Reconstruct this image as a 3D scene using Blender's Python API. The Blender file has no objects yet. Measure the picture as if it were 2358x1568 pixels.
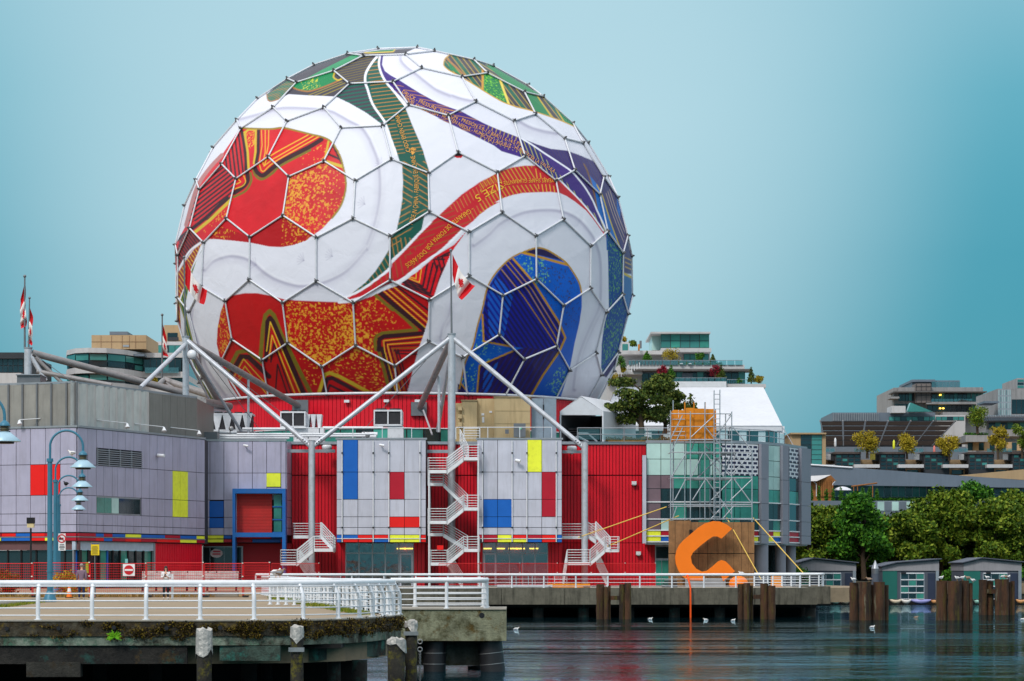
import bpy, bmesh, math, random
import numpy as np
from mathutils import Vector, Matrix
from mathutils.bvhtree import BVHTree
random.seed(7); RNG = np.random.default_rng(7)
R_ = math.radians
SC = bpy.context.scene
COL = SC.collection
# ---------------------------------------------------------------- camera
FPX, HZ, CX0, CAMZ = 6500.0, 1312.5, 1179.0, 1.443      # focal in units of a 2358 px wide picture; deck is z = 0
cam_d = bpy.data.cameras.new('camera'); cam = bpy.data.objects.new('camera', cam_d); COL.objects.link(cam)
cam.location = (0, 0, CAMZ); cam.rotation_euler = (R_(90), 0, 0)
cam_d.sensor_width = 36.0; cam_d.lens = 36.0 * FPX / 2358.0; cam_d.shift_y = (HZ - 784.0) / 2358.0
cam_d.clip_start = 0.5; cam_d.clip_end = 6000.0
SC.camera = cam
# ---------------------------------------------------------------- sky, sun, exposure
SUN_EL, SUN_AZ = R_(43), R_(208)          # azimuth measured from +Y clockwise
wd = bpy.data.worlds.new('World'); SC.world = wd; wd.use_nodes = True
nt = wd.node_tree; nt.nodes.clear()
def wn(t, **k):
    n = nt.nodes.new(t)
    for a, v in k.items(): setattr(n, a, v)
    return n
w_out = wn('ShaderNodeOutputWorld'); w_bg = wn('ShaderNodeBackground')
nish = wn('ShaderNodeTexSky', sky_type='NISHITA', sun_disc=False)
nish.sun_elevation = SUN_EL; nish.sun_rotation = SUN_AZ; nish.dust_density = 3.0; nish.ozone_density = 2.0
w_tc = wn('ShaderNodeTexCoord'); w_sep = wn('ShaderNodeSeparateXYZ')
w_ramp = wn('ShaderNodeValToRGB')          # overcast: teal low down, pale grey-white overhead
cr = w_ramp.color_ramp; cr.elements[0].position = 0.0; cr.elements[1].position = 1.0
cr.elements[0].color = (.070, .290, .375, 1); cr.elements[1].color = (1.0, 1.02, 1.07, 1)
for p_, c_ in ((.05, (.040, .275, .360, 1)), (.11, (.030, .275, .370, 1)), (.165, (.085, .35, .445, 1)), (.21, (.21, .45, .54, 1)), (.30, (.58, .72, .80, 1)), (.5, (.90, .94, 1.0, 1))):
    e_ = cr.elements.new(p_); e_.color = c_
w_ns = wn('ShaderNodeTexNoise'); w_ns.inputs['Scale'].default_value = 2.0; w_ns.inputs['Detail'].default_value = 3.0; w_ns.inputs['Roughness'].default_value = .45
w_map = wn('ShaderNodeMapping'); w_map.inputs['Location'].default_value = (.36, 0, .3); w_map.inputs['Scale'].default_value = (1.4, .6, 3.4)
w_mr = wn('ShaderNodeMapRange'); w_mr.inputs['From Min'].default_value = .30; w_mr.inputs['From Max'].default_value = .70
w_mr.inputs['To Min'].default_value = -.05; w_mr.inputs['To Max'].default_value = .10
w_dot = wn('ShaderNodeVectorMath', operation='DOT_PRODUCT'); w_dot.inputs[1].default_value = Vector((-.028, 1, .165)).normalized()      # the thin bright part of the overcast
w_gl = wn('ShaderNodeMapRange', interpolation_type='SMOOTHSTEP'); w_gl.inputs['From Min'].default_value = .9795; w_gl.inputs['From Max'].default_value = 1.0; w_gl.inputs['To Max'].default_value = .90
w_add = wn('ShaderNodeMath', operation='ADD', use_clamp=True)
w_mix = wn('ShaderNodeMix', data_type='RGBA'); w_mix.inputs['B'].default_value = (.40, .60, .67, 1)
w_mix2 = wn('ShaderNodeMix', data_type='RGBA'); w_mix2.inputs['Factor'].default_value = .90
w_sc = wn('ShaderNodeVectorMath', operation='SCALE'); w_sc.inputs['Scale'].default_value = .10
L = nt.links.new
L(w_tc.outputs['Generated'], w_sep.inputs[0]); L(w_sep.outputs['Z'], w_ramp.inputs[0])
L(w_tc.outputs['Generated'], w_map.inputs[0]); L(w_map.outputs[0], w_ns.inputs['Vector']); L(w_ns.outputs[0], w_mr.inputs[0])
L(w_tc.outputs['Generated'], w_dot.inputs[0]); L(w_dot.outputs['Value'], w_gl.inputs[0]); L(w_gl.outputs[0], w_add.inputs[0]); L(w_mr.outputs[0], w_add.inputs[1]); L(w_add.outputs[0], w_mix.inputs['Factor']); L(w_ramp.outputs[0], w_mix.inputs['A'])
L(nish.outputs[0], w_sc.inputs[0]); L(w_sc.outputs[0], w_mix2.inputs['A']); L(w_mix.outputs['Result'], w_mix2.inputs['B'])
L(w_mix2.outputs['Result'], w_bg.inputs[0]); w_bg.inputs[1].default_value = 1.0; L(w_bg.outputs[0], w_out.inputs[0])
sun_d = bpy.data.lights.new('sun', 'SUN'); sun = bpy.data.objects.new('sun', sun_d); COL.objects.link(sun)
sun_d.energy = 1.5; sun_d.angle = R_(11); sun_d.color = (1.0, .965, .92)
sdir = Vector((math.sin(SUN_AZ) * math.cos(SUN_EL), math.cos(SUN_AZ) * math.cos(SUN_EL), math.sin(SUN_EL)))
sun.rotation_euler = sdir.to_track_quat('Z', 'Y').to_euler(); sun.location = (0, -40, 90)
vs = SC.view_settings
vs.view_transform = 'Standard'; vs.look = 'None'; vs.exposure = 0.28; vs.gamma = 1.0; vs.use_curve_mapping = False
SC.render.engine = 'CYCLES'; SC.cycles.max_bounces = 6; SC.cycles.diffuse_bounces = 3; SC.cycles.glossy_bounces = 3
SC.cycles.transmission_bounces = 3; SC.cycles.transparent_max_bounces = 8; SC.cycles.caustics_reflective = False; SC.cycles.caustics_refractive = False
try: SC.cycles.use_denoising = True
except Exception: pass
# ---------------------------------------------------------------- measuring helpers (photo reading -> metres)
CROPS = {'A': (640, 140, .27905), 'B': (1600, 140, .27905), 'C': (640, 900, .27905), 'D': (1600, 900, .27905),
 'E1': (640, 440, .16156), 'E2': (1200, 180, .16156), 'E3': (1750, 180, .16156), 'E4': (1950, 560, .16156), 'E5': (690, 840, .27901),
 'E6': (1400, 560, .16156), 'E7': (1350, 950, .16156), 'E8': (2250, 800, .30095),
 'bl': (0, 1050, .25701), 'fl': (0, 1650, .25701), 'f2': (800, 1500, .25701), 'f3': (1600, 1500, .25701), 'f4': (2400, 1300, .25701),
 'l1': (2500, 1900, .25701), 'r1': (3196, 1450, .25701), 'r2': (3196, 2024, .25701), 'n1': (0, 2124, .22029), 'n2': (800, 2024, .25701),
 'n3': (1600, 2024, .25701), 'd': (0, 0, 1.0)}
def px(c, x, y):
    o = CROPS[c]; return (o[0] / 1.73707 + x * o[2], o[1] / 1.73707 + y * o[2])
def W(x, y, Y): return Vector(((x - CX0) * Y / FPX, Y, CAMZ - (y - HZ) * Y / FPX))
def P(c, x, y, Y): a = px(c, x, y); return W(a[0], a[1], Y)
def XA(c, x, Y): return (px(c, x, 0)[0] - CX0) * Y / FPX
def ZA(c, y, Y): return CAMZ - (px(c, 0, y)[1] - HZ) * Y / FPX
# ---------------------------------------------------------------- materials
def s2l(c): c = c / 255.0; return c / 12.92 if c <= .04045 else ((c + .055) / 1.055) ** 2.4
def rgb(r, g, b): return (s2l(r), s2l(g), s2l(b))
MATS = {}
def M(name, col=(.5, .5, .5), rough=.6, metal=0.0, var=.12, scale=1.5, bump=0.0, bscale=8.0, streak=0.0, dirt=(.08, .07, .05), dirtamt=0.0, spec=.4, emit=None, alpha=None, trans=0.0):
    if name in MATS: return MATS[name]
    m = bpy.data.materials.new(name); MATS[name] = m; m.use_nodes = True
    t = m.node_tree; b = t.nodes['Principled BSDF']; l = t.links.new
    b.inputs['Roughness'].default_value = rough; b.inputs['Metallic'].default_value = metal; b.inputs['Specular IOR Level'].default_value = spec
    if trans: b.inputs['Transmission Weight'].default_value = trans
    if emit: b.inputs['Emission Color'].default_value = (*emit[0], 1); b.inputs['Emission Strength'].default_value = emit[1]
    tc = t.nodes.new('ShaderNodeTexCoord'); geo = t.nodes.new('ShaderNodeNewGeometry')
    oi = t.nodes.new('ShaderNodeObjectInfo')
    n = t.nodes.new('ShaderNodeTexNoise'); n.inputs['Scale'].default_value = scale; n.inputs['Detail'].default_value = 5.0; n.inputs['Roughness'].default_value = .62
    l(geo.outputs['Position'], n.inputs['Vector'])
    hi = tuple(min(1, c * (1 + var)) for c in col); lo = tuple(c * (1 - var) for c in col)
    mx = t.nodes.new('ShaderNodeMix'); mx.data_type = 'RGBA'; mx.inputs['A'].default_value = (*lo, 1); mx.inputs['B'].default_value = (*hi, 1)
    mr = t.nodes.new('ShaderNodeMapRange'); mr.inputs['From Min'].default_value = .3; mr.inputs['From Max'].default_value = .7
    l(n.outputs[0], mr.inputs[0]); l(mr.outputs[0], mx.inputs['Factor']); cur = mx.outputs['Result']
    if dirtamt > 0:
        mp = t.nodes.new('ShaderNodeMapping'); mp.inputs['Scale'].default_value = (1, 1, .12 if streak else 1)
        l(geo.outputs['Position'], mp.inputs[0])
        n2 = t.nodes.new('ShaderNodeTexNoise'); n2.inputs['Scale'].default_value = 2.2; n2.inputs['Detail'].default_value = 6.0; n2.inputs['Roughness'].default_value = .7
        l(mp.outputs[0], n2.inputs['Vector'])
        mr2 = t.nodes.new('ShaderNodeMapRange'); mr2.inputs['From Min'].default_value = .48; mr2.inputs['From Max'].default_value = .72; mr2.inputs['To Max'].default_value = dirtamt
        l(n2.outputs[0], mr2.inputs[0])
        mx2 = t.nodes.new('ShaderNodeMix'); mx2.data_type = 'RGBA'; mx2.inputs['B'].default_value = (*dirt, 1)
        l(mr2.outputs[0], mx2.inputs['Factor']); l(cur, mx2.inputs['A']); cur = mx2.outputs['Result']
    # every copy of a piece comes out very slightly different
    hv = t.nodes.new('ShaderNodeHueSaturation'); mv = t.nodes.new('ShaderNodeMapRange'); mv.inputs['To Min'].default_value = 1 - var * .5; mv.inputs['To Max'].default_value = 1 + var * .5
    l(oi.outputs['Random'], mv.inputs[0]); l(mv.outputs[0], hv.inputs['Value']); l(cur, hv.inputs['Color']); l(hv.outputs[0], b.inputs['Base Color'])
    rr = t.nodes.new('ShaderNodeMapRange'); rr.inputs['To Min'].default_value = max(.02, rough - .08); rr.inputs['To Max'].default_value = min(1, rough + .1)
    l(n.outputs[0], rr.inputs[0]); l(rr.outputs[0], b.inputs['Roughness'])
    if bump > 0:
        nb_ = t.nodes.new('ShaderNodeTexNoise'); nb_.inputs['Scale'].default_value = bscale; nb_.inputs['Detail'].default_value = 6.0
        l(geo.outputs['Position'], nb_.inputs['Vector'])
        bp = t.nodes.new('ShaderNodeBump'); bp.inputs['Strength'].default_value = bump; bp.inputs['Distance'].default_value = .05
        l(nb_.outputs[0], bp.inputs['Height']); l(bp.outputs[0], b.inputs['Normal'])
    return m
# ---------------------------------------------------------------- mesh builder
class MB:
    def __init__(s): s.v = []; s.f = []; s.sm = []
    def add(s, vs, fs, smooth=False):
        o = len(s.v); s.v += [tuple(v) for v in vs]; s.f += [tuple(i + o for i in f) for f in fs]; s.sm += [smooth] * len(fs); return s
    def box(s, c, d, rz=0.0):
        hx, hy, hz = d[0] / 2, d[1] / 2, d[2] / 2; ca, sa = math.cos(rz), math.sin(rz); vs = []
        for x, y, z in ((-1,-1,-1),(1,-1,-1),(1,1,-1),(-1,1,-1),(-1,-1,1),(1,-1,1),(1,1,1),(-1,1,1)):
            a, b = x * hx, y * hy; vs.append((c[0] + a * ca - b * sa, c[1] + a * sa + b * ca, c[2] + z * hz))
        return s.add(vs, [(0,3,2,1),(4,5,6,7),(0,1,5,4),(1,2,6,5),(2,3,7,6),(3,0,4,7)])
    def bx(s, x0, x1, y0, y1, z0, z1): return s.box(((x0+x1)/2, (y0+y1)/2, (z0+z1)/2), (abs(x1-x0), abs(y1-y0), abs(z1-z0)))
    def tube(s, p, q, r, n=8, r2=None, cap=True):
        p, q = Vector(p), Vector(q); d = (q - p)
        if d.length < 1e-6: return s
        d.normalize(); u = d.cross(Vector((0, 0, 1)) if abs(d.z) < .95 else Vector((1, 0, 0))).normalized(); w = d.cross(u); r2 = r if r2 is None else r2; vs = []
        for c, rr in ((p, r), (q, r2)):
            for i in range(n):
                a = 2 * math.pi * i / n; vs.append(c + u * (math.cos(a) * rr) + w * (math.sin(a) * rr))
        s.add(vs, [(i, (i+1) % n, n + (i+1) % n, n + i)[::-1] for i in range(n)], True)
        if cap: s.add(vs, [tuple(range(n)), tuple(range(2*n-1, n-1, -1))])
        return s
    def path(s, pts, r, n=8, closed=False):
        pts = [Vector(p) for p in pts]; m = len(pts); rs = r if isinstance(r, (list, tuple)) else [r] * m; vs = []; pu = None
        for i, p in enumerate(pts):
            d = (pts[(i+1) % m] - pts[i-1]) if (closed or 0 < i < m-1) else (pts[1]-pts[0] if i == 0 else pts[-1]-pts[-2])
            d.normalize()
            u = d.cross(Vector((0, 0, 1)) if abs(d.z) < .98 else Vector((0, 1, 0))) if pu is None else pu - d * pu.dot(d)
            if u.length < 1e-5: u = d.cross(Vector((0, 1, .1)))
            u.normalize(); pu = u; w = d.cross(u)
            for k in range(n):
                a = 2 * math.pi * k / n; vs.append(p + u * (math.cos(a) * rs[i]) + w * (math.sin(a) * rs[i]))
        fs = []
        for i in range(m if closed else m-1):
            j = (i+1) % m
            for k in range(n): fs.append((i*n+k, j*n+k, j*n+(k+1) % n, i*n+(k+1) % n)[::-1])
        s.add(vs, fs, True)
        if not closed: s.add(vs, [tuple(range(n)), tuple(range(m*n-1, (m-1)*n-1, -1))])
        return s
    def lathe(s, c, prof, n=16, smooth=True):
        vs = []; m = len(prof)
        for r, z in prof:
            for i in range(n):
                a = 2 * math.pi * i / n; vs.append((c[0] + r * math.cos(a), c[1] + r * math.sin(a), c[2] + z))
        fs = [(i*n+k, i*n+(k+1) % n, (i+1)*n+(k+1) % n, (i+1)*n+k) for i in range(m-1) for k in range(n)]
        s.add(vs, fs, smooth); s.add(vs, [tuple(range(n))[::-1], tuple(range((m-1)*n, m*n))]); return s
    def ball(s, c, r, n=12, m=8, sc=(1, 1, 1)):
        prof = [(r * math.sin(math.pi * i / m), -r * math.cos(math.pi * i / m)) for i in range(m+1)]; prof[0] = (.001*r, -r); prof[-1] = (.001*r, r)
        o = len(s.v); s.lathe((0, 0, 0), prof, n)
        for i in range(o, len(s.v)): v = s.v[i]; s.v[i] = (c[0] + v[0]*sc[0], c[1] + v[1]*sc[1], c[2] + v[2]*sc[2])
        return s
    def prism(s, pts, ext):                 # polygon (3-D points) extruded by a vector
        ext = Vector(ext); pts = [Vector(p) for p in pts]; n = len(pts); vs = pts + [p + ext for p in pts]
        nrm = Vector((0, 0, 0))
        for i in range(n): nrm += pts[i].cross(pts[(i+1) % n])
        fl = nrm.dot(ext) > 0
        fs = [tuple(range(n))[::-1] if fl else tuple(range(n)), tuple(range(n, 2*n)) if fl else tuple(range(n, 2*n))[::-1]]
        for i in range(n):
            j = (i+1) % n; f = (i, j, n+j, n+i); fs.append(f if fl else f[::-1])
        return s.add(vs, fs)
    def mesh(s, name, mat, off=(0, 0, 0)):
        me = bpy.data.meshes.new(name); o = Vector(off)
        me.from_pydata([(v[0]-o[0], v[1]-o[1], v[2]-o[2]) for v in s.v], [], s.f)
        me.polygons.foreach_set('use_smooth', s.sm); me.materials.append(mat); me.update(); return me
    def build(s, name, mat, parent=None, off=None):
        if parent is not None and off is None: off = wloc(parent)
        if parent is None and off is None:
            a = np.array(s.v); lo, hi = a.min(0), a.max(0); off = ((lo[0]+hi[0])/2, (lo[1]+hi[1])/2, lo[2])
        o = bpy.data.objects.new(name, s.mesh(name, mat, off)); COL.objects.link(o)
        if parent is not None: o.parent = parent
        else: o.location = off
        return o
def wloc(o):
    v = Vector((0, 0, 0))
    while o is not None: v += o.location; o = o.parent
    return v
def tag(o, label, cat, group=None, kind=None):
    if label: o['label'] = label
    if cat: o['category'] = cat
    if group: o['group'] = group
    if kind: o['kind'] = kind
    return o
def thing(name, loc, label, cat, group=None):
    o = bpy.data.objects.new(name, None); COL.objects.link(o); o.location = loc; o.empty_display_size = .3
    return tag(o, label, cat, group)
def struct(o): o['kind'] = 'structure'; return o
UNIT = {}
def pw(o):
    m = Matrix.LocRotScale(o.location, o.rotation_euler, o.scale); return pw(o.parent) @ o.matrix_parent_inverse @ m if o.parent is not None else m
def setpar(o, parent, c):
    o.parent = parent
    if parent is None or tuple(parent.scale) == (1, 1, 1): o.location = Vector(c) - (wloc(parent) if parent is not None else Vector((0, 0, 0)))
    else: o.matrix_parent_inverse = pw(parent).inverted(); o.location = Vector(c)
def piece(name, parent, mat, c, d, rz=0.0):           # a box piece; alike pieces share one mesh
    k = mat.name
    if k not in UNIT: UNIT[k] = MB().box((0, 0, 0), (1, 1, 1)).mesh('piece_' + k, mat)
    o = bpy.data.objects.new(name, UNIT[k]); COL.objects.link(o)
    setpar(o, parent, c); o.scale = d; o.rotation_euler = (0, 0, rz); return o
def pbox(name, parent, mat, x0, x1, y0, y1, z0, z1): return piece(name, parent, mat, ((x0+x1)/2, (y0+y1)/2, (z0+z1)/2), (abs(x1-x0), abs(y1-y0), abs(z1-z0)))
RODS = {}
def rod(name, parent, mat, p, q, r, n=8):             # a round bar; alike bars share one mesh
    k = (mat.name, n)
    if k not in RODS: RODS[k] = MB().tube((0, 0, -.5), (0, 0, .5), 1, n).mesh('rod_' + mat.name, mat)
    p, q = Vector(p), Vector(q); o = bpy.data.objects.new(name, RODS[k]); COL.objects.link(o); d = q - p
    setpar(o, parent, (p + q) / 2)
    o.rotation_euler = d.to_track_quat('Z', 'Y').to_euler(); o.scale = (r, r, d.length); return o
def copy_tree(o, parent=None):
    c = o.copy(); COL.objects.link(c)
    if parent is not None: c.parent = parent
    for ch in list(o.children): copy_tree(ch, c)
    return c
def spline(pts, n=8):                                  # Catmull-Rom through the points
    p = np.array(pts, float); q = np.vstack([2*p[0]-p[1], p, 2*p[-1]-p[-2]]); out = []
    for i in range(1, len(q)-2):
        for t in np.linspace(0, 1, n, endpoint=False):
            a, b, c, d = q[i-1], q[i], q[i+1], q[i+2]
            out.append(.5*((2*b)+(-a+c)*t+(2*a-5*b+4*c-d)*t*t+(-a+3*b-3*c+d)*t**3))
    out.append(p[-1]); return np.array(out)
DOME_V = np.array([[int(a) for a in t.split(',')] for t in '''-2896,7828,5508;-1570,7385,6557;-69,8040,5946;1237,7238,6789;2740,7553,5954;3931,6431,6572;5334,6401,5530;-2059,6107,7646;-610,5445,8366;1013,5962,7964;2364,4929,8373;3956,5064,7662;-994,3925,9143;516,3112,9489;2212,3369,9152;226,1433,9894;-2735,8737,4024;-1224,9332,3378;-1411,9754,1691;190,9946,1016;80,9973,-729;1696,9761,-1362;1634,9377,-3065;93,8949,4461;1585,9199,3586;1672,9674,1904;3164,9431,1024;3285,9417,-720;2902,8462,4469;4277,8379,3392;4603,8712,1708;5495,7310,4046;-4464,7057,5501;-4931,5734,6543;-3629,5336,7639;-3996,3781,8351;-2564,3153,9137;-2847,1456,9475;-1344,658,9887;-6363,4948,5919;-6532,3421,6755;-5394,2813,7937;-5406,1107,8340;-4085,265,9124;-7694,2427,5909;-7538,798,6522;-6480,-68,7616;-8363,-319,5473;-4203,8528,3101;-4371,8885,1398;-5800,8111,755;-5688,8165,-989;-6868,7072,-1676;-6462,6851,-3362;-7331,5486,-4021;-2881,9545,767;-2980,9495,-978;-4326,8820,-1868;-4110,8396,-3551;-5167,7322,-4438;-1389,9764,-1653;-1451,9313,-3341;-2608,8579,-4427;165,9168,-3989;-5272,7490,4013;-6662,6661,3354;-7171,5381,4430;-8275,4356,3544;-8502,2861,4420;-9267,1729,3336;-9170,117,3986;-6870,7072,1668;-7996,5925,981;-8691,4583,1860;-9404,3258,971;-9719,1680,1648;-7938,6034,-763;-8752,4628,-1406;-9456,3159,-774;-8400,4448,-3108;6551,5147,5531;6540,3744,6573;7627,2520,5956;7269,1023,6790;8033,-307,5948;7339,-1800,6549;7746,-3104,5510;5175,3809,7662;4995,2218,8374;5990,830,7964;5431,-797,8359;6056,-2308,7616;3432,2111,9152;3130,415,9488;3903,-1134,9137;1447,173,9893;6812,6618,3130;7099,6896,1429;5921,8019,791;6007,7937,-954;4603,8725,-1637;4518,8278,-3325;2951,8686,-3982;8188,5686,792;8110,5773,-952;7052,6848,-1837;6715,6520,-3522;5366,7197,-4406;8856,4347,-1633;8409,4274,-3321;7353,5152,-4404;8771,2696,-3974;7465,5282,4048;8498,4032,3395;8841,4349,1711;9518,2889,1030;9509,3011,-714;9807,1414,-1351;9424,1362,-3054;8540,2656,4473;9239,1318,3593;9716,1391,1913;9946,-96,1032;9973,-200,-713;8943,-168,4472;9283,-1494,3404;9704,-1695,1720;8632,-2984,4073;-5540,-7278,-4042;-4420,-8292,-3422;-4594,-8695,-1813;-3177,-9428,-1013;-3170,-9455,741;-1675,-9748,1475;-1607,-9389,3044;-3013,-8459,-4401;-1603,-9194,-3592;-1674,-9673,-1906;-176,-9945,-1032;-180,-9971,744;-22,-8980,-4399;1348,-9295,-3434;1400,-9735,-1809;2721,-8735,-4037;-5356,-6385,-5526;-3951,-6427,-6563;-2781,-7556,-5931;-1244,-7247,-6778;88,-8055,-5925;1574,-7391,-6549;2888,-7831,-5509;-3964,-5063,-7659;-2368,-4931,-8372;-1016,-5966,-7961;609,-5449,-8363;2059,-6113,-7642;-2213,-3372,-9151;-516,-3116,-9488;994,-3929,-9142;-224,-1441,-9893;-6860,-6565,-3138;-7105,-6858,-1574;-8222,-5629,-851;-8119,-5758,960;-8867,-4286,1734;-8470,-4093,3392;-8782,-2626,3999;-6015,-7948,-802;-5990,-7953,933;-7057,-6846,1827;-6690,-6556,3500;-7436,-5104,4320;-4577,-8724,1716;-4366,-8354,3340;-5288,-7318,4300;-2911,-8726,3922;-6566,-5128,-5531;-6546,-3735,-6573;-5179,-3806,-7661;-4994,-2222,-8374;-3430,-2117,-9152;-3124,-429,-9490;-1441,-187,-9894;-7630,-2510,-5958;-7268,-1024,-6792;-5986,-841,-7967;-5421,764,-8368;-3892,1103,-9145;-8031,304,-5951;-7332,1782,-6562;-6041,2232,-7650;-7737,3120,-5514;-7489,-5241,-4056;-8522,-3962,-3417;-8547,-2627,-4478;-9241,-1300,-3592;-8945,173,-4467;-9290,1498,-3384;-8650,2987,-4031;-8910,-4177,-1778;-9538,-2817,-1040;-9721,-1361,-1913;-9947,112,-1022;-9707,1699,-1698;-9521,-2965,744;-9809,-1385,1369;-9971,223,727;-9424,-1328,3070;4199,-8526,-3111;4353,-8869,-1545;2993,-9508,-802;2993,-9493,956;1395,-9748,1743;1339,-9326,3351;-160,-9188,3943;5713,-8167,-810;5703,-8158,958;4318,-8831,1835;4120,-8407,3515;2529,-8673,4288;6839,-7078,1768;6530,-6770,3396;5253,-7323,4334;7343,-5474,4014;4446,-7068,-5502;4923,-5752,-6533;6357,-4992,-5888;6540,-3435,-6740;7717,-2421,-5881;7548,-794,-6512;8369,332,-5463;3627,-5345,-7634;3996,-3787,-8348;5396,-2821,-7932;5407,-1115,-8338;6483,62,-7613;2564,-3158,-9135;2846,-1465,-9474;4084,-280,-9124;1345,-670,-9886;5227,-7513,-4029;6560,-6728,-3421;6854,-7061,-1778;7987,-5941,-958;8002,-5943,803;8748,-4584,1570;8418,-4393,3137;7141,-5495,-4338;8265,-4385,-3531;8702,-4577,-1825;9434,-3177,-950;9450,-3165,824;8554,-2825,-4341;9285,-1702,-3301;9729,-1642,-1628;9178,-96,-3970;-554,-8389,5414;485,-7687,6378;-200,-6610,7501;949,-5538,8272;239,-4181,9081;1408,-2935,9455;637,-1385,9883;2110,-7781,5916;3226,-6707,6679;2635,-5547,7892;3684,-4224,8281;3096,-2710,9114;4811,-6474,5911;5699,-5130,6419;5243,-3985,7525;6933,-4702,5461;-2255,-8128,5372;-3031,-7086,6372;-4584,-6674,5870;-5268,-5269,6670;-6690,-4525,5896;-7005,-2912,6515;-8118,-2036,5473;-2012,-6339,7468;-2748,-4933,8253;-4363,-4390,7855;-4868,-2678,8314;-6231,-1811,7609;-1578,-3925,9061;-2318,-2302,9451;-3837,-1489,9114;-1094,-1088,9880;1097,1059,-9883;2314,2242,-9467;3835,1451,-9121;4869,2621,-8332;6232,1793,-7612;7007,2910,-6513;8118,2060,-5464;1568,3785,-9122;2766,4785,-8334;4379,4249,-7923;5302,5146,-6738;6698,4515,-5895;1977,6171,-7616;3116,6914,-6518;4711,6560,-5896;2297,8049,-5471;-625,1358,-9888;-1375,2882,-9477;-155,4084,-9127;-951,5429,-8344;255,6470,-7621;-573,7554,-6528;575,8348,-5476;-3075,2649,-9139;-3659,4099,-8355;-2652,5468,-7942;-3226,6624,-6761;-2198,7758,-5915;-5224,3778,-7644;-5584,5092,-6549;-4757,6500,-5926;-6921,4665,-5508'''.split(';')], float) / 10000.0
# ================================================================ geodesic dome wrapped as a football
DC = Vector((-11.085, 289.435, 29.768 + CAMZ)); DR = 23.5; ZCUT = -.547
def dome_faces(V):
    D = np.linalg.norm(V[:, None] - V[None], axis=2); nb = np.argsort(D, 1)[:, 1:4]; order = []
    for i, n in enumerate(nb):
        z = V[i]; x = np.cross(z, [.3, .5, .8]); x /= np.linalg.norm(x); y = np.cross(z, x)
        order.append([j for _, j in sorted((math.atan2((V[j]-z) @ y, (V[j]-z) @ x), j) for j in n)])
    faces, seen = [], set()
    for i in range(len(V)):
        for j in order[i]:
            if (i, j) in seen: continue
            f = []; a, b = i, j
            for _ in range(8):
                seen.add((a, b)); f.append(a); o = order[b]; c = o[(o.index(a) + 1) % 3] if a in o else None
                if c is None: break
                a, b = b, c
                if a == i and b == j: break
            faces.append(f)
    edges = {tuple(sorted((i, j))) for i in range(len(V)) for j in order[i]}
    return faces, edges
D_FACES, D_EDGES = dome_faces(DOME_V)
D_FACES = [f for f in D_FACES if len(f) in (5, 6)]
VIEW = np.array(Vector((0, 0, CAMZ)) - DC); VIEW /= np.linalg.norm(VIEW)
def clip_poly(poly, zc):
    out = []
    for i in range(len(poly)):
        a, b = poly[i], poly[(i+1) % len(poly)]; ia, ib = a[2] >= zc, b[2] >= zc
        if ia: out.append(a)
        if ia != ib: t = (zc - a[2]) / (b[2] - a[2]); out.append(a + (b - a) * t)
    return out
def panel_grid(poly, n):
    k = len(poly); c = np.mean(poly, 0); nrm = c / np.linalg.norm(c); vs = [c]; rho = [0.0]
    for r in range(1, n+1):
        for s in range(k):
            a, b = poly[s], poly[(s+1) % k]
            for t in range(r): vs.append(c + (a + (b - a) * (t / r) - c) * (r / n)); rho.append(r / n)
    vs = np.array(vs); rho = np.array(rho); vs += nrm * (.16 * (1 - rho**2))[:, None]
    start = lambda r: 0 if r == 0 else 1 + k * r * (r-1) // 2
    fs = []
    for r in range(1, n+1):
        for s in range(k):
            for t in range(r):
                o0 = start(r) + (s*r + t) % (k*r); o1 = start(r) + (s*r + t + 1) % (k*r)
                i0 = start(r-1) + (s*(r-1) + t) % (k*(r-1)) if r > 1 else 0
                fs.append((i0, o0, o1))
                if t < r-1:
                    i1 = start(r-1) + (s*(r-1) + t + 1) % (k*(r-1)); fs.append((i0, o1, i1))
    return vs, fs
# ---- gather all panel vertices
panels = []; allv = []
for f in D_FACES:
    poly = clip_poly([DOME_V[i] for i in f], ZCUT)
    if len(poly) < 3: continue
    poly = [p * (DR - .10) if p[2] > ZCUT + 1e-6 else p * (DR - .10) for p in poly]
    c = np.mean(poly, 0); fac = (c / np.linalg.norm(c)) @ VIEW
    size = max(np.linalg.norm(p - c) for p in poly)
    n = 50 if fac > .4 else 34 if fac > .12 else 14 if fac > -.25 else 3
    n = max(3, int(n * size / 4.6)); vs, fs = panel_grid(poly, n)
    panels.append((f, fac, len(allv) and sum(len(a) for a in allv) or 0, len(vs), fs)); allv.append(vs)
PV = np.vstack(allv)                                     # relative to the dome centre
PU = PV / np.linalg.norm(PV, axis=1)[:, None]
back = PU @ VIEW
PM = PV - np.where(back < 0, 2 * back * np.linalg.norm(PV, axis=1), 0)[:, None] * VIEW     # far side repeats the near side
PWm = PM + np.array(DC) - np.array([0, 0, CAMZ])
PD = np.stack([CX0 + FPX * PWm[:, 0] / PWm[:, 1], HZ - FPX * PWm[:, 2] / PWm[:, 1]], 1)
PCOL = np.tile(np.array(rgb(224, 224, 234)), (len(PD), 1))
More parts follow.
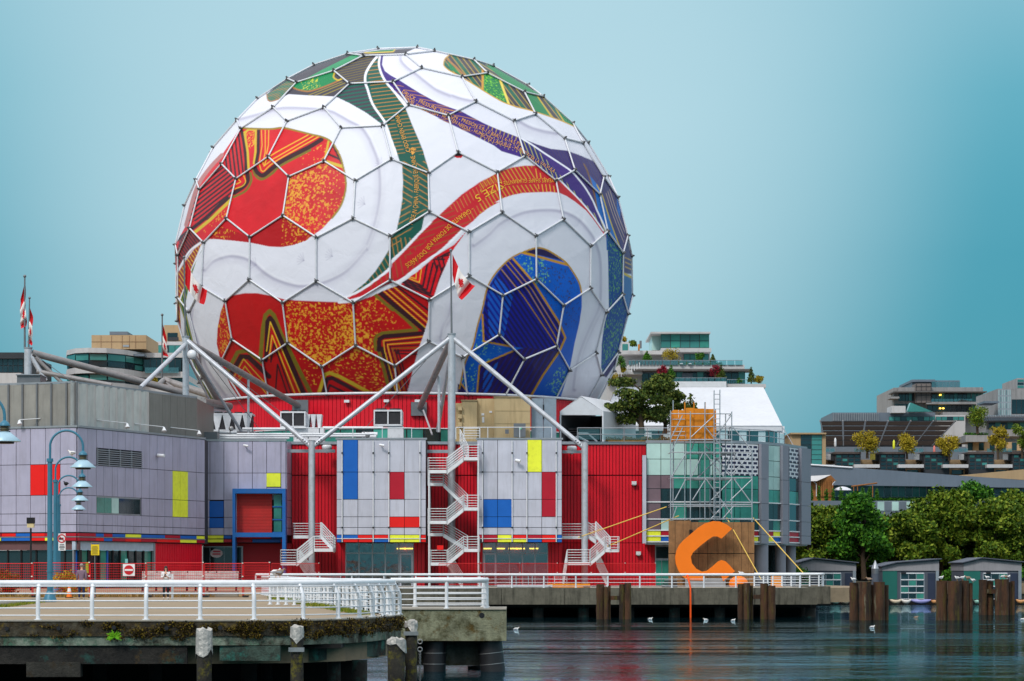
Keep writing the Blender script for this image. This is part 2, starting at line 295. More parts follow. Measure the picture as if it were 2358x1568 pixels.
# ---- print on the fabric
def cp(*segs):                                           # crop points -> picture points
    out = []
    for s in segs:
        c = s[0]
        for q in range(1, len(s), 2): out.append(px(c, s[q], s[q+1]))
    return np.array(out)
def inpoly(pts, poly):
    x, y = pts[:, 0], pts[:, 1]; r = np.zeros(len(pts), bool); n = len(poly); j = n-1
    for i in range(n):
        xi, yi = poly[i]; xj, yj = poly[j]
        if yi != yj: r ^= ((yi > y) != (yj > y)) & (x < (xj - xi) * (y - yi) / (yj - yi) + xi)
        j = i
    return r
def pmask(poly):
    lo, hi = poly.min(0), poly.max(0); idx = np.where((PD[:, 0] >= lo[0]) & (PD[:, 0] <= hi[0]) & (PD[:, 1] >= lo[1]) & (PD[:, 1] <= hi[1]))[0]
    return idx[inpoly(PD[idx], poly)]
def fill(poly, c):
    i = pmask(poly); lo, hi = poly.min(0) - 1.5, poly.max(0) + 1.5; idx = np.where((PD[:, 0] >= lo[0]) & (PD[:, 0] <= hi[0]) & (PD[:, 1] >= lo[1]) & (PD[:, 1] <= hi[1]))[0]
    d = pdist(PD[idx], np.vstack([poly, poly[:1]])); d[~np.isin(idx, i)] *= -1; a = np.clip(.5 + d/1.5, 0, 1)[:, None]; PCOL[idx] = PCOL[idx]*(1-a) + np.array(c)*a; return i
def pdist(pts, path):
    d = np.full(len(pts), 1e9)
    for a, b in zip(path[:-1], path[1:]):
        ab = b - a; t = np.clip(((pts - a) @ ab) / max(ab @ ab, 1e-9), 0, 1); d = np.minimum(d, np.linalg.norm(pts - a - t[:, None] * ab, axis=1))
    return d
def stroke(path, w, c, clip=None, soft=0.0, sm=True, al=1.0):
    path = spline(path, 5) if sm and len(path) > 2 else path; m = w / 2 + soft + 1
    lo, hi = path.min(0) - m, path.max(0) + m
    idx = np.where((PD[:, 0] >= lo[0]) & (PD[:, 0] <= hi[0]) & (PD[:, 1] >= lo[1]) & (PD[:, 1] <= hi[1]))[0]
    if clip is not None: idx = np.intersect1d(idx, clip)
    if not len(idx): return
    d = pdist(PD[idx], path); a = np.clip((w/2 + soft/2 - d) / max(soft, .6) + .0, 0, 1)[:, None] * al if soft else np.clip((w/2 - d)/1.3 + .5, 0, 1)[:, None] * al
    PCOL[idx] = PCOL[idx] * (1 - a) + np.array(c) * a
def stripes(idx, dv, period, w, c, off=0.0, al=1.0):
    dv = np.array(dv, float); dv /= np.linalg.norm(dv); t = PD[idx] @ np.array([-dv[1], dv[0]]) + off
    d = np.abs((t % period) - period/2); a = (np.clip((w/2 - d)/1.3 + .5, 0, 1) * al)[:, None]; PCOL[idx] = PCOL[idx] * (1 - a) + np.array(c) * a
def vnoise(p, seed=0):
    i = np.floor(p).astype(np.int64); f = p - i; f = f*f*(3-2*f); r = np.zeros(len(p))
    for dx in (0, 1):
        for dy in (0, 1):
            for dz in (0, 1):
                h = ((i[:, 0]+dx)*73856093) ^ ((i[:, 1]+dy)*19349663) ^ ((i[:, 2]+dz)*83492791 + seed*977); h = (h * 2654435761) & 0xffffffff
                h ^= h >> 13; h = (h * 1274126177) & 0xffffffff
                r += (h / 4294967295.0) * np.where(dx, f[:, 0], 1-f[:, 0]) * np.where(dy, f[:, 1], 1-f[:, 1]) * np.where(dz, f[:, 2], 1-f[:, 2])
    return r
def flecks(idx, c, thr=.6, fr=3.2, patch=.12, seed=1):
    p = PV[idx]; fr = fr*1.75; n = .62*vnoise(p*fr, seed) + .38*vnoise(p*fr*1.7, seed+3) + patch*(vnoise(p*.28, seed+5)*2-1)
    a = np.clip((n - thr - .015) * 9, 0, .9)[:, None]; PCOL[idx] = PCOL[idx]*(1-a) + np.array(c)*a
def mottle(idx, amt=.25, fr=.5, seed=9):
    n = vnoise(PV[idx]*fr, seed)*.6 + vnoise(PV[idx]*fr*3, seed+1)*.4; PCOL[idx] *= (1 - amt + 2*amt*n)[:, None]
RED, RED_SHADE, MAR, OLV, GLD, GLT = rgb(206, 22, 34), rgb(178, 10, 20), rgb(52, 16, 28), rgb(120, 106, 28), rgb(206, 176, 44), rgb(236, 190, 50)
GRN, GRB, CHA, BRN, GLN = rgb(8, 84, 70), rgb(0, 128, 72), rgb(62, 58, 68), rgb(160, 108, 52), rgb(190, 128, 58)
PUR, IND, WHT, BLU, NAV, BL2 = rgb(58, 28, 120), rgb(28, 22, 112), rgb(240, 240, 248), rgb(0, 92, 196), rgb(26, 16, 84), rgb(20, 88, 196)
FLK = rgb(232, 168, 46)
# embossed seams printed on the white cloth
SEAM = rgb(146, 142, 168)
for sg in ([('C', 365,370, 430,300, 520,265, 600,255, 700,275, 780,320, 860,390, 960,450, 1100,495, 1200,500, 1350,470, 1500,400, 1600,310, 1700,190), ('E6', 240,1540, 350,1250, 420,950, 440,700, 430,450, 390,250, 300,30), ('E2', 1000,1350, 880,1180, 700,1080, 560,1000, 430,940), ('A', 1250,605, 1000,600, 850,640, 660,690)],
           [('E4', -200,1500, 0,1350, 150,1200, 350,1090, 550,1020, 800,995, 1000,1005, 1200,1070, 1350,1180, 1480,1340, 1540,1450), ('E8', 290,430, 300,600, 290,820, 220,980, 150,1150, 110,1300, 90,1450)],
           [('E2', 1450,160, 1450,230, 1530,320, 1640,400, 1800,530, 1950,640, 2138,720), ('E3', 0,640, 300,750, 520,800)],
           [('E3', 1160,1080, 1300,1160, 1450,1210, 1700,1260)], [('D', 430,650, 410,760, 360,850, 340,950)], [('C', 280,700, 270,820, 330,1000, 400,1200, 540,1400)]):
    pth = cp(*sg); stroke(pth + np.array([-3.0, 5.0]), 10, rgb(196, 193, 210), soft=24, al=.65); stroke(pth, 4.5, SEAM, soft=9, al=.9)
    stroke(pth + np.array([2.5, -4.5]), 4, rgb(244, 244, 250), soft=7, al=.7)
# faint pressed fans
for fx, fy in ((590, 610), (700, 600), (765, 590), (880, 380), (840, 470)):
    for k in range(6):
        a = R_(100 + 22*k); stroke(np.array([[fx, fy], [fx + 16*math.cos(a), fy - 18*math.sin(a)]]), 1.6, SEAM, soft=2, al=.35, sm=False)
# 1 red shape, upper left
rl = cp(('A', 660,768, 900,775, 1010,765, 1130,790, 1250,820, 1330,838, 1400,870, 1450,930, 1490,1010, 1515,1100, 1530,1180, 1535,1250, 1515,1350, 1480,1430, 1420,1510), ('C', 1340,30, 1270,80, 1200,130, 1100,165, 1000,182, 900,178, 750,145, 600,128, 450,115, 400,115, 365,140, 300,170, 220,260, 140,400, 110,300, 118,180), ('A', 215,1568, 260,1420, 300,1270, 330,1200, 400,1110, 510,990, 620,830))
i0 = fill(rl, RED); mottle(i0, .16)
low = pmask(cp(('C', 365,140, 490,10, 745,98, 1015,-80, 1285,95, 1100,190, 400,130))); low = np.intersect1d(low, i0); PCOL[low] = RED_SHADE  # lower panels painted a deeper red to stand in for shade at their angle
i1 = pmask(cp(('A', 1062,1167, 1352,1038, 1500,1120, 1540,1250, 1500,1400, 1380,1568, 1285,1660, 1013,1487))); i1 = np.intersect1d(i1, i0); flecks(i1, FLK, .56, 3.6, .2, 2)
flecks(np.intersect1d(low, pmask(cp(('C', 1000,80, 1013,-80, 1290,100, 1200,140, 1000,180)))), FLK, .6, 3.6, .1, 3); flecks(np.intersect1d(low, pmask(cp(('C', 380,135, 490,5, 640,60, 560,130)))), FLK, .55, 3.6, .1, 4)
i1 = np.intersect1d(pmask(cp(('A', 1140,970, 1390,880, 1352,1038, 1180,1110))), i0); flecks(i1, FLK, .62, 3.2, .1, 6)
pn = np.intersect1d(i0, pmask(cp(('E1', 870,770, 1085,975, 1060,1080, 1000,1290, 700,1568, 300,1600, 560,1130)))); stripes(pn, (.79, -.61), 8.2, 4.3, MAR)
pn2 = np.intersect1d(i0, pmask(cp(('E1', 1130,300, 1160,290, 1215,700, 1220,900, 1085,975, 880,760)))); stripes(pn2, (.12, 1), 9.0, 4.2, MAR)
for sg, w, c in (([('E1', 1160,290, 1200,480, 1225,700, 1225,850)], 7.5, MAR), ([('E1', 1205,320, 1250,600, 1262,830)], 5.2, GLD), ([('E1', 1205,320, 1265,278, 1365,282)], 4.5, GLD), ([('E1', 1365,280, 1360,600, 1340,760)], 5, GLD),
    ([('E1', 1405,285, 1400,600, 1370,760)], 7, MAR), ([('E1', 1500,280, 1500,600, 1480,690)], 1.8, GLT), ([('E1', 1550,285, 1545,500, 1520,620)], 1.8, GLT), ([('E1', 1445,290, 1455,500, 1420,720)], 1.6, GLT),
    ([('E1', 2138,570, 1720,790, 1600,900, 1450,985, 1360,930, 1330,840)], 6, OLV), ([('E1', 2300,420, 2138,520, 1750,720, 1600,830, 1470,930, 1390,890, 1350,820)], 10, MAR),
    ([('E1', 2110,355, 1580,650, 1490,780, 1460,730)], 2, GLT), ([('E1', 2200,360, 1600,705, 1480,800)], 2, GLT), ([('E1', 2260,380, 1640,735, 1470,875, 1415,775)], 2, GLT),
    ([('E1', 1290,900, 1300,1010, 1220,1150, 1050,1240)], 5, OLV), ([('E1', 1240,880, 1250,1000, 1190,1090, 1060,1180)], 9.5, MAR), ([('E1', 1190,930, 1220,1020, 1170,1085, 1060,1125)], 1.8, GLT), ([('E1', 1110,975, 1150,1025, 1080,1060)], 1.8, GLT),
    ([('E1', 1005,1285, 720,1560, 300,1900)], 7, GLD), ([('E1', 960,1250, 650,1540, 250,1850)], 8, MAR),
    ([('A', 1390,880, 1365,1010)], 5, GLD), ([('A', 1430,920, 1500,1060)], 4, MAR), ([('A', 1375,1045, 1505,1085)], 7, GLD), ([('A', 1395,985, 1495,1030)], 5, MAR)):
    stroke(cp(*sg), w, c, clip=i0, sm=len(sg[0]) > 7)
flecks(np.intersect1d(i0, pmask(cp(('E1', 1225,310, 1275,285, 1350,285, 1350,480, 1270,560)))), FLK, .5, 3.6, .1, 7)
flecks(np.intersect1d(i0, pmask(cp(('E1', 1000,1330, 960,1500, 800,1680, 560,1780)))), FLK, .54, 3.6, .1, 8)
stroke(cp(('A', 660,768, 900,775, 1010,765, 1130,790, 1250,820, 1330,838, 1400,870, 1450,930, 1490,1010, 1515,1100, 1530,1180, 1535,1250, 1515,1350, 1480,1430, 1420,1510)), 4.2, rgb(150, 126, 34))
stroke(cp(('A', 215,1568, 300,1270, 400,1110, 510,990)), 9, rgb(186, 120, 118), soft=2)
# 2 left limb bands
il = fill(cp(('E5', 140,150, 250,262, 170,310, 38,520, 30,360, 60,250)), rgb(150, 40, 40)); stripes(il, (.6, .8), 6, 3, MAR)
il = fill(cp(('E5', 250,268, 230,300, 160,470, 100,640, 58,735, 30,700, 30,540, 100,430, 180,320)), rgb(150, 44, 38)); stripes(il, (.55, .85), 7, 1.6, GLT)
il = fill(cp(('E5', 28,715, 60,765, 72,1045, 50,1000, 22,900)), rgb(160, 52, 40)); stripes(il, (.2, 1), 5, 1.3, GLD)
stroke(cp(('E5', 250,255, 150,330, 90,420, 34,525)), 4, WHT); stroke(cp(('E5', 248,300, 170,480, 60,735)), 3, WHT)
il = fill(cp(('E5', 247,320, 200,410, 150,560, 110,760, 120,880, 160,1040, 200,1200, 250,1360, 370,1568, 315,1568, 225,1400, 145,1200, 95,900, 56,770, 100,640, 170,470)), rgb(16, 84, 44)); stripes(il, (.25, 1), 5.5, 1.2, rgb(190, 170, 40))
# 3 green and charcoal, upper left
ig = fill(cp(('A', 880,490, 895,540, 920,545, 1000,520, 1060,488, 1200,497, 1350,503, 1450,508, 1560,560, 1700,640, 1830,735, 1860,740, 1720,420, 1720,330, 1810,175, 1660,165, 1570,140, 1270,232, 1040,355)), CHA)
stripes(np.intersect1d(ig, pmask(cp(('E2', 500,370, 900,165, 1110,165, 950,400, 945,540, 700,550)))), (1, -.22), 5.5, 1.6, OLV, al=.75)
stripes(np.intersect1d(ig, pmask(cp(('E2', 740,555, 930,555, 1050,850, 1200,1090, 1150,1115, 510,730)))), (1, -.16), 8.2, 3.4, rgb(14, 96, 82))
k = fill(cp(('E2', -200,640, 0,508, 100,470, 300,360, 560,230, 740,142, 895,165, 470,378)), rgb(22, 138, 86)); mottle(k, .2)
k = fill(cp(('E2', -220,560, 0,520, 470,390, 492,420, 480,470, 545,492, 400,560, 200,640, 60,648, -60,620, -180,560)), GRB); flecks(np.intersect1d(k, pmask(cp(('E2', -60,640, 20,520, 260,460, 300,600, 60,650)))), rgb(230, 220, 40), .55, 4, .1, 11)
stroke(cp(('E2', -160,560, -60,625, 60,655, 150,655, 330,600, 480,540, 600,480)), 3.6, BRN); stroke(cp(('E2', 490,400, 480,460, 540,500, 600,480)), 3.4, GLD)
for q in ((200,720,640,540), (320,720,680,570), (120,715,600,525)): stroke(cp(('E2',) + q), 1.8, rgb(150, 134, 50), sm=False)
k = fill(cp(('A', 882,492, 1049,378, 1110,398, 1000,518, 920,543, 895,538)), rgb(22, 108, 82)); stripes(k, (1, .6), 5, 1.4, BRN); stroke(cp(('A', 880,485, 890,535, 920,547, 1000,522)), 2.6, BRN)
k = fill(cp(('E2', 700,150, 800,122, 950,98, 1150,70, 1640,48, 1500,112, 1380,142, 900,145)), CHA); fill(cp(('E2', 930,104, 1120,78, 1345,64, 1330,92, 980,110)), GRB); stroke(cp(('E2', 920,108, 980,112, 1330,95, 1350,66)), 2.5, GLD, sm=False)
# 4 green band
gb = cp(('E2', 1110,160, 1030,270, 950,400, 945,530, 975,620, 1055,850, 1215,1085, 1290,1330), ('E6', 600,0, 660,150, 705,300, 745,360, 755,600, 745,850, 715,1050, 665,1285, 600,1380), ('E7', 745,0, 735,170, 640,330, 540,480, 400,640, 200,800, 100,855, 30,880, 60,885, 250,800, 450,680, 740,440, 770,340, 940,180, 1100,0), ('E6', 1020,1280, 1060,1080, 1115,1000, 1120,700, 1125,430, 1090,320, 1040,150, 980,0), ('E2', 1600,1140, 1500,890, 1330,640, 1240,540, 1170,420, 1130,280, 1140,160))
ib = fill(gb, GRN)
stripes(np.intersect1d(ib, pmask(cp(('E2', 900,100, 1300,100, 1700,1000, 1900,1560, 1200,1560)))), (1, -.12), 8.6, 1.5, GLN)
stripes(np.intersect1d(ib, pmask(cp(('E6', 640,300, 1110,300, 1125,1000, 720,880)))), (1, .62), 12, 2, GLN); stripes(np.intersect1d(ib, pmask(cp(('E6', 720,880, 1125,1000, 600,1568, 500,1400)))), (1, -.55), 12, 2, GLN)
stripes(np.intersect1d(ib, pmask(cp(('E7', 745,0, 1100,0, 770,340, 700,500)))), (.16, 1), 10.5, 2, GLN); stripes(np.intersect1d(ib, pmask(cp(('E7', 735,200, 735,450, 100,880, 90,840, 500,500)))), (.55, 1), 11, 1.6, GLN)
stroke(cp(('E6', 880,1150, 925,900, 940,650, 905,330, 840,100), ('E2', 1530,1500, 1375,1010)), 14, GRN)
stroke(cp(('E2', 1105,155, 1020,260, 940,400, 930,530, 960,620, 1040,850, 1200,1085, 1290,1330, 1370,1560)), 5, WHT)
# 5 purple band
pb = cp(('E2', 1150,155, 1185,155, 1170,280, 1210,370, 1290,430, 1400,490, 1540,580, 1700,680, 1900,790), ('E3', 0,820, 180,890, 330,940, 650,1110, 830,1190, 1140,1310), ('E4', 500,0, 640,70, 800,180, 1000,310, 1190,440, 1300,560, 1400,690, 1500,860, 1560,1000, 1640,1170, 1700,1300, 1680,1330, 1560,1170, 1450,1020, 1300,850, 1150,700, 1010,575, 900,520, 650,310, 540,240, 480,245, 200,160), ('E3', 800,1430, 600,1330, 400,1230, 165,1115, 0,1040), ('E2', 2000,1050, 1700,900, 1540,870, 1500,800, 1340,640, 1240,540, 1170,420, 1130,280))
ipb = fill(pb, PUR); k = np.intersect1d(ipb, pmask(cp(('E4', 460,-30, 560,-30, 1750,1300, 1660,1400, 450,260)))); PCOL[k] = IND
stripes(np.intersect1d(ipb, pmask(cp(('E2', 1300,520, 2200,880, 2138,1130, 1500,860)))), (1, .16), 7.6, 1.4, GLN); stripes(np.intersect1d(ipb, pmask(cp(('E3', 0,800, 700,1120, 560,1320, 0,1060)))), (1, .22), 9.6, 1.5, GLN)
stripes(np.intersect1d(ipb, pmask(cp(('E3', 700,1110, 1180,1290, 1240,1568, 560,1320)))), (-.3, 1), 9.8, 1.6, GLD)
stripes(k, (.38, 1), 8.4, 1.5, rgb(196, 190, 90))
stroke(cp(('E2', 1450,650, 1640,770, 1900,890), ('E3', 0,930, 330,1060, 600,1170, 800,1270, 1000,1350, 1150,1400)), 10, PUR); stroke(cp(('E2', 1490,740, 1620,830, 1800,910), ('E3', 180,1060, 350,1150, 530,1220, 700,1310, 900,1400, 1150,1480)), 10, PUR)
stroke(cp(('E4', 520,180, 660,270, 800,345, 950,440)), 9, IND)
stroke(cp(('E2', 1140,155, 1125,280, 1165,420, 1235,540, 1330,650, 1500,870)), 4.6, WHT)
# 6 indigo panel and blue strip on the right limb
ir = fill(cp(('E4', 500,-20, 700,60, 900,125, 1130,150, 1300,210, 1500,295, 1640,480, 1720,600, 1830,790, 1900,1000, 1980,1310, 2060,1568, 1700,1568, 1690,1300, 1560,1000, 1400,690, 1190,440, 800,180)), rgb(56, 40, 100)); stripes(ir, (.42, 1), 6, 1.5, rgb(30, 24, 120), al=.7)
k = fill(cp(('E4', 1430,470, 1600,680, 1640,830, 1700,1000, 1900,1568, 1700,1568, 1690,1300, 1600,1100, 1550,950, 1540,750)), rgb(0, 104, 188)); mottle(k, .15)
stroke(cp(('E4', 1375,345, 1430,460, 1520,760, 1560,980)), 3.4, rgb(120, 84, 50)); stroke(cp(('E4', 1560,640, 1640,800, 1750,1150, 1900,1568)), 2.6, GLD)
for q in (0, 26, 52): stroke(cp(('E4', 1690+q,760-q, 1800+q,1100-q, 1960+q,1500-q)), 1.2, rgb(200, 170, 150))
k = fill(cp(('E4', 1840,810, 1900,1000, 1885,1110, 1850,1000)), rgb(0, 100, 190))
k = fill(cp(('E8', 340,235, 462,400, 467,720, 492,880, 425,1160, 310,1342, 295,1280, 300,1100, 330,870, 355,840, 350,500)), rgb(0, 66, 136)); flecks(k, rgb(110, 176, 80), .58, 3.8, .12, 21)
k = fill(cp(('E8', 492,60, 505,250, 545,420, 545,570, 468,560, 462,400)), rgb(76, 60, 108)); fill(cp(('E8', 468,560, 545,590, 545,740, 510,890, 490,880, 467,720)), rgb(62, 104, 160)); stroke(cp(('E8', 468,562, 545,600)), 5, GLD, sm=False)
for q in (440, 475, 510): stroke(cp(('E8', 480,q, 540,q+28)), 1.6, GLT, sm=False)
fill(cp(('E8', 425,1160, 412,1245, 335,1358, 308,1344)), rgb(48, 52, 104)); stroke(cp(('E4', 490,-20, 640,70, 800,180, 1000,310, 1190,440, 1300,560, 1400,690, 1500,860, 1560,1000, 1640,1170, 1700,1310)), 3.6, WHT)
# 7 red arc
ra = cp(('E7', 60,880, 250,790, 450,690, 740,480, 770,380, 900,250, 1140,0), ('E6', 900,1420, 1100,1220, 1250,1090, 1400,950, 1600,770, 1850,600, 2100,470), ('E4', 180,440, 350,390, 530,365, 700,365, 830,470, 970,560, 1030,570, 1150,690, 1300,840, 1450,1010, 1560,1160, 1650,1290, 1700,1400, 1600,1260, 1500,1120, 1400,1000, 1250,880, 1130,800, 1030,755, 900,740, 700,745, 500,755, 350,785, 200,835, 100,890), ('E6', 2138,880, 2000,950, 1850,1060, 1750,1160, 1620,1260, 1400,1450), ('E7', 1680,0, 1500,150, 1300,300, 1100,450, 900,590, 600,720, 440,810, 300,850, 150,890))
ia = fill(ra, rgb(196, 24, 38))
stripes(np.intersect1d(ia, pmask(cp(('E4', -100,300, 620,340, 760,780, -100,1100)))), (.62, 1), 8.6, 1.6, GLD); stripes(np.intersect1d(ia, pmask(cp(('E4', 620,340, 1760,1440, 1600,1500, 760,780)))), (.16, 1), 8.6, 1.7, GLT)
stripes(np.intersect1d(ia, pmask(cp(('E6', 1400,950, 2138,420, 2138,900, 1750,1160)))), (.5, 1), 9, 1.5, GLN); stripes(np.intersect1d(ia, pmask(cp(('E6', 1400,950, 1750,1160, 1250,1640, 700,1640)))), (1, -.36), 12, 2, rgb(150, 84, 40)); stripes(np.intersect1d(ia, pmask(cp(('E7', 1300,0, 1100,470, 30,900, 730,420)))), (.2, 1), 13, 2, rgb(150, 84, 40))
stroke(cp(('E4', 940,590, 700,590, 420,605, 220,630, 0,700), ('E6', 1900,790, 1650,1010, 1400,1220, 1150,1440), ('E7', 980,350)), 13, rgb(196, 24, 38))
stroke(cp(('E4', 985,550, 1030,572, 1150,690, 1300,840, 1450,1010, 1560,1160, 1650,1290)), 3.4, WHT); stroke(cp(('E6', 1150,1170, 900,1420), ('E7', 940,180, 770,340, 740,440, 560,590, 350,740, 200,815, 40,880)), 5.4, WHT)
# 8 red shape, lower front
rb = cp(('C', 540,608, 600,580, 700,562, 800,562, 900,580, 1020,612, 1120,622, 1350,632, 1580,640, 1640,625, 1740,590, 1850,540, 1960,500), ('D', 0,490, 150,380, 300,250, 450,160, 545,55, 420,230, 380,330, 330,440, 280,590, 240,625, 232,780, 190,920, 150,1030, 110,1180, 80,1310, 40,1440), ('C', 1400,1460, 690,1480, 640,1410, 580,1320, 530,1200, 490,1080, 468,980, 475,850, 500,720))
i2 = fill(rb, rgb(188, 12, 18)); mottle(i2, .14)
k = np.intersect1d(i2, pmask(cp(('C', 1040,640, 1590,645, 1780,585, 2050,870, 1800,925, 1790,1000, 1870,1400, 1740,1385, 1500,1270, 1380,1225, 1250,1370, 1060,1000)))); flecks(k, FLK, .59, 3.4, .16, 31)
k = np.intersect1d(i2, pmask(cp(('C', 1030,630, 1590,645, 1610,990, 1340,1160, 1060,985)))); flecks(k, FLK, .53, 3.4, .14, 32)
flecks(np.intersect1d(i2, pmask(cp(('C', 490,700, 540,620, 592,943, 520,1080, 460,1000)))), rgb(220, 150, 40), .57, 3.4, .12, 33)
tri = np.intersect1d(i2, pmask(cp(('E7', 1900,-150, 1590,300, 1500,480, 1360,840, 1280,870, 900,650, 1200,440, 1500,200)))); PCOL[tri] = rgb(214, 10, 28)
def rs(sg, w, c, sm=False): stroke(cp(*sg), w, c, clip=i2, sm=sm)
for kx in range(6):
    ax, ay = 1375 - 52*kx, 850 - 52*kx; cc = MAR if kx < 4 else GLT; ww = 4.6 if kx < 4 else 2
    stroke(cp(('E7', ax-420,ay-170, ax,ay, ax+130-20*kx,ay-420+20*kx)), ww, cc, clip=tri, sm=False)
for q in (0, 60, 120): stroke(cp(('E7', 1540-q,470, 1490-q,260+q*.4, 1640-q,190+q)), 4.2, MAR, clip=tri, sm=False)
rs([('C', 830,1090, 850,850, 870,745, 905,710, 940,745, 1000,900, 1255,1410)], 9.5, OLV); rs([('C', 880,1110, 890,800, 908,770, 930,800, 1000,960, 1200,1420)], 12, MAR); rs([('C', 905,1300, 935,1060, 1080,1420)], 22, rgb(188, 12, 18))
for sg, c, w in (([('C', 880,1040, 910,800, 1170,1420)], GLT, 2.4), ([('C', 900,1100, 925,910, 1125,1420)], GLT, 2.4), ([('C', 915,1130, 940,980, 1095,1420)], MAR, 3.6), ([('C', 955,1350, 970,1150, 1060,1420)], MAR, 3.6)): rs(sg, w, c)
rs([('C', 560,1200, 640,1050, 720,1035, 840,1130)], 9, OLV); rs([('C', 580,1240, 670,1085, 730,1090, 900,1250)], 11, MAR)
for sg in ([('C', 590,1290, 690,1105, 960,1410)], [('C', 650,1250, 700,1165, 900,1420)], [('C', 610,1330, 700,1220)]): rs(sg, 2, GLD)
rs([('C', 1300,1420, 1360,1235, 1400,1220, 1480,1250, 1760,1400)], 8, GLD); rs([('C', 1335,1420, 1380,1270, 1420,1262, 1680,1400)], 9, MAR); rs([('C', 1370,1420, 1400,1320, 1600,1420)], 5, MAR)
rs([('C', 1775,575, 1920,700), ('E7', 760,980, 960,1150, 1130,1315, 850,1342, 640,1362, 560,1400, 530,1470, 545,1600), ('C', 1800,1020, 1850,1200, 1900,1400)], 7.5, OLV)
rs([('E7', 590,770, 800,955, 1000,1120, 1230,1310)], 11, MAR); rs([('E7', 1250,1360, 900,1392, 660,1410, 595,1450, 590,1600), ('C', 1835,1020, 1885,1200, 1935,1400)], 10, MAR)
for a, b, c, w in (((660,760), (1260,1290), GLT, 2), ((720,735), (1285,1215), GLT, 2), ((800,700), (1300,1135), GLT, 2), ((690,750), (1275,1255), MAR, 2.6), ((760,720), (1300,1180), MAR, 2.6), ((840,690), (1300,1040), MAR, 4.4)): rs([('E7',) + a + b], w, c)
for q, c, w in ((0, GLT, 2), (38, MAR, 3), (78, GLT, 2), (120, MAR, 3), (160, OLV, 2), (205, MAR, 3.4), (260, MAR, 3.4)): rs([('E7', 1240,1408+q, 655+q*.75,1470+q*.7, 668+q*.75,1600, 860+q*.8,2300)], w, c)
stroke(cp(('E6', 1620,1265), ('E7', 1500,165, 1300,310, 1080,470, 900,610, 700,705, 440,815, 200,905, 20,925)), 5.2, WHT)
# 9 blue shape, lower right
bb = cp(('D', 480,1440, 500,1270, 540,1130, 600,1000, 640,830, 680,690, 720,520, 780,410, 850,330, 920,270, 1000,230, 1120,190, 1200,200, 1290,250, 1370,310, 1430,390, 1480,480, 1500,570, 1500,680, 1480,810, 1440,980, 1400,1190, 1310,1470))
i3 = fill(bb, BLU); mottle(i3, .12)
for q, sd in ((('D', 940,290, 1000,245, 1200,290, 1250,470, 1130,490), 41), (('D', 620,1010, 690,770, 690,970, 930,1040, 640,1160, 620,1250), 42), (('D', 500,1300, 560,1130, 650,1160, 630,1390, 560,1390), 43), (('D', 1200,1330, 1330,1150, 1400,1190, 1320,1430), 44)): flecks(np.intersect1d(i3, pmask(cp(q))), rgb(120, 190, 130), .60, 3.8, .12, sd)
flecks(np.intersect1d(i3, pmask(cp(('D', 1140,330, 1400,340, 1500,570, 1480,800, 1350,880, 1150,500)))), rgb(60, 44, 66), .62, 4.4, .06, 45)
def bf(sg, c): return np.intersect1d(i3, fill(cp(sg), c))
k = bf(('D', 870,305, 940,272, 1100,470, 1300,790, 1365,930, 1310,1050, 930,1003, 690,962, 680,760, 722,530), NAV); stripes(k, (.56, .83), 9.5, 4.6, rgb(16, 26, 150))
k2 = np.intersect1d(k, pmask(cp(('D', 720,560, 800,430, 940,560, 900,720, 860,920, 735,925)))); stripes(k2, (.56, .83), 10.5, 6.4, BL2)
for q in ((820,345, 1020,590, 1290,990), (868,315, 1060,545, 1300,950), (900,300, 1090,530, 1315,900)): stroke(cp(('D',) + q), 2, rgb(190, 140, 60), clip=k, sm=False)
k = bf(('D', 650,1165, 930,1040, 1030,1010, 1315,1045, 1180,1240, 1070,1440, 630,1440), rgb(40, 20, 82)); stripes(k, (.52, -.85), 11, 3.4, rgb(20, 22, 130)); stripes(np.intersect1d(k, pmask(cp(('D', 690,1200, 810,1130, 740,1370, 680,1400)))), (.52, -.85), 11, 7, BL2)
bf(('D', 1010,230, 1120,192, 1210,203, 1345,295, 1130,243), rgb(34, 18, 74)); bf(('D', 478,1310, 520,1330, 565,1440, 470,1440), NAV)
for sg, w in ((('D', 935,280, 1100,470, 1310,800, 1365,930, 1315,1045, 1180,1240, 1070,1430), 4.6), (('D', 680,740, 690,960, 930,1005), 4), (('D', 632,1430, 655,1160, 930,1040), 3.6), (('D', 1000,225, 1120,255, 1390,330), 5.5), (('D', 498,1300, 575,1400), 3.4)): stroke(cp(sg), w, rgb(208, 150, 30), clip=i3, sm=False)
stroke(cp(('D', 490,1350, 540,1130, 600,1000, 640,830, 680,690, 720,520, 780,410, 850,330, 920,270, 1000,230, 1120,190, 1200,200, 1290,250, 1370,310, 1430,390, 1480,480, 1500,570)), 3.6, rgb(190, 140, 20))
# 10 green shape, upper right
gr = cp(('E3', 165,140, 110,190, 88,250, 95,300, 170,365, 330,450, 400,480, 560,590, 650,655, 800,740, 1000,840, 1120,890, 1370,945, 1600,1020, 1800,1095, 1945,1158, 1990,1150, 1540,730, 1300,550, 790,265, 480,170))
i4 = fill(gr, CHA); stripes(i4, (.62, .8), 9, 2.0, rgb(176, 150, 60)); stripes(i4, (.62, .8), 27, 7, rgb(6, 96, 76), off=5)
up = np.intersect1d(i4, pmask(cp(('E3', 480,195, 720,400, 1250,660, 1540,750, 1540,720, 780,270)))); PCOL[up] = CHA; stripes(up, (.86, .5), 6, 1.6, rgb(170, 160, 80))
for sg in (('E3', 690,290, 760,290, 1290,600, 1530,745, 1270,690, 1000,540), ('E3', 1262,690, 1430,738, 1622,1022, 1400,950), ('E3', 1690,900, 1945,1135, 1945,1158, 1805,1095), ('E3', 142,222, 260,340, 352,442, 180,345)): fill(cp(sg), GRB)
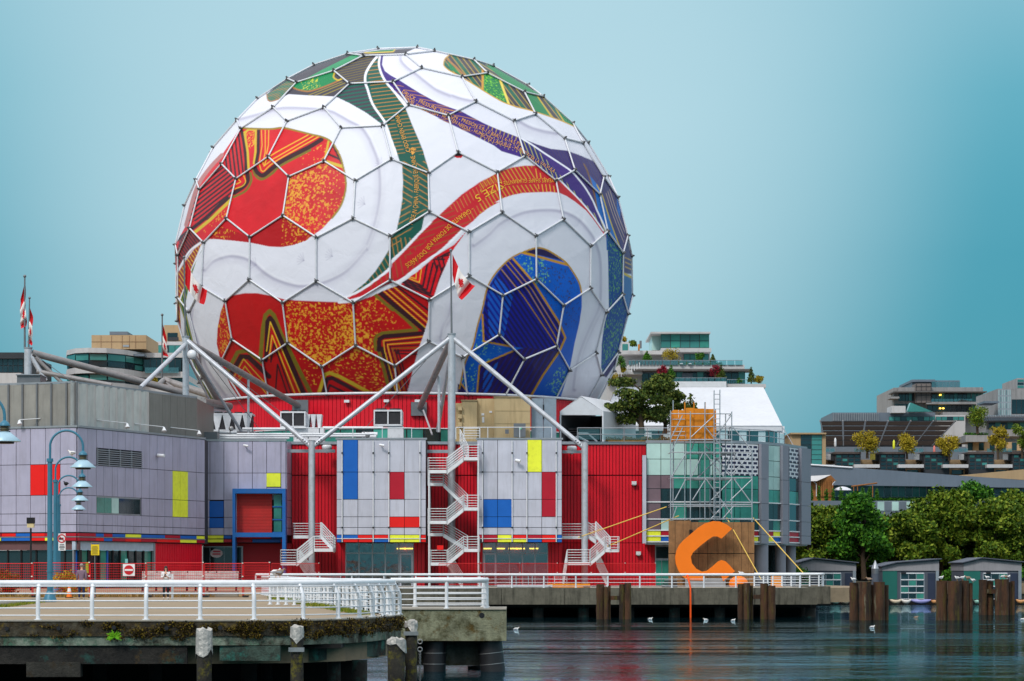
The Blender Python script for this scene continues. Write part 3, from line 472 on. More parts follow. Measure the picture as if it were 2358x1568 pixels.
k = fill(cp(('E3', 662,420, 725,418, 890,508, 1000,838, 800,735, 655,650)), rgb(0, 120, 66)); flecks(k, rgb(130, 214, 50), .54, 4, .1, 51)
for sg, w, c in ((('E3', 645,360, 642,650), 5, rgb(206, 150, 60)), (('E3', 895,508, 1020,848), 5, rgb(236, 210, 90)), (('E3', 140,200, 260,310, 390,440), 4.5, rgb(166, 116, 60)), (('E3', 1432,740, 1625,1022), 3, GLD), (('E3', 1680,895, 1805,1095), 3, GLD)): stroke(cp(sg), w, c, clip=i4, sm=False)
stroke(cp(('E3', 165,145, 110,190, 88,250, 95,300, 170,365, 330,450, 560,590, 800,740, 1000,840, 1370,945, 1600,1020, 1800,1095, 1945,1158)), 2.4, rgb(206, 160, 60))
# 11 valve
vcx, vcy = px('E6', 1545, 175); vm = np.where((np.hypot(PD[:, 0]-vcx, PD[:, 1]-vcy) < 13.4) & (PD[:, 1] > vcy + 1 + .5*np.abs(PD[:, 0]-vcx)))[0]; PCOL[vm] = rgb(206, 16, 30); vm = vm[np.hypot(PD[vm, 0]-vcx, PD[vm, 1]-vcy) < 9.6]; PCOL[vm] = rgb(24, 26, 36)
# ---- cloth material reads the printed colour
fab = bpy.data.materials.new('printed_fabric'); fab.use_nodes = True; t_ = fab.node_tree; b_ = t_.nodes['Principled BSDF']
at_ = t_.nodes.new('ShaderNodeAttribute'); at_.attribute_name = 'print'; g_ = t_.nodes.new('ShaderNodeNewGeometry')
n_ = t_.nodes.new('ShaderNodeTexNoise'); n_.inputs['Scale'].default_value = .55; n_.inputs['Detail'].default_value = 4.0; n_.inputs['Distortion'].default_value = .6
t_.links.new(g_.outputs['Position'], n_.inputs['Vector']); bp_ = t_.nodes.new('ShaderNodeBump'); bp_.inputs['Strength'].default_value = .5; bp_.inputs['Distance'].default_value = .16
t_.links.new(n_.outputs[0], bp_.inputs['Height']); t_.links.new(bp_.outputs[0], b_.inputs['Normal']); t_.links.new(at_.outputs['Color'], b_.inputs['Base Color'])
b_.inputs['Roughness'].default_value = .5; b_.inputs['Specular IOR Level'].default_value = .3
DOME = thing('geodesic_dome', (DC.x, DC.y, DC.z + ZCUT*DR), 'giant spherical geodesic dome wrapped in a printed football pattern of red, green and blue', 'dome')
droot = np.array(DOME.location); bv, bf_ = [], []
for f, fac, s, n, fs in panels:
    me = bpy.data.meshes.new('fabric_panel'); v = PV[s:s+n] + np.array(DC) - droot
    me.from_pydata([], [], []); me.vertices.add(n); me.vertices.foreach_set('co', v.ravel())
    fa = np.array(fs, np.int32); me.loops.add(fa.size); me.loops.foreach_set('vertex_index', fa.ravel()); me.polygons.add(len(fa)); me.polygons.foreach_set('loop_start', np.arange(0, fa.size, 3, dtype=np.int32))
    me.polygons.foreach_set('use_smooth', np.ones(len(fa), bool)); me.update(calc_edges=True)
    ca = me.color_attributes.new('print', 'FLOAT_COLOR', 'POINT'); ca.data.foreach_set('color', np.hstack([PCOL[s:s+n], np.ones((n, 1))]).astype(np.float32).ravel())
    me.materials.append(fab); me.validate(); o = bpy.data.objects.new('fabric_panel', me); COL.objects.link(o); o.parent = DOME
    if fac > -.1:
        o_ = len(bv); bv += [Vector(a + droot) for a in v]; bf_ += [tuple(int(q) + o_ for q in tri_) for tri_ in fs]
PBVH = BVHTree.FromPolygons(bv, bf_)
# ---- struts, node lamps, base ring
m_strut = M('strut_white_steel', rgb(216, 217, 222), .4, .15, .05, 3, dirtamt=.15, dirt=(.2, .2, .2)); m_node = M('node_dark_metal', rgb(96, 96, 98), .5, .3, .25, 3)
far_s, far_n = MB(), MB(); NDV = {}
for (i, j) in sorted(D_EDGES):
    a, b = DOME_V[i].copy(), DOME_V[j].copy()
    if a[2] < ZCUT and b[2] < ZCUT: continue
    if a[2] < ZCUT: a, b = b, a; i, j = j, i
    cut = b[2] < ZCUT
    if cut: b = a + (b-a) * ((ZCUT - a[2]) / (b[2] - a[2]))
    A_, B_ = Vector(a * DR) + DC, Vector(b * DR) + DC; fr = ((a + b) / 2) @ VIEW
    NDV[i] = (A_, a @ VIEW); NDV[j if not cut else ('r', i, j)] = (B_, b @ VIEW)
    if fr > -.12: rod('strut', DOME, m_strut, A_, B_, .088, 8)
    else: far_s.tube(A_, B_, .105, 5)
node_me = None
for k_, (p, fr) in NDV.items():
    d = (p - DC).normalized()
    if fr > -.12:
        if node_me is None:
            nm = MB().tube((0, 0, -.1), (0, 0, .14), .17, 10, .14); nm.tube((0, 0, .14), (0, 0, .28), .09, 8, .07)
            for q in range(3): a = q*2.094; nm.box((.16*math.cos(a), .16*math.sin(a), .0), (.2, .1, .1), a)
            node_me = nm.mesh('node_lamp', m_node)
        o = bpy.data.objects.new('node_lamp', node_me); COL.objects.link(o); o.parent = DOME; o.location = p - Vector(droot); o.rotation_euler = d.to_track_quat('Z', 'Y').to_euler()
    else: far_n.tube(p - d*.1, p + d*.3, .18, 6)
o = far_s.build('strut', m_strut, DOME); o['kind'] = 'stuff'; o = far_n.build('node_lamp', m_node, DOME); o['kind'] = 'stuff'
rr = DR * math.sqrt(1 - ZCUT**2); zr = DC.z + ZCUT*DR
MB().path([(DC.x + (rr+.05)*math.cos(a), DC.y + (rr+.05)*math.sin(a), zr) for a in np.linspace(0, 2*math.pi, 72, endpoint=False)], .13, 8, closed=True).build('base_ring', m_strut, DOME)
# ---- lettering on the bands
def dome_text(txt, path, h, mat, squeeze=.8, fit=True):
    cu = bpy.data.curves.new('lettering', 'FONT'); cu.body = txt; cu.size = 1.0; cu.resolution_u = 2
    to = bpy.data.objects.new('lettering_tmp', cu); COL.objects.link(to); bpy.context.view_layer.update()
    me = bpy.data.meshes.new_from_object(to.evaluated_get(bpy.context.evaluated_depsgraph_get())); bpy.data.objects.remove(to)
    v = np.array([q.co[:] for q in me.vertices]); v[:, 0] -= v[:, 0].min(); path = spline(path, 10)
    sl = np.r_[0, np.cumsum(np.linalg.norm(np.diff(path, axis=0), axis=1))]; k = sl[-1] / v[:, 0].max() if fit else h * squeeze
    sx = v[:, 0] * k; cx_, cy_ = np.interp(sx, sl, path[:, 0]), np.interp(sx, sl, path[:, 1])
    tx = np.interp(sx + .5, sl, path[:, 0]) - np.interp(sx - .5, sl, path[:, 0]); ty = np.interp(sx + .5, sl, path[:, 1]) - np.interp(sx - .5, sl, path[:, 1]); ln = np.hypot(tx, ty) + 1e-9
    X = cx_ + ty/ln * v[:, 1]*h*1.42; Y = cy_ - tx/ln * v[:, 1]*h*1.42; out = []
    cam0 = Vector((0, 0, CAMZ))
    for x, y in zip(X, Y):
        d = (W(x, y, 100) - cam0).normalized(); hit = PBVH.ray_cast(cam0, d); p = hit[0] if hit[0] is not None else W(x, y, 268)
        out.append(p - d*.05 - Vector(droot))
    for q, p in zip(me.vertices, out): q.co = p
    me.materials.clear(); me.materials.append(mat); me.name = 'lettering'; o = bpy.data.objects.new('lettering', me); COL.objects.link(o); o.parent = DOME; return o
m_let = M('print_gold', rgb(224, 158, 66), .5, 0, .05); m_let2 = M('print_yellow', rgb(232, 176, 42), .5, 0, .05)
dome_text('MADE IN CHINA - FABRIQU\u00c9 EN CHINE - FABRICADO EM/EN CHINA', cp(('E6', 890,1210, 935,1090, 968,900, 978,600, 945,330, 893,100), ('E2', 1575,1500, 1490,1250, 1410,990)), 10.5, m_let)
dome_text('DRUCK - PRESSURE - PRESSION - PRESI\u00d3N 0.8-1.0 BAR/11.6-14.5 PSI', cp(('E2', 1450,680, 1640,795, 1900,915), ('E3', 0,950, 330,1085, 600,1200, 800,1298, 1000,1375, 1190,1440)), 8.6, m_let)
dome_text('NADEL ANFEUCHTEN - MOISTEN NEEDLE - HUMECTEZ L\u2019AIGUILLE - HUMEDECER LA VALVULA', cp(('E2', 1480,750, 1620,860, 1800,950), ('E3', 180,1085, 350,1178, 530,1250, 700,1340, 900,1425, 1150,1500), ('E4', 520,205, 660,300, 800,375, 945,470)), 8.6, m_let)
dome_text('2 YEARS SHAPE GUARANTEE -', cp(('E4', 990,545, 800,548, 600,550, 400,562, 190,600)), 9.4, m_let2)
dome_text('SIZE 5', cp(('E6', 2160,590, 2000,660, 1770,800)), 17, m_let2)
dome_text('- GARANT\u00cdA DE FORMA POR DOS A\u00d1OS', cp(('E6', 1740,960, 1600,1040, 1430,1170, 1290,1310, 1130,1450), ('E7', 1200,200, 960,380)), 11, m_let2)
# ================================================================ setting: water, land, decks
WZ = -2.26
def water_mat():
    m = bpy.data.materials.new('harbour_water'); m.use_nodes = True; t = m.node_tree; b = t.nodes['Principled BSDF']; l = t.links.new
    
    g = t.nodes.new('ShaderNodeNewGeometry'); last = None
    wm = t.nodes.new('ShaderNodeTexNoise'); wm.inputs['Scale'].default_value = 1.0; wm.inputs['Detail'].default_value = 2.0; wp = t.nodes.new('ShaderNodeMapping'); wp.inputs['Scale'].default_value = (.012, .07, 1); l(g.outputs['Position'], wp.inputs[0]); l(wp.outputs[0], wm.inputs['Vector'])
    wr_ = t.nodes.new('ShaderNodeMapRange'); wr_.inputs['From Min'].default_value = .40; wr_.inputs['From Max'].default_value = .62; wr_.inputs['To Min'].default_value = .35; wr_.inputs['To Max'].default_value = 1.9; l(wm.outputs[0], wr_.inputs[0])
    for sc, st, di, stretch in ((1.0, .8, .050, (1.5, .6, 1)), (2.4, .8, .026, (1.3, .8, 1)), (.2, .7, .10, (.7, 1.0, 1))):
        mp = t.nodes.new('ShaderNodeMapping'); mp.inputs['Scale'].default_value = stretch; mp.inputs['Rotation'].default_value = (0, 0, .12)
        n = t.nodes.new('ShaderNodeTexNoise'); n.inputs['Scale'].default_value = sc; n.inputs['Detail'].default_value = 4.0; n.inputs['Distortion'].default_value = .4
        bp = t.nodes.new('ShaderNodeBump'); bp.inputs['Strength'].default_value = st; bp.inputs['Distance'].default_value = di
        l(g.outputs['Position'], mp.inputs[0]); l(mp.outputs[0], n.inputs['Vector']); hm = t.nodes.new('ShaderNodeMath'); hm.operation = 'MULTIPLY'; l(n.outputs[0], hm.inputs[0]); l(wr_.outputs[0], hm.inputs[1]); l(hm.outputs[0], bp.inputs['Height'])
        if last is not None: l(last.outputs[0], bp.inputs['Normal'])
        last = bp
    df = t.nodes.new('ShaderNodeBsdfDiffuse'); df.inputs[0].default_value = (.004, .022, .028, 1); gs = t.nodes.new('ShaderNodeBsdfGlossy'); gs.inputs['Color'].default_value = (.60, .80, .90, 1); gs.inputs['Roughness'].default_value = .02; fr = t.nodes.new('ShaderNodeFresnel'); fr.inputs[0].default_value = 1.33; mx = t.nodes.new('ShaderNodeMixShader')
    for q in (gs, fr): l(last.outputs[0], q.inputs['Normal'])
    l(fr.outputs[0], mx.inputs[0]); l(df.outputs[0], mx.inputs[1]); l(gs.outputs[0], mx.inputs[2]); l(mx.outputs[0], t.nodes['Material Output'].inputs[0]); t.nodes.remove(b); return m
def sheet(name, pts, z, mat):
    o = MB().add([(x, y, z) for x, y in pts], [tuple(range(len(pts)))]).build(name, mat, None, (0, 0, 0)); return struct(o)
sheet('water', [(-3000, -200), (3000, -200), (3000, 4000), (-3000, 4000)], WZ, water_mat())
m_pave = M('promenade_concrete', rgb(146, 128, 104), .85, 0, .16, .6, .3, 12, dirtamt=.5, dirt=rgb(110, 98, 80))
m_deck = M('deck_concrete', rgb(152, 146, 134), .85, 0, .14, .8, .3, 12, dirtamt=.4, dirt=rgb(90, 84, 70))
m_fasc = M('pier_fascia_concrete', rgb(98, 94, 82), .9, 0, .3, 1.4, .5, 6, streak=1, dirtamt=.95, dirt=rgb(36, 36, 28))
m_soil = M('dry_verge_soil', rgb(158, 122, 72), .95, 0, .3, 1.1, .6, 7)
m_kerb = M('kerb_concrete', rgb(140, 134, 122), .85, 0, .15, 2, .3)
m_dark = M('shadow_gap_backing', rgb(56, 54, 62), .8, 0, .1)
# land: promenade on the near side, plaza round the building, shore behind
land_pts = [(-260, 80.2), (-8.2, 80.2), (-6.2, 80.8), (-4.9, 82.6), (-4.15, 85.6), (-3.75, 88.9), (-14.6, 165), (-19.5, 221), (23.2, 221), (23.2, 232), (31, 236), (31, 262), (27, 316), (900, 316), (900, 1500), (-900, 1500), (-900, 80.2)]
land = MB(); land.prism([(x, y, -.02) for x, y in land_pts], (0, 0, -1.2)); struct(land.build('ground', m_pave, None, (0, 0, 0)))
sheet('dry_verge', [(-60, 96), (-22.5, 96), (-21.2, 100), (-20.4, 108), (-22, 132), (-22, 146), (-60, 146)], -.005, m_soil)
MB().path([(-60, 95.8, .04), (-24, 95.8, .04), (-22, 96.4, .04), (-20.9, 99.5, .04), (-20.1, 108, .04), (-21.7, 132, .04)], .16, 6).build('kerb', m_kerb, None, (0, 0, 0))['kind'] = 'structure'
sheet('planting_strip', [(-70, 152.5), (-14.6, 152.5), (-15.4, 168), (-70, 168)], .0, M('planting_soil', rgb(132, 100, 52), .95, 0, .3, 1.5, .6, 7))
# ================================================================ wall helper
class Wall:
    def __init__(s, p0, p1):
        s.p0 = Vector((p0[0], p0[1], 0)); s.p1 = Vector((p1[0], p1[1], 0)); s.d = (s.p1 - s.p0).normalized(); s.n = Vector((s.d.y, -s.d.x, 0)); s.len = (s.p1 - s.p0).length; s.rz = math.atan2(s.d.y, s.d.x)
    def s_at(s, c, x):
        a = (px(c, x, 0)[0] - CX0) / FPX; den = s.d.x - a * s.d.y
        return (a * s.p0.y - s.p0.x) / den
    def box(s, name, par, mat, s0, s1, z0, z1, off=0.0, th=.06, gap=0.0):
        c = s.p0 + s.d * ((s0+s1)/2) + s.n * (off + th/2); return piece(name, par, mat, (c.x, c.y, (z0+z1)/2), (abs(s1-s0) - gap, th, abs(z1-z0) - gap), s.rz)
    def pt(s, a, z, off=0.0): v = s.p0 + s.d * a + s.n * off; return Vector((v.x, v.y, z))
def gw(x, Y): return ((x - CX0) * Y / FPX, Y)
m_lavL = M('lavender_metal_panel', rgb(180, 176, 198), .42, .2, .08, .5, dirtamt=.3, streak=1, dirt=rgb(120, 112, 116))
m_lavM = M('pale_lavender_panel', rgb(200, 200, 213), .42, .2, .08, .5, dirtamt=.32, streak=1, dirt=rgb(150, 146, 152))
m_red = M('bright_red_panel', rgb(230, 18, 12), .45, 0, .06, .7); m_dkr = M('crimson_panel', rgb(176, 10, 40), .45, 0, .08, .7); m_blu = M('blue_panel', rgb(14, 96, 186), .45, 0, .08, .7)
m_yel = M('lime_yellow_panel', rgb(240, 246, 62), .45, 0, .06, .7, dirtamt=.2); m_rclad = M('red_ribbed_cladding', rgb(222, 6, 36), .45, 0, .09, .4, dirtamt=.3, streak=1, dirt=rgb(140, 6, 24))
m_rback = M('cladding_joint_dark_red', rgb(104, 4, 16), .7); m_trim = M('grey_metal_trim', rgb(160, 164, 170), .4, .5, .08); m_white = M('white_painted_steel', rgb(228, 230, 234), .4, .05, .05, 2, dirtamt=.18, dirt=rgb(150, 146, 138))
m_glass = M('dark_tinted_glass', rgb(26, 44, 48), .08, 0, .3, .35, spec=.9); m_gteal = M('teal_glass', rgb(62, 142, 126), .1, 0, .4, .35, spec=.8); m_gpale = M('frosted_pale_glass', rgb(180, 212, 206), .2, 0, .14, .5, spec=.6)
m_blk = M('black_metal', rgb(30, 30, 34), .5, .3, .1); m_grey = M('mid_grey_metal', rgb(120, 122, 126), .45, .5, .1)
def clear_glass(name, tint, tr):
    m = bpy.data.materials.new(name); MATS[name] = m; m.use_nodes = True; t = m.node_tree; t.nodes.clear(); l = t.links.new
    o = t.nodes.new('ShaderNodeOutputMaterial'); a = t.nodes.new('ShaderNodeBsdfTransparent'); a.inputs[0].default_value = (*tint, 1); g = t.nodes.new('ShaderNodeBsdfGlossy'); g.inputs['Roughness'].default_value = .03
    n = t.nodes.new('ShaderNodeTexNoise'); n.inputs['Scale'].default_value = .8; ge = t.nodes.new('ShaderNodeNewGeometry'); l(ge.outputs['Position'], n.inputs['Vector']); bp = t.nodes.new('ShaderNodeBump'); bp.inputs['Strength'].default_value = .25; bp.inputs['Distance'].default_value = .05; l(n.outputs[0], bp.inputs['Height']); l(bp.outputs[0], g.inputs['Normal'])
    fr = t.nodes.new('ShaderNodeFresnel'); mr = t.nodes.new('ShaderNodeMapRange'); mr.inputs['To Min'].default_value = 1 - tr; mr.inputs['To Max'].default_value = 1.0; l(fr.outputs[0], mr.inputs[0])
    x = t.nodes.new('ShaderNodeMixShader'); l(mr.outputs[0], x.inputs[0]); l(a.outputs[0], x.inputs[1]); l(g.outputs[0], x.inputs[2]); l(x.outputs[0], o.inputs[0]); return m
m_shop = clear_glass('shopfront_glass', (.62, .72, .70), .82)
m_rail_glass = clear_glass('balustrade_glass', (.72, .86, .86), .8)
m_lamp_on = M('lit_lamp', rgb(255, 200, 90), .5, emit=(rgb(255, 196, 70), 5.0))
# ================================================================ gallery wing (clad in lavender panels), two faces
GW = thing('gallery_wing', (XA('fl', 690, 225), 225, 0), 'lavender panel-clad wing with a grey mesh roof screen and coloured stripe band', 'building')
wl = Wall(gw(-60, 229), gw(177.3, 225)); wr = Wall(gw(177.3, 225), gw(470.5, 246))
zr_ = [12.8, 9.9, 7.43, 5.96, 5.06, 4.46]
core = MB(); far = wr.pt(wr.len, 0); a0 = wl.pt(0, 0); c0 = wl.pt(wl.len, 0)
core.prism([(a0.x, a0.y+.02, 3.74), (c0.x, c0.y+.02, 3.74), (far.x, far.y+.02, 3.74), (far.x-.6, 268, 3.74), (a0.x, 268, 3.74)], (0, 0, 9.1)); core.build('wall', m_dark, GW)
def grid(wall, cr, xs, zs, par, mat, skip=(), off=.02):
    ss = [wall.s_at(cr, x) for x in xs]
    for i in range(len(ss)-1):
        for j in range(len(zs)-1):
            if (i, j) in skip: continue
            wall.box('cladding_panel', par, mat, ss[i], ss[i+1], zs[j+1], zs[j], off, .07, .045)
def sp(wall, cr, x0, x1, z0, z1, mat, par, name='cladding_panel', off=.025, th=.08, gap=.04): return wall.box(name, par, mat, wall.s_at(cr, x0), wall.s_at(cr, x1), z0, z1, off, th, gap)
xl = [-230, -110, 15, 150, 278, 414, 545, 690]; grid(wl, 'fl', xl, zr_, GW, m_lavL, skip={(4, 1), (5, 1)})
for a, b in ((278, 408), (408, 545)): sp(wl, 'fl', a, b, zr_[2], zr_[1], m_red, GW)
xr = [690, 778, 855, 920, 997, 1045, 1113, 1188, 1260, 1332, 1400, 1468, 1538, 1605, 1675, 1752, 1826]
sk = {(i, 2) for i in range(2, 8)} | {(12, 1), (12, 2), (13, 1), (13, 2)}; grid(wr, 'fl', xr, zr_, GW, m_lavL, skip=sk | {(i, 0) for i in range(2, 8)})
for i in range(2, 8): sp(wr, 'fl', xr[i], xr[i+1], 11.3, 12.8, m_lavL, GW)
for i in (12, 13):
    for j in (1, 2): sp(wr, 'fl', xr[i], xr[i+1], zr_[j+1], zr_[j], m_yel, GW)
# louvre grille and ribbon window
sg0, sg1 = wr.s_at('fl', 857), wr.s_at('fl', 1262)
lb0 = wr.box('louvre_back', GW, m_blk, sg0, sg1, 9.88, 11.28, .0, .06)
for k in range(4): wr.box('louvre_frame', GW, m_trim, sg0 + (sg1-sg0)*k/4 , sg0 + (sg1-sg0)*k/4 + .1, 9.88, 11.28, .07, .1)
for k in range(8): wr.box('louvre_slat', lb0, m_trim, sg0, sg1, 9.93 + k*.17, 10.0 + k*.17, .06, .12)
s0, s1 = wr.s_at('fl', 852), wr.s_at('fl', 1252); wf0 = wr.box('window_frame', GW, m_trim, s0, s1, 5.96, 7.43, .01, .07)
for k, mt in enumerate((m_gteal, m_gteal, m_gpale, m_glass, m_glass, m_glass)): wr.box('pane', wf0, mt, s0 + .1 + (s1-s0-.2)*k/6, s0 + .1 + (s1-s0-.2)*(k+1)/6, 6.05, 7.33, .05, .05, .05)
K = {'r': m_red, 'd': m_dkr, 'b': m_blu, 'y': m_yel}
for z0, z1, ll, rl_ in ((4.13, 4.40, ((-200, 15, 'd'), (20, 148, 'r'), (148, 278, 'b'), (285, 408, 'r'), (408, 690, 'd')), ((690, 848, 'd'), (848, 920, 'b'), (920, 997, 'd'), (997, 1113, 'b'), (1113, 1255, 'y'), (1255, 1468, 'b'), (1468, 1605, 'd'), (1605, 1752, 'b'), (1752, 1824, 'y'))),
                       (3.78, 4.05, ((-200, 15, 'y'), (20, 148, 'b'), (148, 278, 'b'), (285, 408, 'r'), (408, 545, 'y'), (545, 690, 'd')), ((690, 848, 'd'), (848, 920, 'r'), (920, 997, 'b'), (997, 1113, 'd'), (1113, 1255, 'r'), (1255, 1395, 'd'), (1395, 1605, 'r'), (1605, 1752, 'y'), (1752, 1824, 'd')))):
    for a, b, c in ll: sp(wl, 'fl', a, b, z0, z1, K[c], GW, 'stripe_panel', .03, .08, .03)
    for a, b, c in rl_: sp(wr, 'fl', a, b, z0, z1, K[c], GW, 'stripe_panel', .03, .08, .03)
wl.box('band_trim', GW, m_trim, 0, wl.len, 4.06, 4.12, .02, .12); wr.box('band_trim', GW, m_trim, 0, wr.len, 4.06, 4.12, .02, .12)
wl.box('parapet_cap', GW, m_trim, 0, wl.len + .1, 12.82, 12.98, -.1, .26); wr.box('parapet_cap', GW, m_trim, 0, wr.len, 12.82, 12.98, -.1, .26)
# ground floor of the wing
wl.box('soffit_beam', GW, M('brown_fascia', rgb(104, 72, 74), .6), 0, wl.len, 3.05, 3.74, -.5, .3); sa, sb = 0, wr.s_at('fl', 1398); wr.box('soffit_beam', GW, M('pale_blue_fascia', rgb(170, 184, 200), .5), sa, sb, 3.05, 3.74, -.45, .3)
xs_ = [-200, 45, 165, 300, 430, 555, 640, 690]
for a, b in zip(xs_[:-1], xs_[1:]): sp(wl, 'fl', a, b, .15, 3.05, m_glass, GW, 'pane', -.5, .05, .06); sp(wl, 'fl', b-6, b+6, 0, 3.05, m_blk, GW, 'mullion', -.46, .1, 0)
sp(wl, 'fl', 636, 668, .0, 3.05, m_blu, GW, 'mullion', -.42, .1, 0)
xs_ = [695, 760, 825, 890, 925, 995, 1045, 1110, 1180, 1250, 1320, 1395]
for k, (a, b) in enumerate(zip(xs_[:-1], xs_[1:])): sp(wr, 'fl', a, b, .15, 3.05, (m_glass, m_gteal, m_glass)[k % 3], GW, 'pane', -.45, .05, .05); sp(wr, 'fl', b-5, b+5, 0, 3.05, m_blu if b == 995 else m_blk, GW, 'mullion', -.41, .1, 0)
sp(wr, 'fl', 690, 712, 0, 3.05, m_trim, GW, 'mullion', -.41, .1, 0); sp(wr, 'fl', 1390, 1402, 0, 3.7, m_trim, GW, 'mullion', -.3, .2, 0)
sa, sb = wr.s_at('fl', 1404), wr.s_at('fl', 1822); nn = 20; wr.box('cladding_backing', GW, m_rback, sa, sb, 0, 3.74, -.3, .1)
for k in range(nn): wr.box('cladding_sheet', GW, m_rclad, sa + (sb-sa)*k/nn, sa + (sb-sa)*(k+1)/nn, 0, 3.72, -.2, .08, .05)
# roof screen
m_scr = M('mesh_screen_grey', rgb(152, 149, 143), .5, .35, .12, .6, dirtamt=.3, streak=1, dirt=rgb(96, 90, 86)); m_scrl = M('pleated_screen_pale', rgb(208, 205, 200), .5, .3, .1, .6, dirtamt=.3, streak=1, dirt=rgb(120, 112, 106)); m_scrd = M('flat_screen_dark', rgb(136, 133, 127), .5, .35, .1, .6, dirtamt=.3, streak=1, dirt=rgb(84, 80, 76))
xs_ = [-230, -90, 45, 170, 300, 428, 565, 655]
for a, b in zip(xs_[:-1], xs_[1:]): sp(wl, 'bl', a, b, 12.98, 16.4, m_scr, GW, 'screen_panel', -.6, .05, .05); sp(wl, 'bl', b-7, b+7, 12.98, 16.46, m_grey, GW, 'screen_post', -.56, .12, 0)
xs_ = [690, 772, 848, 920, 993, 1042, 1113, 1190, 1258, 1325, 1392]
for a, b in zip(xs_[:-1], xs_[1:]):
    sa, sb = wr.s_at('bl', a), wr.s_at('bl', b); mm = MB(); n = 7; lo = [wr.pt(sa + (sb-sa)*q/n, 12.98, -.6 + .16*math.sin(math.pi*q/n)) for q in range(n+1)]
    mm.add(lo + [p + Vector((0, 0, 3.45)) for p in lo], [(q, q+1, n+2+q, n+1+q) for q in range(n)], True); mm.build('screen_panel', m_scrl, GW)
xs_ = [1392, 1510, 1580, 1645, 1715, 1815]
for a, b in zip(xs_[:-1], xs_[1:]): sp(wr, 'bl', a, b, 12.98, 16.4, m_scrd, GW, 'screen_panel', -.6, .05, .05)
wl.box('screen_rail', GW, m_trim, 0, wl.len - .4, 16.4, 16.56, -.66, .14); wr.box('screen_rail', GW, m_trim, .2, wr.s_at('bl', 1815), 16.4, 16.56, -.66, .14)
e_ = wr.pt(wr.s_at('bl', 1815), 0, -.6); MB().bx(e_.x-.05, e_.x+.03, e_.y, e_.y+14, 12.98, 16.4).build('screen_panel', m_scrd, GW)
sgl = thing('roof_hatch', P('bl', 255, 1060, 236), 'small grey metal roof housing behind the mesh roof screen', 'roof hatch'); MB().bx(XA('bl', 152, 236), XA('bl', 360, 236), 236, 239, 14.5, ZA('bl', 1010, 236)).build('housing', m_grey, sgl); MB().bx(XA('bl', 145, 236), XA('bl', 366, 236), 235.8, 239.2, ZA('bl', 1010, 236), ZA('bl', 1002, 236)).build('lid', m_trim, sgl)
for k, (x, side, tx) in enumerate(((205, wl, 330), (1090, wr, 920), (1420, wr, 1255), (1735, wr, 1575))):
    sA = side.s_at('fl', x); z = 13.35; t = thing('wall_floodlight', side.pt(sA, z, .5), ('white floodlight on a thin arm, leftmost below the grey roof screen', 'white floodlight on a thin arm below the pale pleated screen', 'white floodlight on a thin arm where pleated screen meets flat screen', 'white floodlight on a thin arm, rightmost below the flat grey screen')[k], 'floodlight', 'floodlights along the roof screen')
    MB().tube(side.pt(sA, z+.15, .5), side.pt(side.s_at('fl', tx), z+.28, -.5), .035, 6).build('arm', m_white, t); p = side.pt(sA, z, .5); MB().tube(p + Vector((0, 0, .12)), p + Vector((.05, -.12, -.22)), .08, 8, .22).build('lamp_head', m_white, t)
for wn_, w_, x, z, lb in (('wall_camera', wr, 1400, 11.1, 'white bullet camera on the lavender wall right of the louvre grille'),):
    p = w_.pt(w_.s_at('fl', x), z, .25); t = thing(wn_, p, lb, 'camera'); MB().box(p, (.12, .4, .16)).build('bracket', m_grey, t); MB().tube(p + Vector((-.1, -.1, 0)), p + Vector((.5, -.35, -.06)), .14, 8).build('housing', m_white, t)
# ================================================================ red hall body, loading wing and the two panel blocks
YH = 253.0
zf = [12.86, 10.03, 7.64, 6.11, 5.17, 4.53]
RH = thing('red_hall', (W(1080, 0, YH).x, YH, 0), 'long hall clad in crimson ribbed metal between the grey panel blocks', 'building')
hx0, hx1 = XA('f2', 822, YH), XA('l1', 270, YH)
MB().bx(XA('f2', 60, YH), XA('f4', 405, YH), YH+.05, 300, 0, 12.7).build('wall', m_rback, RH)
MB().bx(XA('f2', 50, YH), XA('f4', 415, YH), YH-.25, 300, 12.7, 12.95).build('roof', m_trim, RH)
wh = Wall((hx0, YH), (hx1, YH)); pitch = .285
def red_bay(xa, xb, z0=0.0, zs=12.68):
    n = max(1, int((xb-xa)/pitch)); w = (xb-xa)/n
    for k in range(n):
        for a, b in ((z0, 9.88), (9.98, zs)):
            pbox('cladding_sheet', RH, m_rclad, xa+k*w+.025, xa+(k+1)*w-.025, YH-.10, YH-.0, a, b)
red_bay(XA('f2', 822, YH), XA('f2', 1240, YH)); red_bay(XA('f3', 225, YH), XA('f3', 720, YH)); red_bay(XA('f3', 1440, YH), XA('f4', 405, YH), 3.9); red_bay(XA('f3', 1440, YH), XA('l1', 270, YH), 0, 3.8) if False else None
xa, xb = XA('f3', 1440, YH), XA('l1', 270, YH); n = int((xb-xa)/pitch)
for k in range(n): w = (xb-xa)/n; pbox('cladding_sheet', RH, m_rclad, xa+k*w+.025, xa+(k+1)*w-.025, YH-.10, YH, 0, 3.85)
MB().bx(XA('f4', 400, YH), XA('l1', 272, YH), YH+.05, 262, 0, 3.85).build('lower_wall', m_rback, RH)
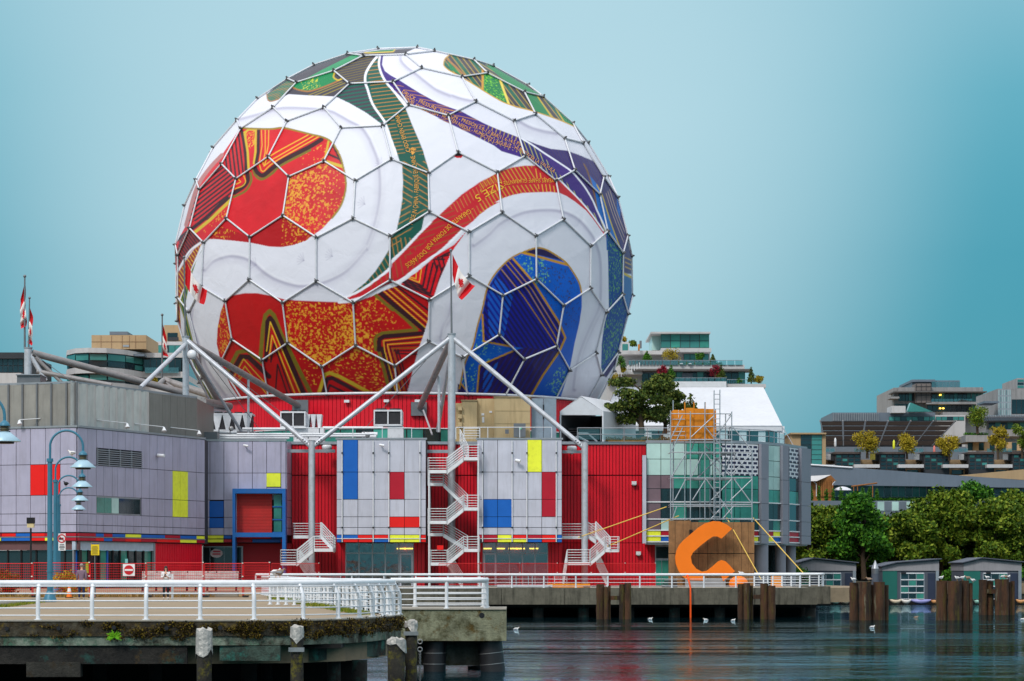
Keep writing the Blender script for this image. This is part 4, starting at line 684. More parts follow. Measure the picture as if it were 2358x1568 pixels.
# horizontal galvanised beams between the masts and the blocks
for a, b, y in ((785, 1225, 682),): pbox('tie_beam', RH, m_trim, XA('f2', a, YH), XA('f2', b, YH), YH-2.4, YH-2.1, ZA('f2', y+14, 251), ZA('f2', y-14, 251))
pbox('tie_beam', RH, m_trim, XA('f3', 1450, YH), XA('f3', 1630, YH), YH-2.4, YH-2.1, ZA('f3', 702, 251), ZA('f3', 676, 251)); pbox('tie_beam', RH, m_trim, XA('f3', 235, YH), XA('f3', 440, YH), YH-2.4, YH-2.1, ZA('f3', 700, 251), ZA('f3', 672, 251))
for cr_, x, y in (('f2', 1137, 650), ('f3', 1540, 660)):
    p = P(cr_, x, y, YH-1.6); t = thing('roof_dome_light', p, 'small white drum light on the galvanised beam of the %s' % ('bay beside the loading wing' if cr_ == 'f2' else 'bay beside the far mast'), 'light'); MB().lathe(p, [(.3, -.25), (.42, -.1), (.45, .1), (.36, .24)], 12).build('drum', m_white, t); MB().lathe(p, [(.1, -.5), (.1, -.25)], 8).build('stem', m_trim, t)
for cr_, x, y, lb in (('f4', 305, 1415, 'small white box light high on the right-hand red wall'), ('l1', 120, 700, 'small white box light low on the red wall near the glass door')):
    p = P(cr_, x, y, YH-.35); t = thing('wall_light', p, lb, 'light'); MB().box(p, (.42, .4, .3)).build('housing', m_white, t); MB().box(p + Vector((0, 0, -.19)), (.3, .3, .06)).build('lens', m_gpale, t)
# loading wing
LWG = thing('loading_wing', (XA('f2', 400, 250), 250, 0), 'grey-lavender loading wing with a blue dock frame and red roller door', 'building')
wf = Wall((XA('f2', 30, 250), 250), (XA('f2', 770, 250), 250)); wsd = Wall((XA('f2', 770, 250), 250), (XA('f2', 815, 253.2), 253.2))
MB().bx(XA('f2', 30, 250), XA('f2', 768, 250), 250.03, 262, 3.85, 12.84).build('wall', m_dark, LWG)
xs_ = [30, 90, 215, 342, 470, 598, 726, 770]
grid(wf, 'f2', xs_, zf, LWG, m_lavL, skip={(1, 2), (1, 3), (5, 1)} | {(i, j) for i in (3, 4, 5, 6) for j in (2, 3, 4)} | {(0, 3)} - {(0, 3)})
sp(wf, 'f2', 82, 214, zf[3], zf[2]-.08, m_blu, LWG); sp(wf, 'f2', 82, 214, zf[4], zf[3]-.05, m_blu, LWG); sp(wf, 'f2', 595, 724, 8.8, zf[1], m_yel, LWG); sp(wf, 'f2', 598, 726, zf[2], 8.75, m_lavL, LWG)
for j in range(5): wsd.box('cladding_panel', LWG, m_lavL, .02, wsd.len, zf[j+1], zf[j], .02, .06, .04)
for a, b, c, z in ((40, 212, 'y', 4.22), (40, 212, 'y', 3.88), (214, 285, 'b', 4.22), (214, 285, 'd', 3.88), (330, 470, 'r', 4.22), (470, 640, 'r', 4.22), (640, 768, 'b', 4.22), (330, 470, 'd', 3.88), (470, 725, 'b', 3.88), (725, 768, 'r', 3.88)): sp(wf, 'f2', a, b, z, z+.29, K[c], LWG, 'stripe_panel', .03, .08, .03)
wf.box('parapet_cap', LWG, m_trim, -.1, wf.len + .05, 12.86, 13.02, -.1, .25)
m_bfr = M('blue_painted_steel', rgb(22, 98, 172), .45, .1, .08, 1, dirtamt=.25)
zt, zb = ZA('f2', 1018, 248.6), ZA('f2', 1452, 248.6)
for nm, a, b, z0, z1 in (('dock_frame', 292, 318, 0, zt), ('dock_frame', 738, 768, 0, zt), ('dock_frame', 318, 738, zt-.42, zt), ('dock_frame', 318, 738, zb, zb+.4)): pbox(nm, LWG, m_bfr, XA('f2', a, 248.6), XA('f2', b, 248.6), 248.4, 250.0, z0, z1)
rdx0, rdx1 = XA('f2', 330, 249.6), XA('f2', 645, 249.6)
m_roll = M('red_roller_door', rgb(200, 44, 40), .5, .05, .08, .8, dirtamt=.2); zz0, zz1 = zb+.42, zt-.44; ns = 26
rb0 = pbox('roller_backing', LWG, m_rback, rdx0, rdx1, 249.62, 249.7, zz0, zz1)
for k in range(ns): pbox('roller_slat', rb0, m_roll, rdx0, rdx1, 249.54, 249.62, zz0 + (zz1-zz0)*k/ns + .012, zz0 + (zz1-zz0)*(k+1)/ns - .012)
pbox('roller_guide', LWG, m_white, rdx0-.14, rdx0, 249.5, 249.7, zz0, zz1)
for k in range(3): pbox('pane', LWG, m_gteal, XA('f2', 662, 249.4), XA('f2', 730, 249.4), 249.4, 249.46, zz0 + (zz1-zz0)*k/3+.06, zz0 + (zz1-zz0)*(k+1)/3-.06); pbox('window_bar', LWG, m_bfr, XA('f2', 650, 249.3), XA('f2', 738, 249.3), 249.3, 249.4, zz0 + (zz1-zz0)*k/3-.05, zz0 + (zz1-zz0)*k/3+.05)
# ground floor under the wing: red wall with a dark shop window and door
MB().bx(XA('f2', 30, 251), XA('f2', 820, 251), 251.2, 252.9, 0, 3.8).build('lower_wall', M('crimson_lower_wall', rgb(166, 10, 28), .6, 0, .08, .5), LWG)
sf0 = pbox('shop_frame', LWG, m_trim, XA('n2', 25, 251), XA('n2', 384, 251), 251.02, 251.2, 0, ZA('n2', 360, 251))
for a, b in ((34, 88), (94, 215), (219, 290), (322, 372)): pbox('pane', sf0, m_glass, XA('n2', a, 251), XA('n2', b, 251), 250.94, 251.02, .1, ZA('n2', 370, 251))
p = P('n2', 148, 424, 250.9); cc = thing('round_shop_sign', p, 'pale oval shop sign with red lettering inside the dark shop window', 'sign'); MB().tube(p, p + Vector((0, -.05, 0)), .1, 20).build('oval', M('sign_offwhite', rgb(196, 180, 180), .5), cc); cc.children[0].scale = (5.6, 1, 3.9)
for q in range(2): pbox('lettering', cc, M('sign_red', rgb(190, 40, 60), .5), p.x-.36+.06*q, p.x+.36, p.y-.075, p.y-.06, p.z-.12+q*.22, p.z+.0+q*.22)
# the two panel blocks
def panel_block(cr_, edges, sideL, label, specials, up, lw, rods, nm='panel_block'):
    Yb = 247.5; t = thing(nm, (XA(cr_, (edges[0]+edges[-1])/2, Yb), Yb, 0), label, 'building'); wb = Wall((XA(cr_, edges[0], Yb), Yb), (XA(cr_, edges[-1], Yb), Yb))
    MB().bx(XA(cr_, edges[0], Yb), XA(cr_, edges[-1], Yb), Yb+.03, YH-.12, 3.86, 12.86).build('wall', m_dark, t)
    done = set()
    for (i, j), c in specials.items(): sp(wb, cr_, edges[i], edges[i+1], zf[j+1], zf[j], K[c], t, 'cladding_panel', .05, .09); done.add((i, j))
    grid(wb, cr_, edges, zf, t, m_lavM, skip=done)
    for z, row in ((4.22, up), (3.88, lw)):
        for a, b, c in row: sp(wb, cr_, a, b, z, z+.30, K[c], t, 'stripe_panel', .03, .08, .03)
    wb.box('band_trim', t, m_white, 0, wb.len, 4.17, 4.225, .02, .16); wb.box('parapet_cap', t, m_trim, -.1, wb.len+.1, 12.87, 13.03, -.15, .3)
    for x in rods:
        s = wb.s_at(cr_, x); rod('facade_rail', t, m_white, wb.pt(s, 3.9, .22), wb.pt(s, 12.8, .22), .05, 6)
        for z in (11.7, 10.03, 5.17): piece('rail_bracket', t, m_blk, wb.pt(s, z, .2), (.12, .3, .12))
    return t, wb
B1, wb1 = panel_block('f2', [1225, 1280, 1415, 1553, 1693, 1832, 1972, 2024], 0, 'pale grey panel block with a tall blue panel beside the dock wing', {(1, 0): 'b', (1, 1): 'b', (4, 1): 'd', (4, 3): 'r', (5, 3): 'r'},
    ((1225, 1280, 'b'), (1283, 1415, 'b'), (1415, 1545, 'r'), (1560, 1688, 'r'), (1700, 1832, 'y'), (1832, 1967, 'y'), (1980, 2024, 'r')), ((1225, 1265, 'b'), (1283, 1415, 'r'), (1420, 1545, 'r'), (1560, 1688, 'b'), (1700, 1832, 'y'), (1832, 1967, 'y'), (1980, 2024, 'r')), (1275, 1553, 1693, 1972))
B2, wb2 = panel_block('f3', [690, 745, 875, 1005, 1140, 1270, 1400, 1450], 1, 'pale grey panel block with a tall lime yellow panel between two stair towers', {(4, 0): 'y', (5, 1): 'd', (5, 2): 'd', (1, 2): 'b', (2, 2): 'b', (1, 3): 'b', (2, 3): 'b'},
    ((690, 745, 'd'), (748, 872, 'd'), (875, 1000, 'y'), (1013, 1133, 'r'), (1145, 1270, 'd'), (1272, 1395, 'r'), (1408, 1450, 'b')), ((748, 872, 'd'), (875, 1000, 'y'), (1013, 1133, 'y'), (1145, 1270, 'b'), (1272, 1395, 'r'), (1408, 1450, 'b')), (740, 1005, 1137, 1400))
for par, cr_, x, y, lb in ((B1, 'f2', 1622, 628, 'tiny white sensor near the top of the pale panel block with blue panel'), (B2, 'f3', 1048, 766, 'white bullet camera on the pale panel block with lime panel'), (LWG, 'f2', 404, 632, 'tiny white sensor near the top of the loading wing wall')):
    p = P(cr_, x, y, 247.1 if par is not LWG else 249.6); t = thing('wall_camera', p, lb, 'camera'); MB().box(p, (.1, .4, .12)).build('bracket', m_grey, t); MB().tube(p + Vector((-.12, -.1, .03)), p + Vector((.3, -.25, -.06)), .14 if par is B2 else .1, 8).build('housing', m_white, t)
# shopfronts under the blocks
m_room = M('interior_wall', rgb(98, 90, 72), .8, 0, .5, .9); m_item = M('interior_clutter', rgb(60, 80, 100), .7, 0, .6, 2.0)
def shopfront(cr_, xs, y0, ytr, door, par, lit):
    Ys = 250.6; z1 = ZA(cr_, y0, Ys); ztr = ZA(cr_, ytr, Ys); xa, xb = XA(cr_, xs[0], Ys), XA(cr_, xs[-1], Ys)
    t = par; MB().bx(xa, xb, 255.5, 255.7, 0, z1).build('room_wall', m_room, t); MB().bx(xa, xb, Ys+.1, 255.5, z1-.02, z1+.1).build('ceiling', m_room, t); MB().bx(xa, xb, Ys+.1, 255.5, .0, .06).build('room_floor', m_deck, t); MB().bx(xa-.4, xa, Ys+.1, 255.5, 0, z1).build('room_wall', m_room, t); MB().bx(xb, xb+.4, Ys+.1, 255.5, 0, z1).build('room_wall', m_room, t)
    for k in range(7): x = xa + (xb-xa)*(k+.5)/7; pbox('display', t, m_item, x-.4, x+.4, 253+.4*(k % 3), 253.6+.4*(k % 3), .06, .9 + .35*((k*5) % 4)/2)
    for x in lit: pbox('ceiling_lamp', t, m_lamp_on, x-.4, x+.4, 252.6, 253.0, z1-.55, z1-.43)
    for a, b in zip(xs[:-1], xs[1:]):
        for za, zb_ in ((.08, ztr-.04), (ztr+.04, z1)): pbox('pane', t, m_shop, XA(cr_, a, Ys)+.05, XA(cr_, b, Ys)-.05, Ys, Ys+.03, za, zb_)
    for x in xs: pbox('mullion', t, m_trim, XA(cr_, x, Ys)-.06, XA(cr_, x, Ys)+.06, Ys-.06, Ys+.09, 0, z1)
    pbox('transom', t, m_trim, xa, xb, Ys-.05, Ys+.08, ztr-.05, ztr+.05)
    da, db = XA(cr_, door[0], Ys), XA(cr_, door[1], Ys)
    for q in ((da, da+.14, 0, ztr), (db-.14, db, 0, ztr), (da+.14, db-.14, ztr-.14, ztr)): pbox('door_frame', t, m_lavM, q[0], q[1], Ys-.14, Ys-.07, q[2], q[3])
shopfront('n2', [1305, 1425, 1545, 1660, 1782, 1915], 330, 422, (1790, 1908), B1, [XA('n2', 1800, 252), XA('n2', 1870, 252)]); shopfront('n3', [742, 862, 980, 1098, 1210, 1325], 330, 422, (748, 862), B2, [XA('n3', q, 252) for q in (780, 900, 1010, 1080, 1200)])
for par, cr_, a, b in ((B1, 'n2', 1235, 1305), (B1, 'n2', 1915, 2016), (B2, 'n3', 690, 742), (B2, 'n3', 1325, 1450)):
    xa, xb = XA(cr_, a, 250.6), XA(cr_, b, 250.6); n = max(2, int((xb-xa)/.28))
    for k in range(n): pbox('cladding_sheet', par, m_rclad, xa+(xb-xa)*k/n+.02, xa+(xb-xa)*(k+1)/n-.02, 250.5, 250.62, 0, 3.84)
# ================================================================ red drum under the dome
DRM = thing('drum_hall', (DC.x, DC.y, 0), 'round crimson ribbed hall under the dome with a band of teal windows', 'building')
RD = 19.3
MB().lathe((DC.x, DC.y, 0), [(RD-.15, 12.9), (RD-.15, zr-.15)], 96).build('wall', m_rback, DRM)
nseg = 300
for k in range(nseg):
    a = 2*math.pi*k/nseg
    if math.sin(a) > .25: continue
    c = Vector((DC.x + (RD-.05)*math.cos(a), DC.y + (RD-.05)*math.sin(a), 0)); w = 2*math.pi*RD/nseg - .045
    piece('cladding_sheet', DRM, m_rclad, (c.x, c.y, (15.05+zr-.15)/2), (w, .12, zr-.15-15.05), a + math.pi/2)
    if k % 4 == 0:
        a2 = 2*math.pi*(k+1.5)/nseg; c = Vector((DC.x + (RD-.02)*math.cos(a2), DC.y + (RD-.02)*math.sin(a2), 0))
        piece('pane', DRM, (m_gteal, m_gteal, m_glass, m_gteal)[(k//4) % 4], (c.x, c.y, 14.0), (4*2*math.pi*RD/nseg - .1, .08, 1.9), a2 + math.pi/2)
MB().path([(DC.x + (RD+.08)*math.cos(a), DC.y + (RD+.08)*math.sin(a), 15.0) for a in np.linspace(0, 2*math.pi, 96, endpoint=False)], .06, 6, closed=True).build('window_head', m_white, DRM)
for x in (700, 800, 890, 960, 1150, 1240):
    p = W(x, 918, DC.y - RD - .4); a = math.asin(max(-1, min(1, (p.x-DC.x)/RD))); q = Vector((DC.x + (RD+.3)*math.sin(a), DC.y - (RD+.3)*math.cos(a), zr-.75)); piece('drum_light', DRM, m_white, q, (.5, .35, .25), a)
# ================================================================ steel masts and struts
m_steel = M('silver_painted_tube', rgb(196, 199, 206), .38, .3, .06, 1.2, dirtamt=.35, dirt=rgb(120, 108, 96)); m_dsteel = M('weathered_grey_tube', rgb(150, 146, 146), .5, .3, .12, .8, dirtamt=.5, dirt=rgb(96, 82, 70))
def foot_drum(x, y): return W(x, y, DC.y - RD + .2)
YC, YM = 249.0, 252.5
def cols(name, label, x, ytop, Yv, r, z0=0.0): t = thing(name, (W(x, 0, Yv).x, Yv, z0), label, 'mast', 'steel masts of the dome frame'); return t
# front columns with the V struts
def strut(par, a, b, r, nm='strut', n=14, ends=True):
    MB().tube(a, b, r, n).build(nm, m_steel, par)
    if ends:
        a, b = Vector(a), Vector(b); d = (b-a).normalized()
        for q in range(3): piece('bolt', par, m_blk, a + d*(.35 + .25*q) + Vector((0, -r, .02)), (.1, .08, .1))
topL, topC = P('bl', 1665, 690, YM), W(1040, 776, YM)
for cr_, x, ytop, nm, lb, dests in (('f2', 1002, 590, 'steel_mast', 'silver column in the red bay beside the dock, carrying two V struts', (topL, topC)), ('f3', 1655, 600, 'steel_mast', 'silver column on the right red wall, carrying one long strut', (topC,))):
    xx = XA(cr_, x, YC); t = thing(nm, (xx, YC, 0), lb, 'mast', 'steel masts of the dome frame'); zt_ = ZA(cr_, ytop, YC)
    MB().tube((xx, YC, 0), (xx, YC, zt_), .29, 20).build('column', m_steel, t); MB().tube((xx, YC, zt_), (xx, YC, zt_+.05), .32, 20).build('column_cap', m_trim, t)
    for d in dests: strut(t, Vector((xx, YC, zt_-.55)) + (Vector(d) - Vector((xx, YC, zt_))).normalized()*.2, d, .215)
# tall masts on the roof with flag poles
def tall_mast(top, zbase, r, label, Yv): 
    t = thing('steel_mast', (top.x, Yv, zbase), label, 'mast', 'steel masts of the dome frame'); MB().tube((top.x, Yv, zbase), (top.x, Yv, top.z+.25), r, 20).build('column', m_steel, t); MB().tube((top.x, Yv, top.z+.2), (top.x, Yv, top.z+.32), r+.05, 20).build('column_cap', m_trim, t); return t
mC = tall_mast(topC, 0.0, .34, 'silver mast rising through the middle stair tower with a flag on top', YM); mL = tall_mast(topL, 12.9, .29, 'silver mast behind the flat grey screen with a ball lamp and flag', YM)
p = P('bl', 1720, 825, YM-.3); MB().ball(p, .45, 16, 10, (1, .8, 1)).build('ball_lamp', m_white, mL)
for par, top, ends in ((mL, topL, ((430+262, 937, .29), (513, 946, .26))), (mC, topC, ((965, 942, .29),))):
    for x, y, r in ends: b = foot_drum(x, y); MB().tube(top + Vector((0, .3, -.1)), b, r, 16).build('brace_tube', m_dsteel, par); MB().box(b, (1.5, 1.0, 1.3)).build('foot_plate', m_grey, par)
strut(mL, topL + Vector((0, 0, -.4)), P('bl', 1260, 1120, 244), .2, ends=False); strut(mL, topL + Vector((0, .2, -.3)), W(555, 992, 262), .14, 'thin_strut', 10, False); strut(mL, P('bl', 1690, 870, YM), P('bl', 1870, 1215, 262), .1, 'thin_strut', 8, False)
strut(mC, topC + Vector((0, .4, -.6)), W(1008, 992, 266), .17, 'thin_strut', 10, False); strut(mC, W(975, 945, 268), W(995, 1000, 264), .09, 'thin_strut', 8, False)
for par, a, b in ((mC, (1032, 772), (842, 985)), (mC, (1050, 785), (1050, 780)), (mL, (455, 800), (595, 985)), (mL, (440, 790), (700, 990))):
    if a != (1050, 785): MB().tube(W(*a, YM), W(*b, YM+8), .03, 5).build('tie_cable', m_grey, par)
MB().tube(W(572, 862, 262), W(572, 1000, 262), .12, 10).build('post', m_steel, mL); MB().tube(W(1011, 865, 262), W(1011, 995, 262), .15, 10).build('post', m_steel, mC)
# left mast behind the gallery wing with its long tubes
topW = P('bl', 252, 790, 262); mW = tall_mast(topW, 12.5, .36, 'silver mast far left behind the mesh screen, two flags above it', 262)
for a, b, r, mt in (((290, 810), (1640, 1165), .33, m_dsteel), ((330, 975), (1000, 1100), .23, m_dsteel), ((255, 800), (410, 1060), .23, m_steel), ((320, 850), (640, 1160), .17, m_dsteel)):
    MB().tube(P('bl', *a, 262), P('bl', *b, 262 if b[0] < 1200 else 268), r, 16).build('long_tube', mt, mW)
for a, b in (((300, 815), (640, 1065)),): MB().tube(P('bl', *a, 261.5), P('bl', *b, 261.5), .03, 5).build('tie_cable', m_grey, mW)
mB = thing('steel_mast', P('bl', 1465, 1060, 300), 'low silver strut joint far behind the screen carrying a small flag', 'mast', 'steel masts of the dome frame')
for a, b, r in (((1465, 1055), (1420, 1100), .3), ((1480, 1060), (2016, 1230), .4), ((1470, 1070), (1580, 1140), .14)): MB().tube(P('bl', *a, 300), P('bl', *b, 296), r, 12).build('long_tube', m_dsteel, mB)
MB().tube(P('bl', 1820, 1240, 262), P('bl', 2060, 1290, 268), .34, 14).build('long_tube', m_dsteel, mB); MB().tube(P('bl', 1815, 1305, 263), P('bl', 2050, 1345, 268), .27, 14).build('long_tube', m_steel, mB)
# ---- flags
m_fr = M('flag_red_cloth', rgb(206, 16, 30), .7, 0, .06); m_fw = M('flag_white_cloth', rgb(236, 228, 224), .7, 0, .04)
LEAF = [(0, 1), (.12, .74), (.3, .82), (.24, .42), (.42, .58), (.48, .44), (.78, .5), (.68, .2), (.82, .1), (.44, -.22), (.5, -.4), (.06, -.34), (.05, -.8), (-.05, -.8), (-.06, -.34), (-.5, -.4), (-.44, -.22), (-.82, .1), (-.68, .2), (-.78, .5), (-.48, .44), (-.42, .58), (-.24, .42), (-.3, .82), (-.12, .74)]
def flag(pole_top, pole_bot, Yv, cols_, label, r=.07):
    # cols_: picture points of hoist edge (top, bottom) and fly edge (top, bottom)
    a, b = W(*pole_top, Yv), W(*pole_bot, Yv); t = thing('flag_and_pole', b, label, 'flag', 'maple leaf flags on the masts'); MB().tube(b, a, r, 8, r*.7).build('pole', m_grey, t); MB().ball(a, r*1.5, 8, 6).build('finial', m_grey, t)
    h0, h1, f0, f1 = [Vector(W(*q, Yv)) for q in cols_]; n, m = 24, 10; ln = max((f0-h0).length, .5)
    def S(u, v):
        p = h0.lerp(f0, u).lerp(h1.lerp(f1, u), v); p.z -= .16*ln*math.sin(math.pi*u)*(1-v*.3); p.y += .28*math.sin(u*9 + v*1.5)*u**.5 + .12*math.sin(u*17); p.x += .06*math.sin(u*12+v*3)*u; return p
    for u0, u1, mt in ((0, .25, m_fr), (.25, .75, m_fw), (.75, 1, m_fr)):
        mm = MB(); k = max(4, int(n*(u1-u0))); vs = [S(u0+(u1-u0)*i/k, j/m) for i in range(k+1) for j in range(m+1)]
        mm.add(vs, [(i*(m+1)+j, (i+1)*(m+1)+j, (i+1)*(m+1)+j+1, i*(m+1)+j+1) for i in range(k) for j in range(m)], True); mm.build('cloth_band', mt, t)
    for sy in (-1, 1):
        mm = MB(); mm.add([S(.5, .5) + Vector((0, .03*sy, 0))] + [S(.5 + .17*x, .5 - .32*y) + Vector((0, .03*sy, 0)) for x, y in LEAF], [(0, i+1, (i+1) % len(LEAF) + 1) for i in range(len(LEAF))], True); mm.build('maple_leaf', m_fr, t)
flag((1038, 576), (1040, 770), YM, ((1042, 585), (1042, 632), (1095, 658), (1062, 692)), 'red and white maple leaf flag in front of the dome centre', .09)
flag((424, 592), (427, 780), YM, ((427, 598), (427, 655), (478, 668), (470, 702)), 'red and white maple leaf flag at the left edge of the dome', .09)
flag((57, 636), (57, 800), 262, ((58, 648), (47, 690), (62, 750), (47, 758)), 'drooping maple leaf flag on the tallest pole at far left', .1)
flag((68, 686), (66, 800), 264, ((68, 706), (76, 728), (64, 788), (73, 797)), 'drooping maple leaf flag on the shorter of the two far left poles', .08)
flag((373.5, 725), (373.5, 870), 298, ((374, 742), (383, 775), (375, 818), (387, 822)), 'drooping maple leaf flag before the pale apartments left of the dome', .1)
# ================================================================ external stairs
def stair(name, label, flights, landings, posts=(), extra=()):
    """flights: ((x0,y0,Y0),(x1,y1,Y1)) walking line in picture points; landings: (x0,x1,y,Y0,Y1)"""
    pass
def rail_line(par, pts, h=1.05, n=4, r=.032, post=True):
    pts = [Vector(p) for p in pts]
    for a, b in zip(pts[:-1], pts[1:]):
        for k in range(n+1):
            z = h*(k+.6)/(n+.6); rod('rail_bar', par, m_white, a + Vector((0, 0, z)), b + Vector((0, 0, z)), r if k == n else r*.8, 6)
    if post:
        for p in pts: rod('rail_post', par, m_white, p + Vector((0, 0, -.25)), p + Vector((0, 0, h)), .045, 6)
def landing(par, x0, x1, y0, y1, z, sides='flr', h=1.05):
    pbox('landing', par, m_white, x0, x1, y0, y1, z-.28, z)
    c = {'f': [(x0, y0, z), (x1, y0, z)], 'l': [(x0, y0, z), (x0, y1, z)], 'r': [(x1, y0, z), (x1, y1, z)], 'b': [(x0, y1, z), (x1, y1, z)]}
    for s in sides: rail_line(par, c[s], h)
def flight(par, a, b, w=1.2, h=1.05, near=True, far=True):
    a, b = Vector(a), Vector(b); n = max(4, int(abs(b.z-a.z)/.19)); d = b-a
    for yo in (0, w):
        o = Vector((0, yo, 0)); mm = MB(); q = [a+o+Vector((0, 0, -.38)), b+o+Vector((0, 0, -.38)), b+o+Vector((0, 0, 0)), a+o+Vector((0, 0, 0))]; mm.prism(q, (0, .06, 0)); mm.build('stringer', m_white, par)
        if (yo == 0 and near) or (yo > 0 and far): rail_line(par, [a+o, b+o], h)
    for k in range(n):
        p = a + d*((k+.5)/n); piece('tread', par, m_trim, (p.x, p.y + w/2, p.z - .05), (abs(d.x)/n*1.15, w - .1, .05))
def X3(x, Y): return XA('f3', x, Y)
YS = 246.2
ST2 = thing('stair_tower', (X3(450, YS), YS, 0), 'white zigzag escape stair in front of the middle mast, up to the roof', 'stairs', 'white steel escape stairs')
z_ = lambda y, Y=YS: ZA('f3', y, Y)
lx0, lx1, rx0, rx1 = X3(250, YS), X3(420, YS), X3(568, YS), X3(712, YS); f0, f1 = YS, YS+1.3; g0, g1 = YS+1.6, YS+2.9
levels = [(z_(1920, YS), z_(1800, YS))]
zL = [z_(500+1620*0+1520, YS)]
Ltop, Rtop = z_(850), z_(735); Lmid, Rmid = z_(1305), z_(1185); Llow, Rlow = ZA('n3', 505, YS), ZA('n3', 382, YS)
for zl, zr2, ll in ((Ltop, Rtop, 250), (Lmid, Rmid, 250), (Llow, Rlow, 270)):
    xl0 = X3(ll, YS); landing(ST2, xl0, lx1, f0, g1, zl, 'fl'); landing(ST2, rx0, rx1, f0, g1, zr2, 'fr'); flight(ST2, (lx1, f0, zl), (rx0, f0, zr2))
for zr2, zl, xa, xb in ((Rtop, Ltop, 0, 0),): pass
bl0, br0 = X3(388, YS+2), X3(545, YS+2)
for za, zb2 in ((ZA('f3', 965, YS+2), Rmid), (ZA('f3', 1415, YS+2), Rlow)):
    landing(ST2, X3(250, YS+2), bl0, g0, g1, za, 'fb'); flight(ST2, (bl0, g0, za), (br0+.6, g0, zb2+.1))
flight(ST2, (X3(560, YS+2), g0, .1), (X3(430, YS+2), g0, Llow)) 
rail_line(ST2, [(rx0, g1, 12.95), (rx1, g1, 12.95)], 1.0); flight(ST2, (rx1-1.0, g0, Rtop), (rx1-1.8, YH-1, 12.95), .9)
for x, y in ((lx0+.1, f0), (lx0+.1, g1), (rx1-.1, f0), (rx1-.1, g1)): rod('tower_post', ST2, m_white, (x, y, 0), (x, y, Ltop if x < 0 - 99 or x < X3(400, YS) else Rtop), .07, 8)
sg = thing('stair_notice', P('n3', 360, 372, YS-.1), 'small red notice plate on the lowest landing of the middle stair', 'sign'); MB().box(P('n3', 360, 372, YS-.08), (.55, .03, .38)).build('plate', m_red, sg)
def short_stair(nm_label, cr_, up, lo, zmid, flip, mast_note):
    t = thing('escape_stair', (XA(cr_, lo[0], YS), YS, 0), nm_label, 'stairs', 'white steel escape stairs'); return t
# stair by the dock (n2 / f2 crops)
S1 = short_stair('white escape stair wrapped round the column beside the blue dock', 'n2', None, (860,), 0, 0, '')
n2x = lambda x, Y=YS: XA('n2', x, Y); n2z = lambda y, Y=YS: ZA('n2', y, Y)
landing(S1, n2x(722), n2x(865), YS, YS+2.6, n2z(502), 'fl'); flight(S1, (n2x(865), YS, n2z(502)), (n2x(1015), YS, n2z(380))); landing(S1, n2x(1015), n2x(1195), YS, YS+2.8, n2z(380), 'fr'); flight(S1, (n2x(1070), YS+1.6, n2z(250)), (n2x(1190), YS+1.6, n2z(380)))
landing(S1, n2x(806), n2x(1075), YS+3.4, YS+5.4, n2z(258), 'fl'); flight(S1, (n2x(880), YS+1.6, n2z(502)), (n2x(1020), YS+1.6, .1)); rail_line(S1, [(n2x(1060), YS+2.4, 0), (n2x(1245), YS+2.4, 0)], 1.05)
S3 = short_stair('white escape stair zigzagging round the right-hand column', 'n3', None, (1600,), 0, 0, '')
n3x = lambda x, Y=YS: XA('n3', x, Y); n3z = lambda y, Y=YS: ZA('n3', y, Y)
landing(S3, n3x(1500), n3x(1705), YS, YS+2.6, n3z(500), 'fl'); flight(S3, (n3x(1705), YS, n3z(500)), (n3x(1835), YS, n3z(384))); landing(S3, n3x(1835), n3x(1962), YS, YS+2.8, n3z(384), 'fr'); flight(S3, (n3x(1760), YS+1.6, n3z(244)), (n3x(1890), YS+1.6, n3z(384))); flight(S3, (n3x(1690), YS+3.0, n3z(244)), (n3x(1765), YS+3.0, n3z(300)))
landing(S3, n3x(1456), n3x(1770), YS+3.4, YS+5.4, n3z(262), 'fl'); flight(S3, (n3x(1500), YS+1.4, n3z(500)), (n3x(1465), YS+1.4, .1)); flight(S3, (n3x(1770), YS+1.4, n3z(500)), (n3x(1870), YS+1.4, .1)); rail_line(S3, [(n3x(1388), YS+2.4, 0), (n3x(1500), YS+2.4, 0)], 1.05)
# ================================================================ foliage
def leaf_mat(name, c1, c2, c3):
    m = bpy.data.materials.new(name); MATS[name] = m; m.use_nodes = True; t = m.node_tree; b = t.nodes['Principled BSDF']; l = t.links.new
    g = t.nodes.new('ShaderNodeNewGeometry'); r = t.nodes.new('ShaderNodeValToRGB'); r.color_ramp.elements[0].color = (*c1, 1); r.color_ramp.elements[1].color = (*c3, 1); e = r.color_ramp.elements.new(.5); e.color = (*c2, 1)
    l(g.outputs['Random Per Island'], r.inputs[0]); l(r.outputs[0], b.inputs['Base Color']); b.inputs['Roughness'].default_value = .7; b.inputs['Specular IOR Level'].default_value = .2; return m
def G(c1, c2, c3): return tuple(rgb(*c) for c in (c1, c2, c3))
L_olive = leaf_mat('leaf_olive', *G((42, 68, 14), (84, 112, 24), (136, 148, 44))); L_green = leaf_mat('leaf_green', *G((24, 62, 14), (54, 108, 24), (98, 148, 40))); L_pine = leaf_mat('needle_dark', *G((38, 58, 20), (70, 90, 34), (116, 122, 50)))
L_yel = leaf_mat('leaf_yellow_green', *G((122, 112, 20), (158, 140, 32), (186, 160, 44))); L_redl = leaf_mat('leaf_red', *G((96, 14, 34), (140, 24, 48), (160, 40, 50))); L_brown = leaf_mat('leaf_brown', *G((84, 62, 24), (110, 84, 34), (92, 96, 30)))
m_bark = M('bark', rgb(74, 60, 46), .9, 0, .3, 4, .6, 12)
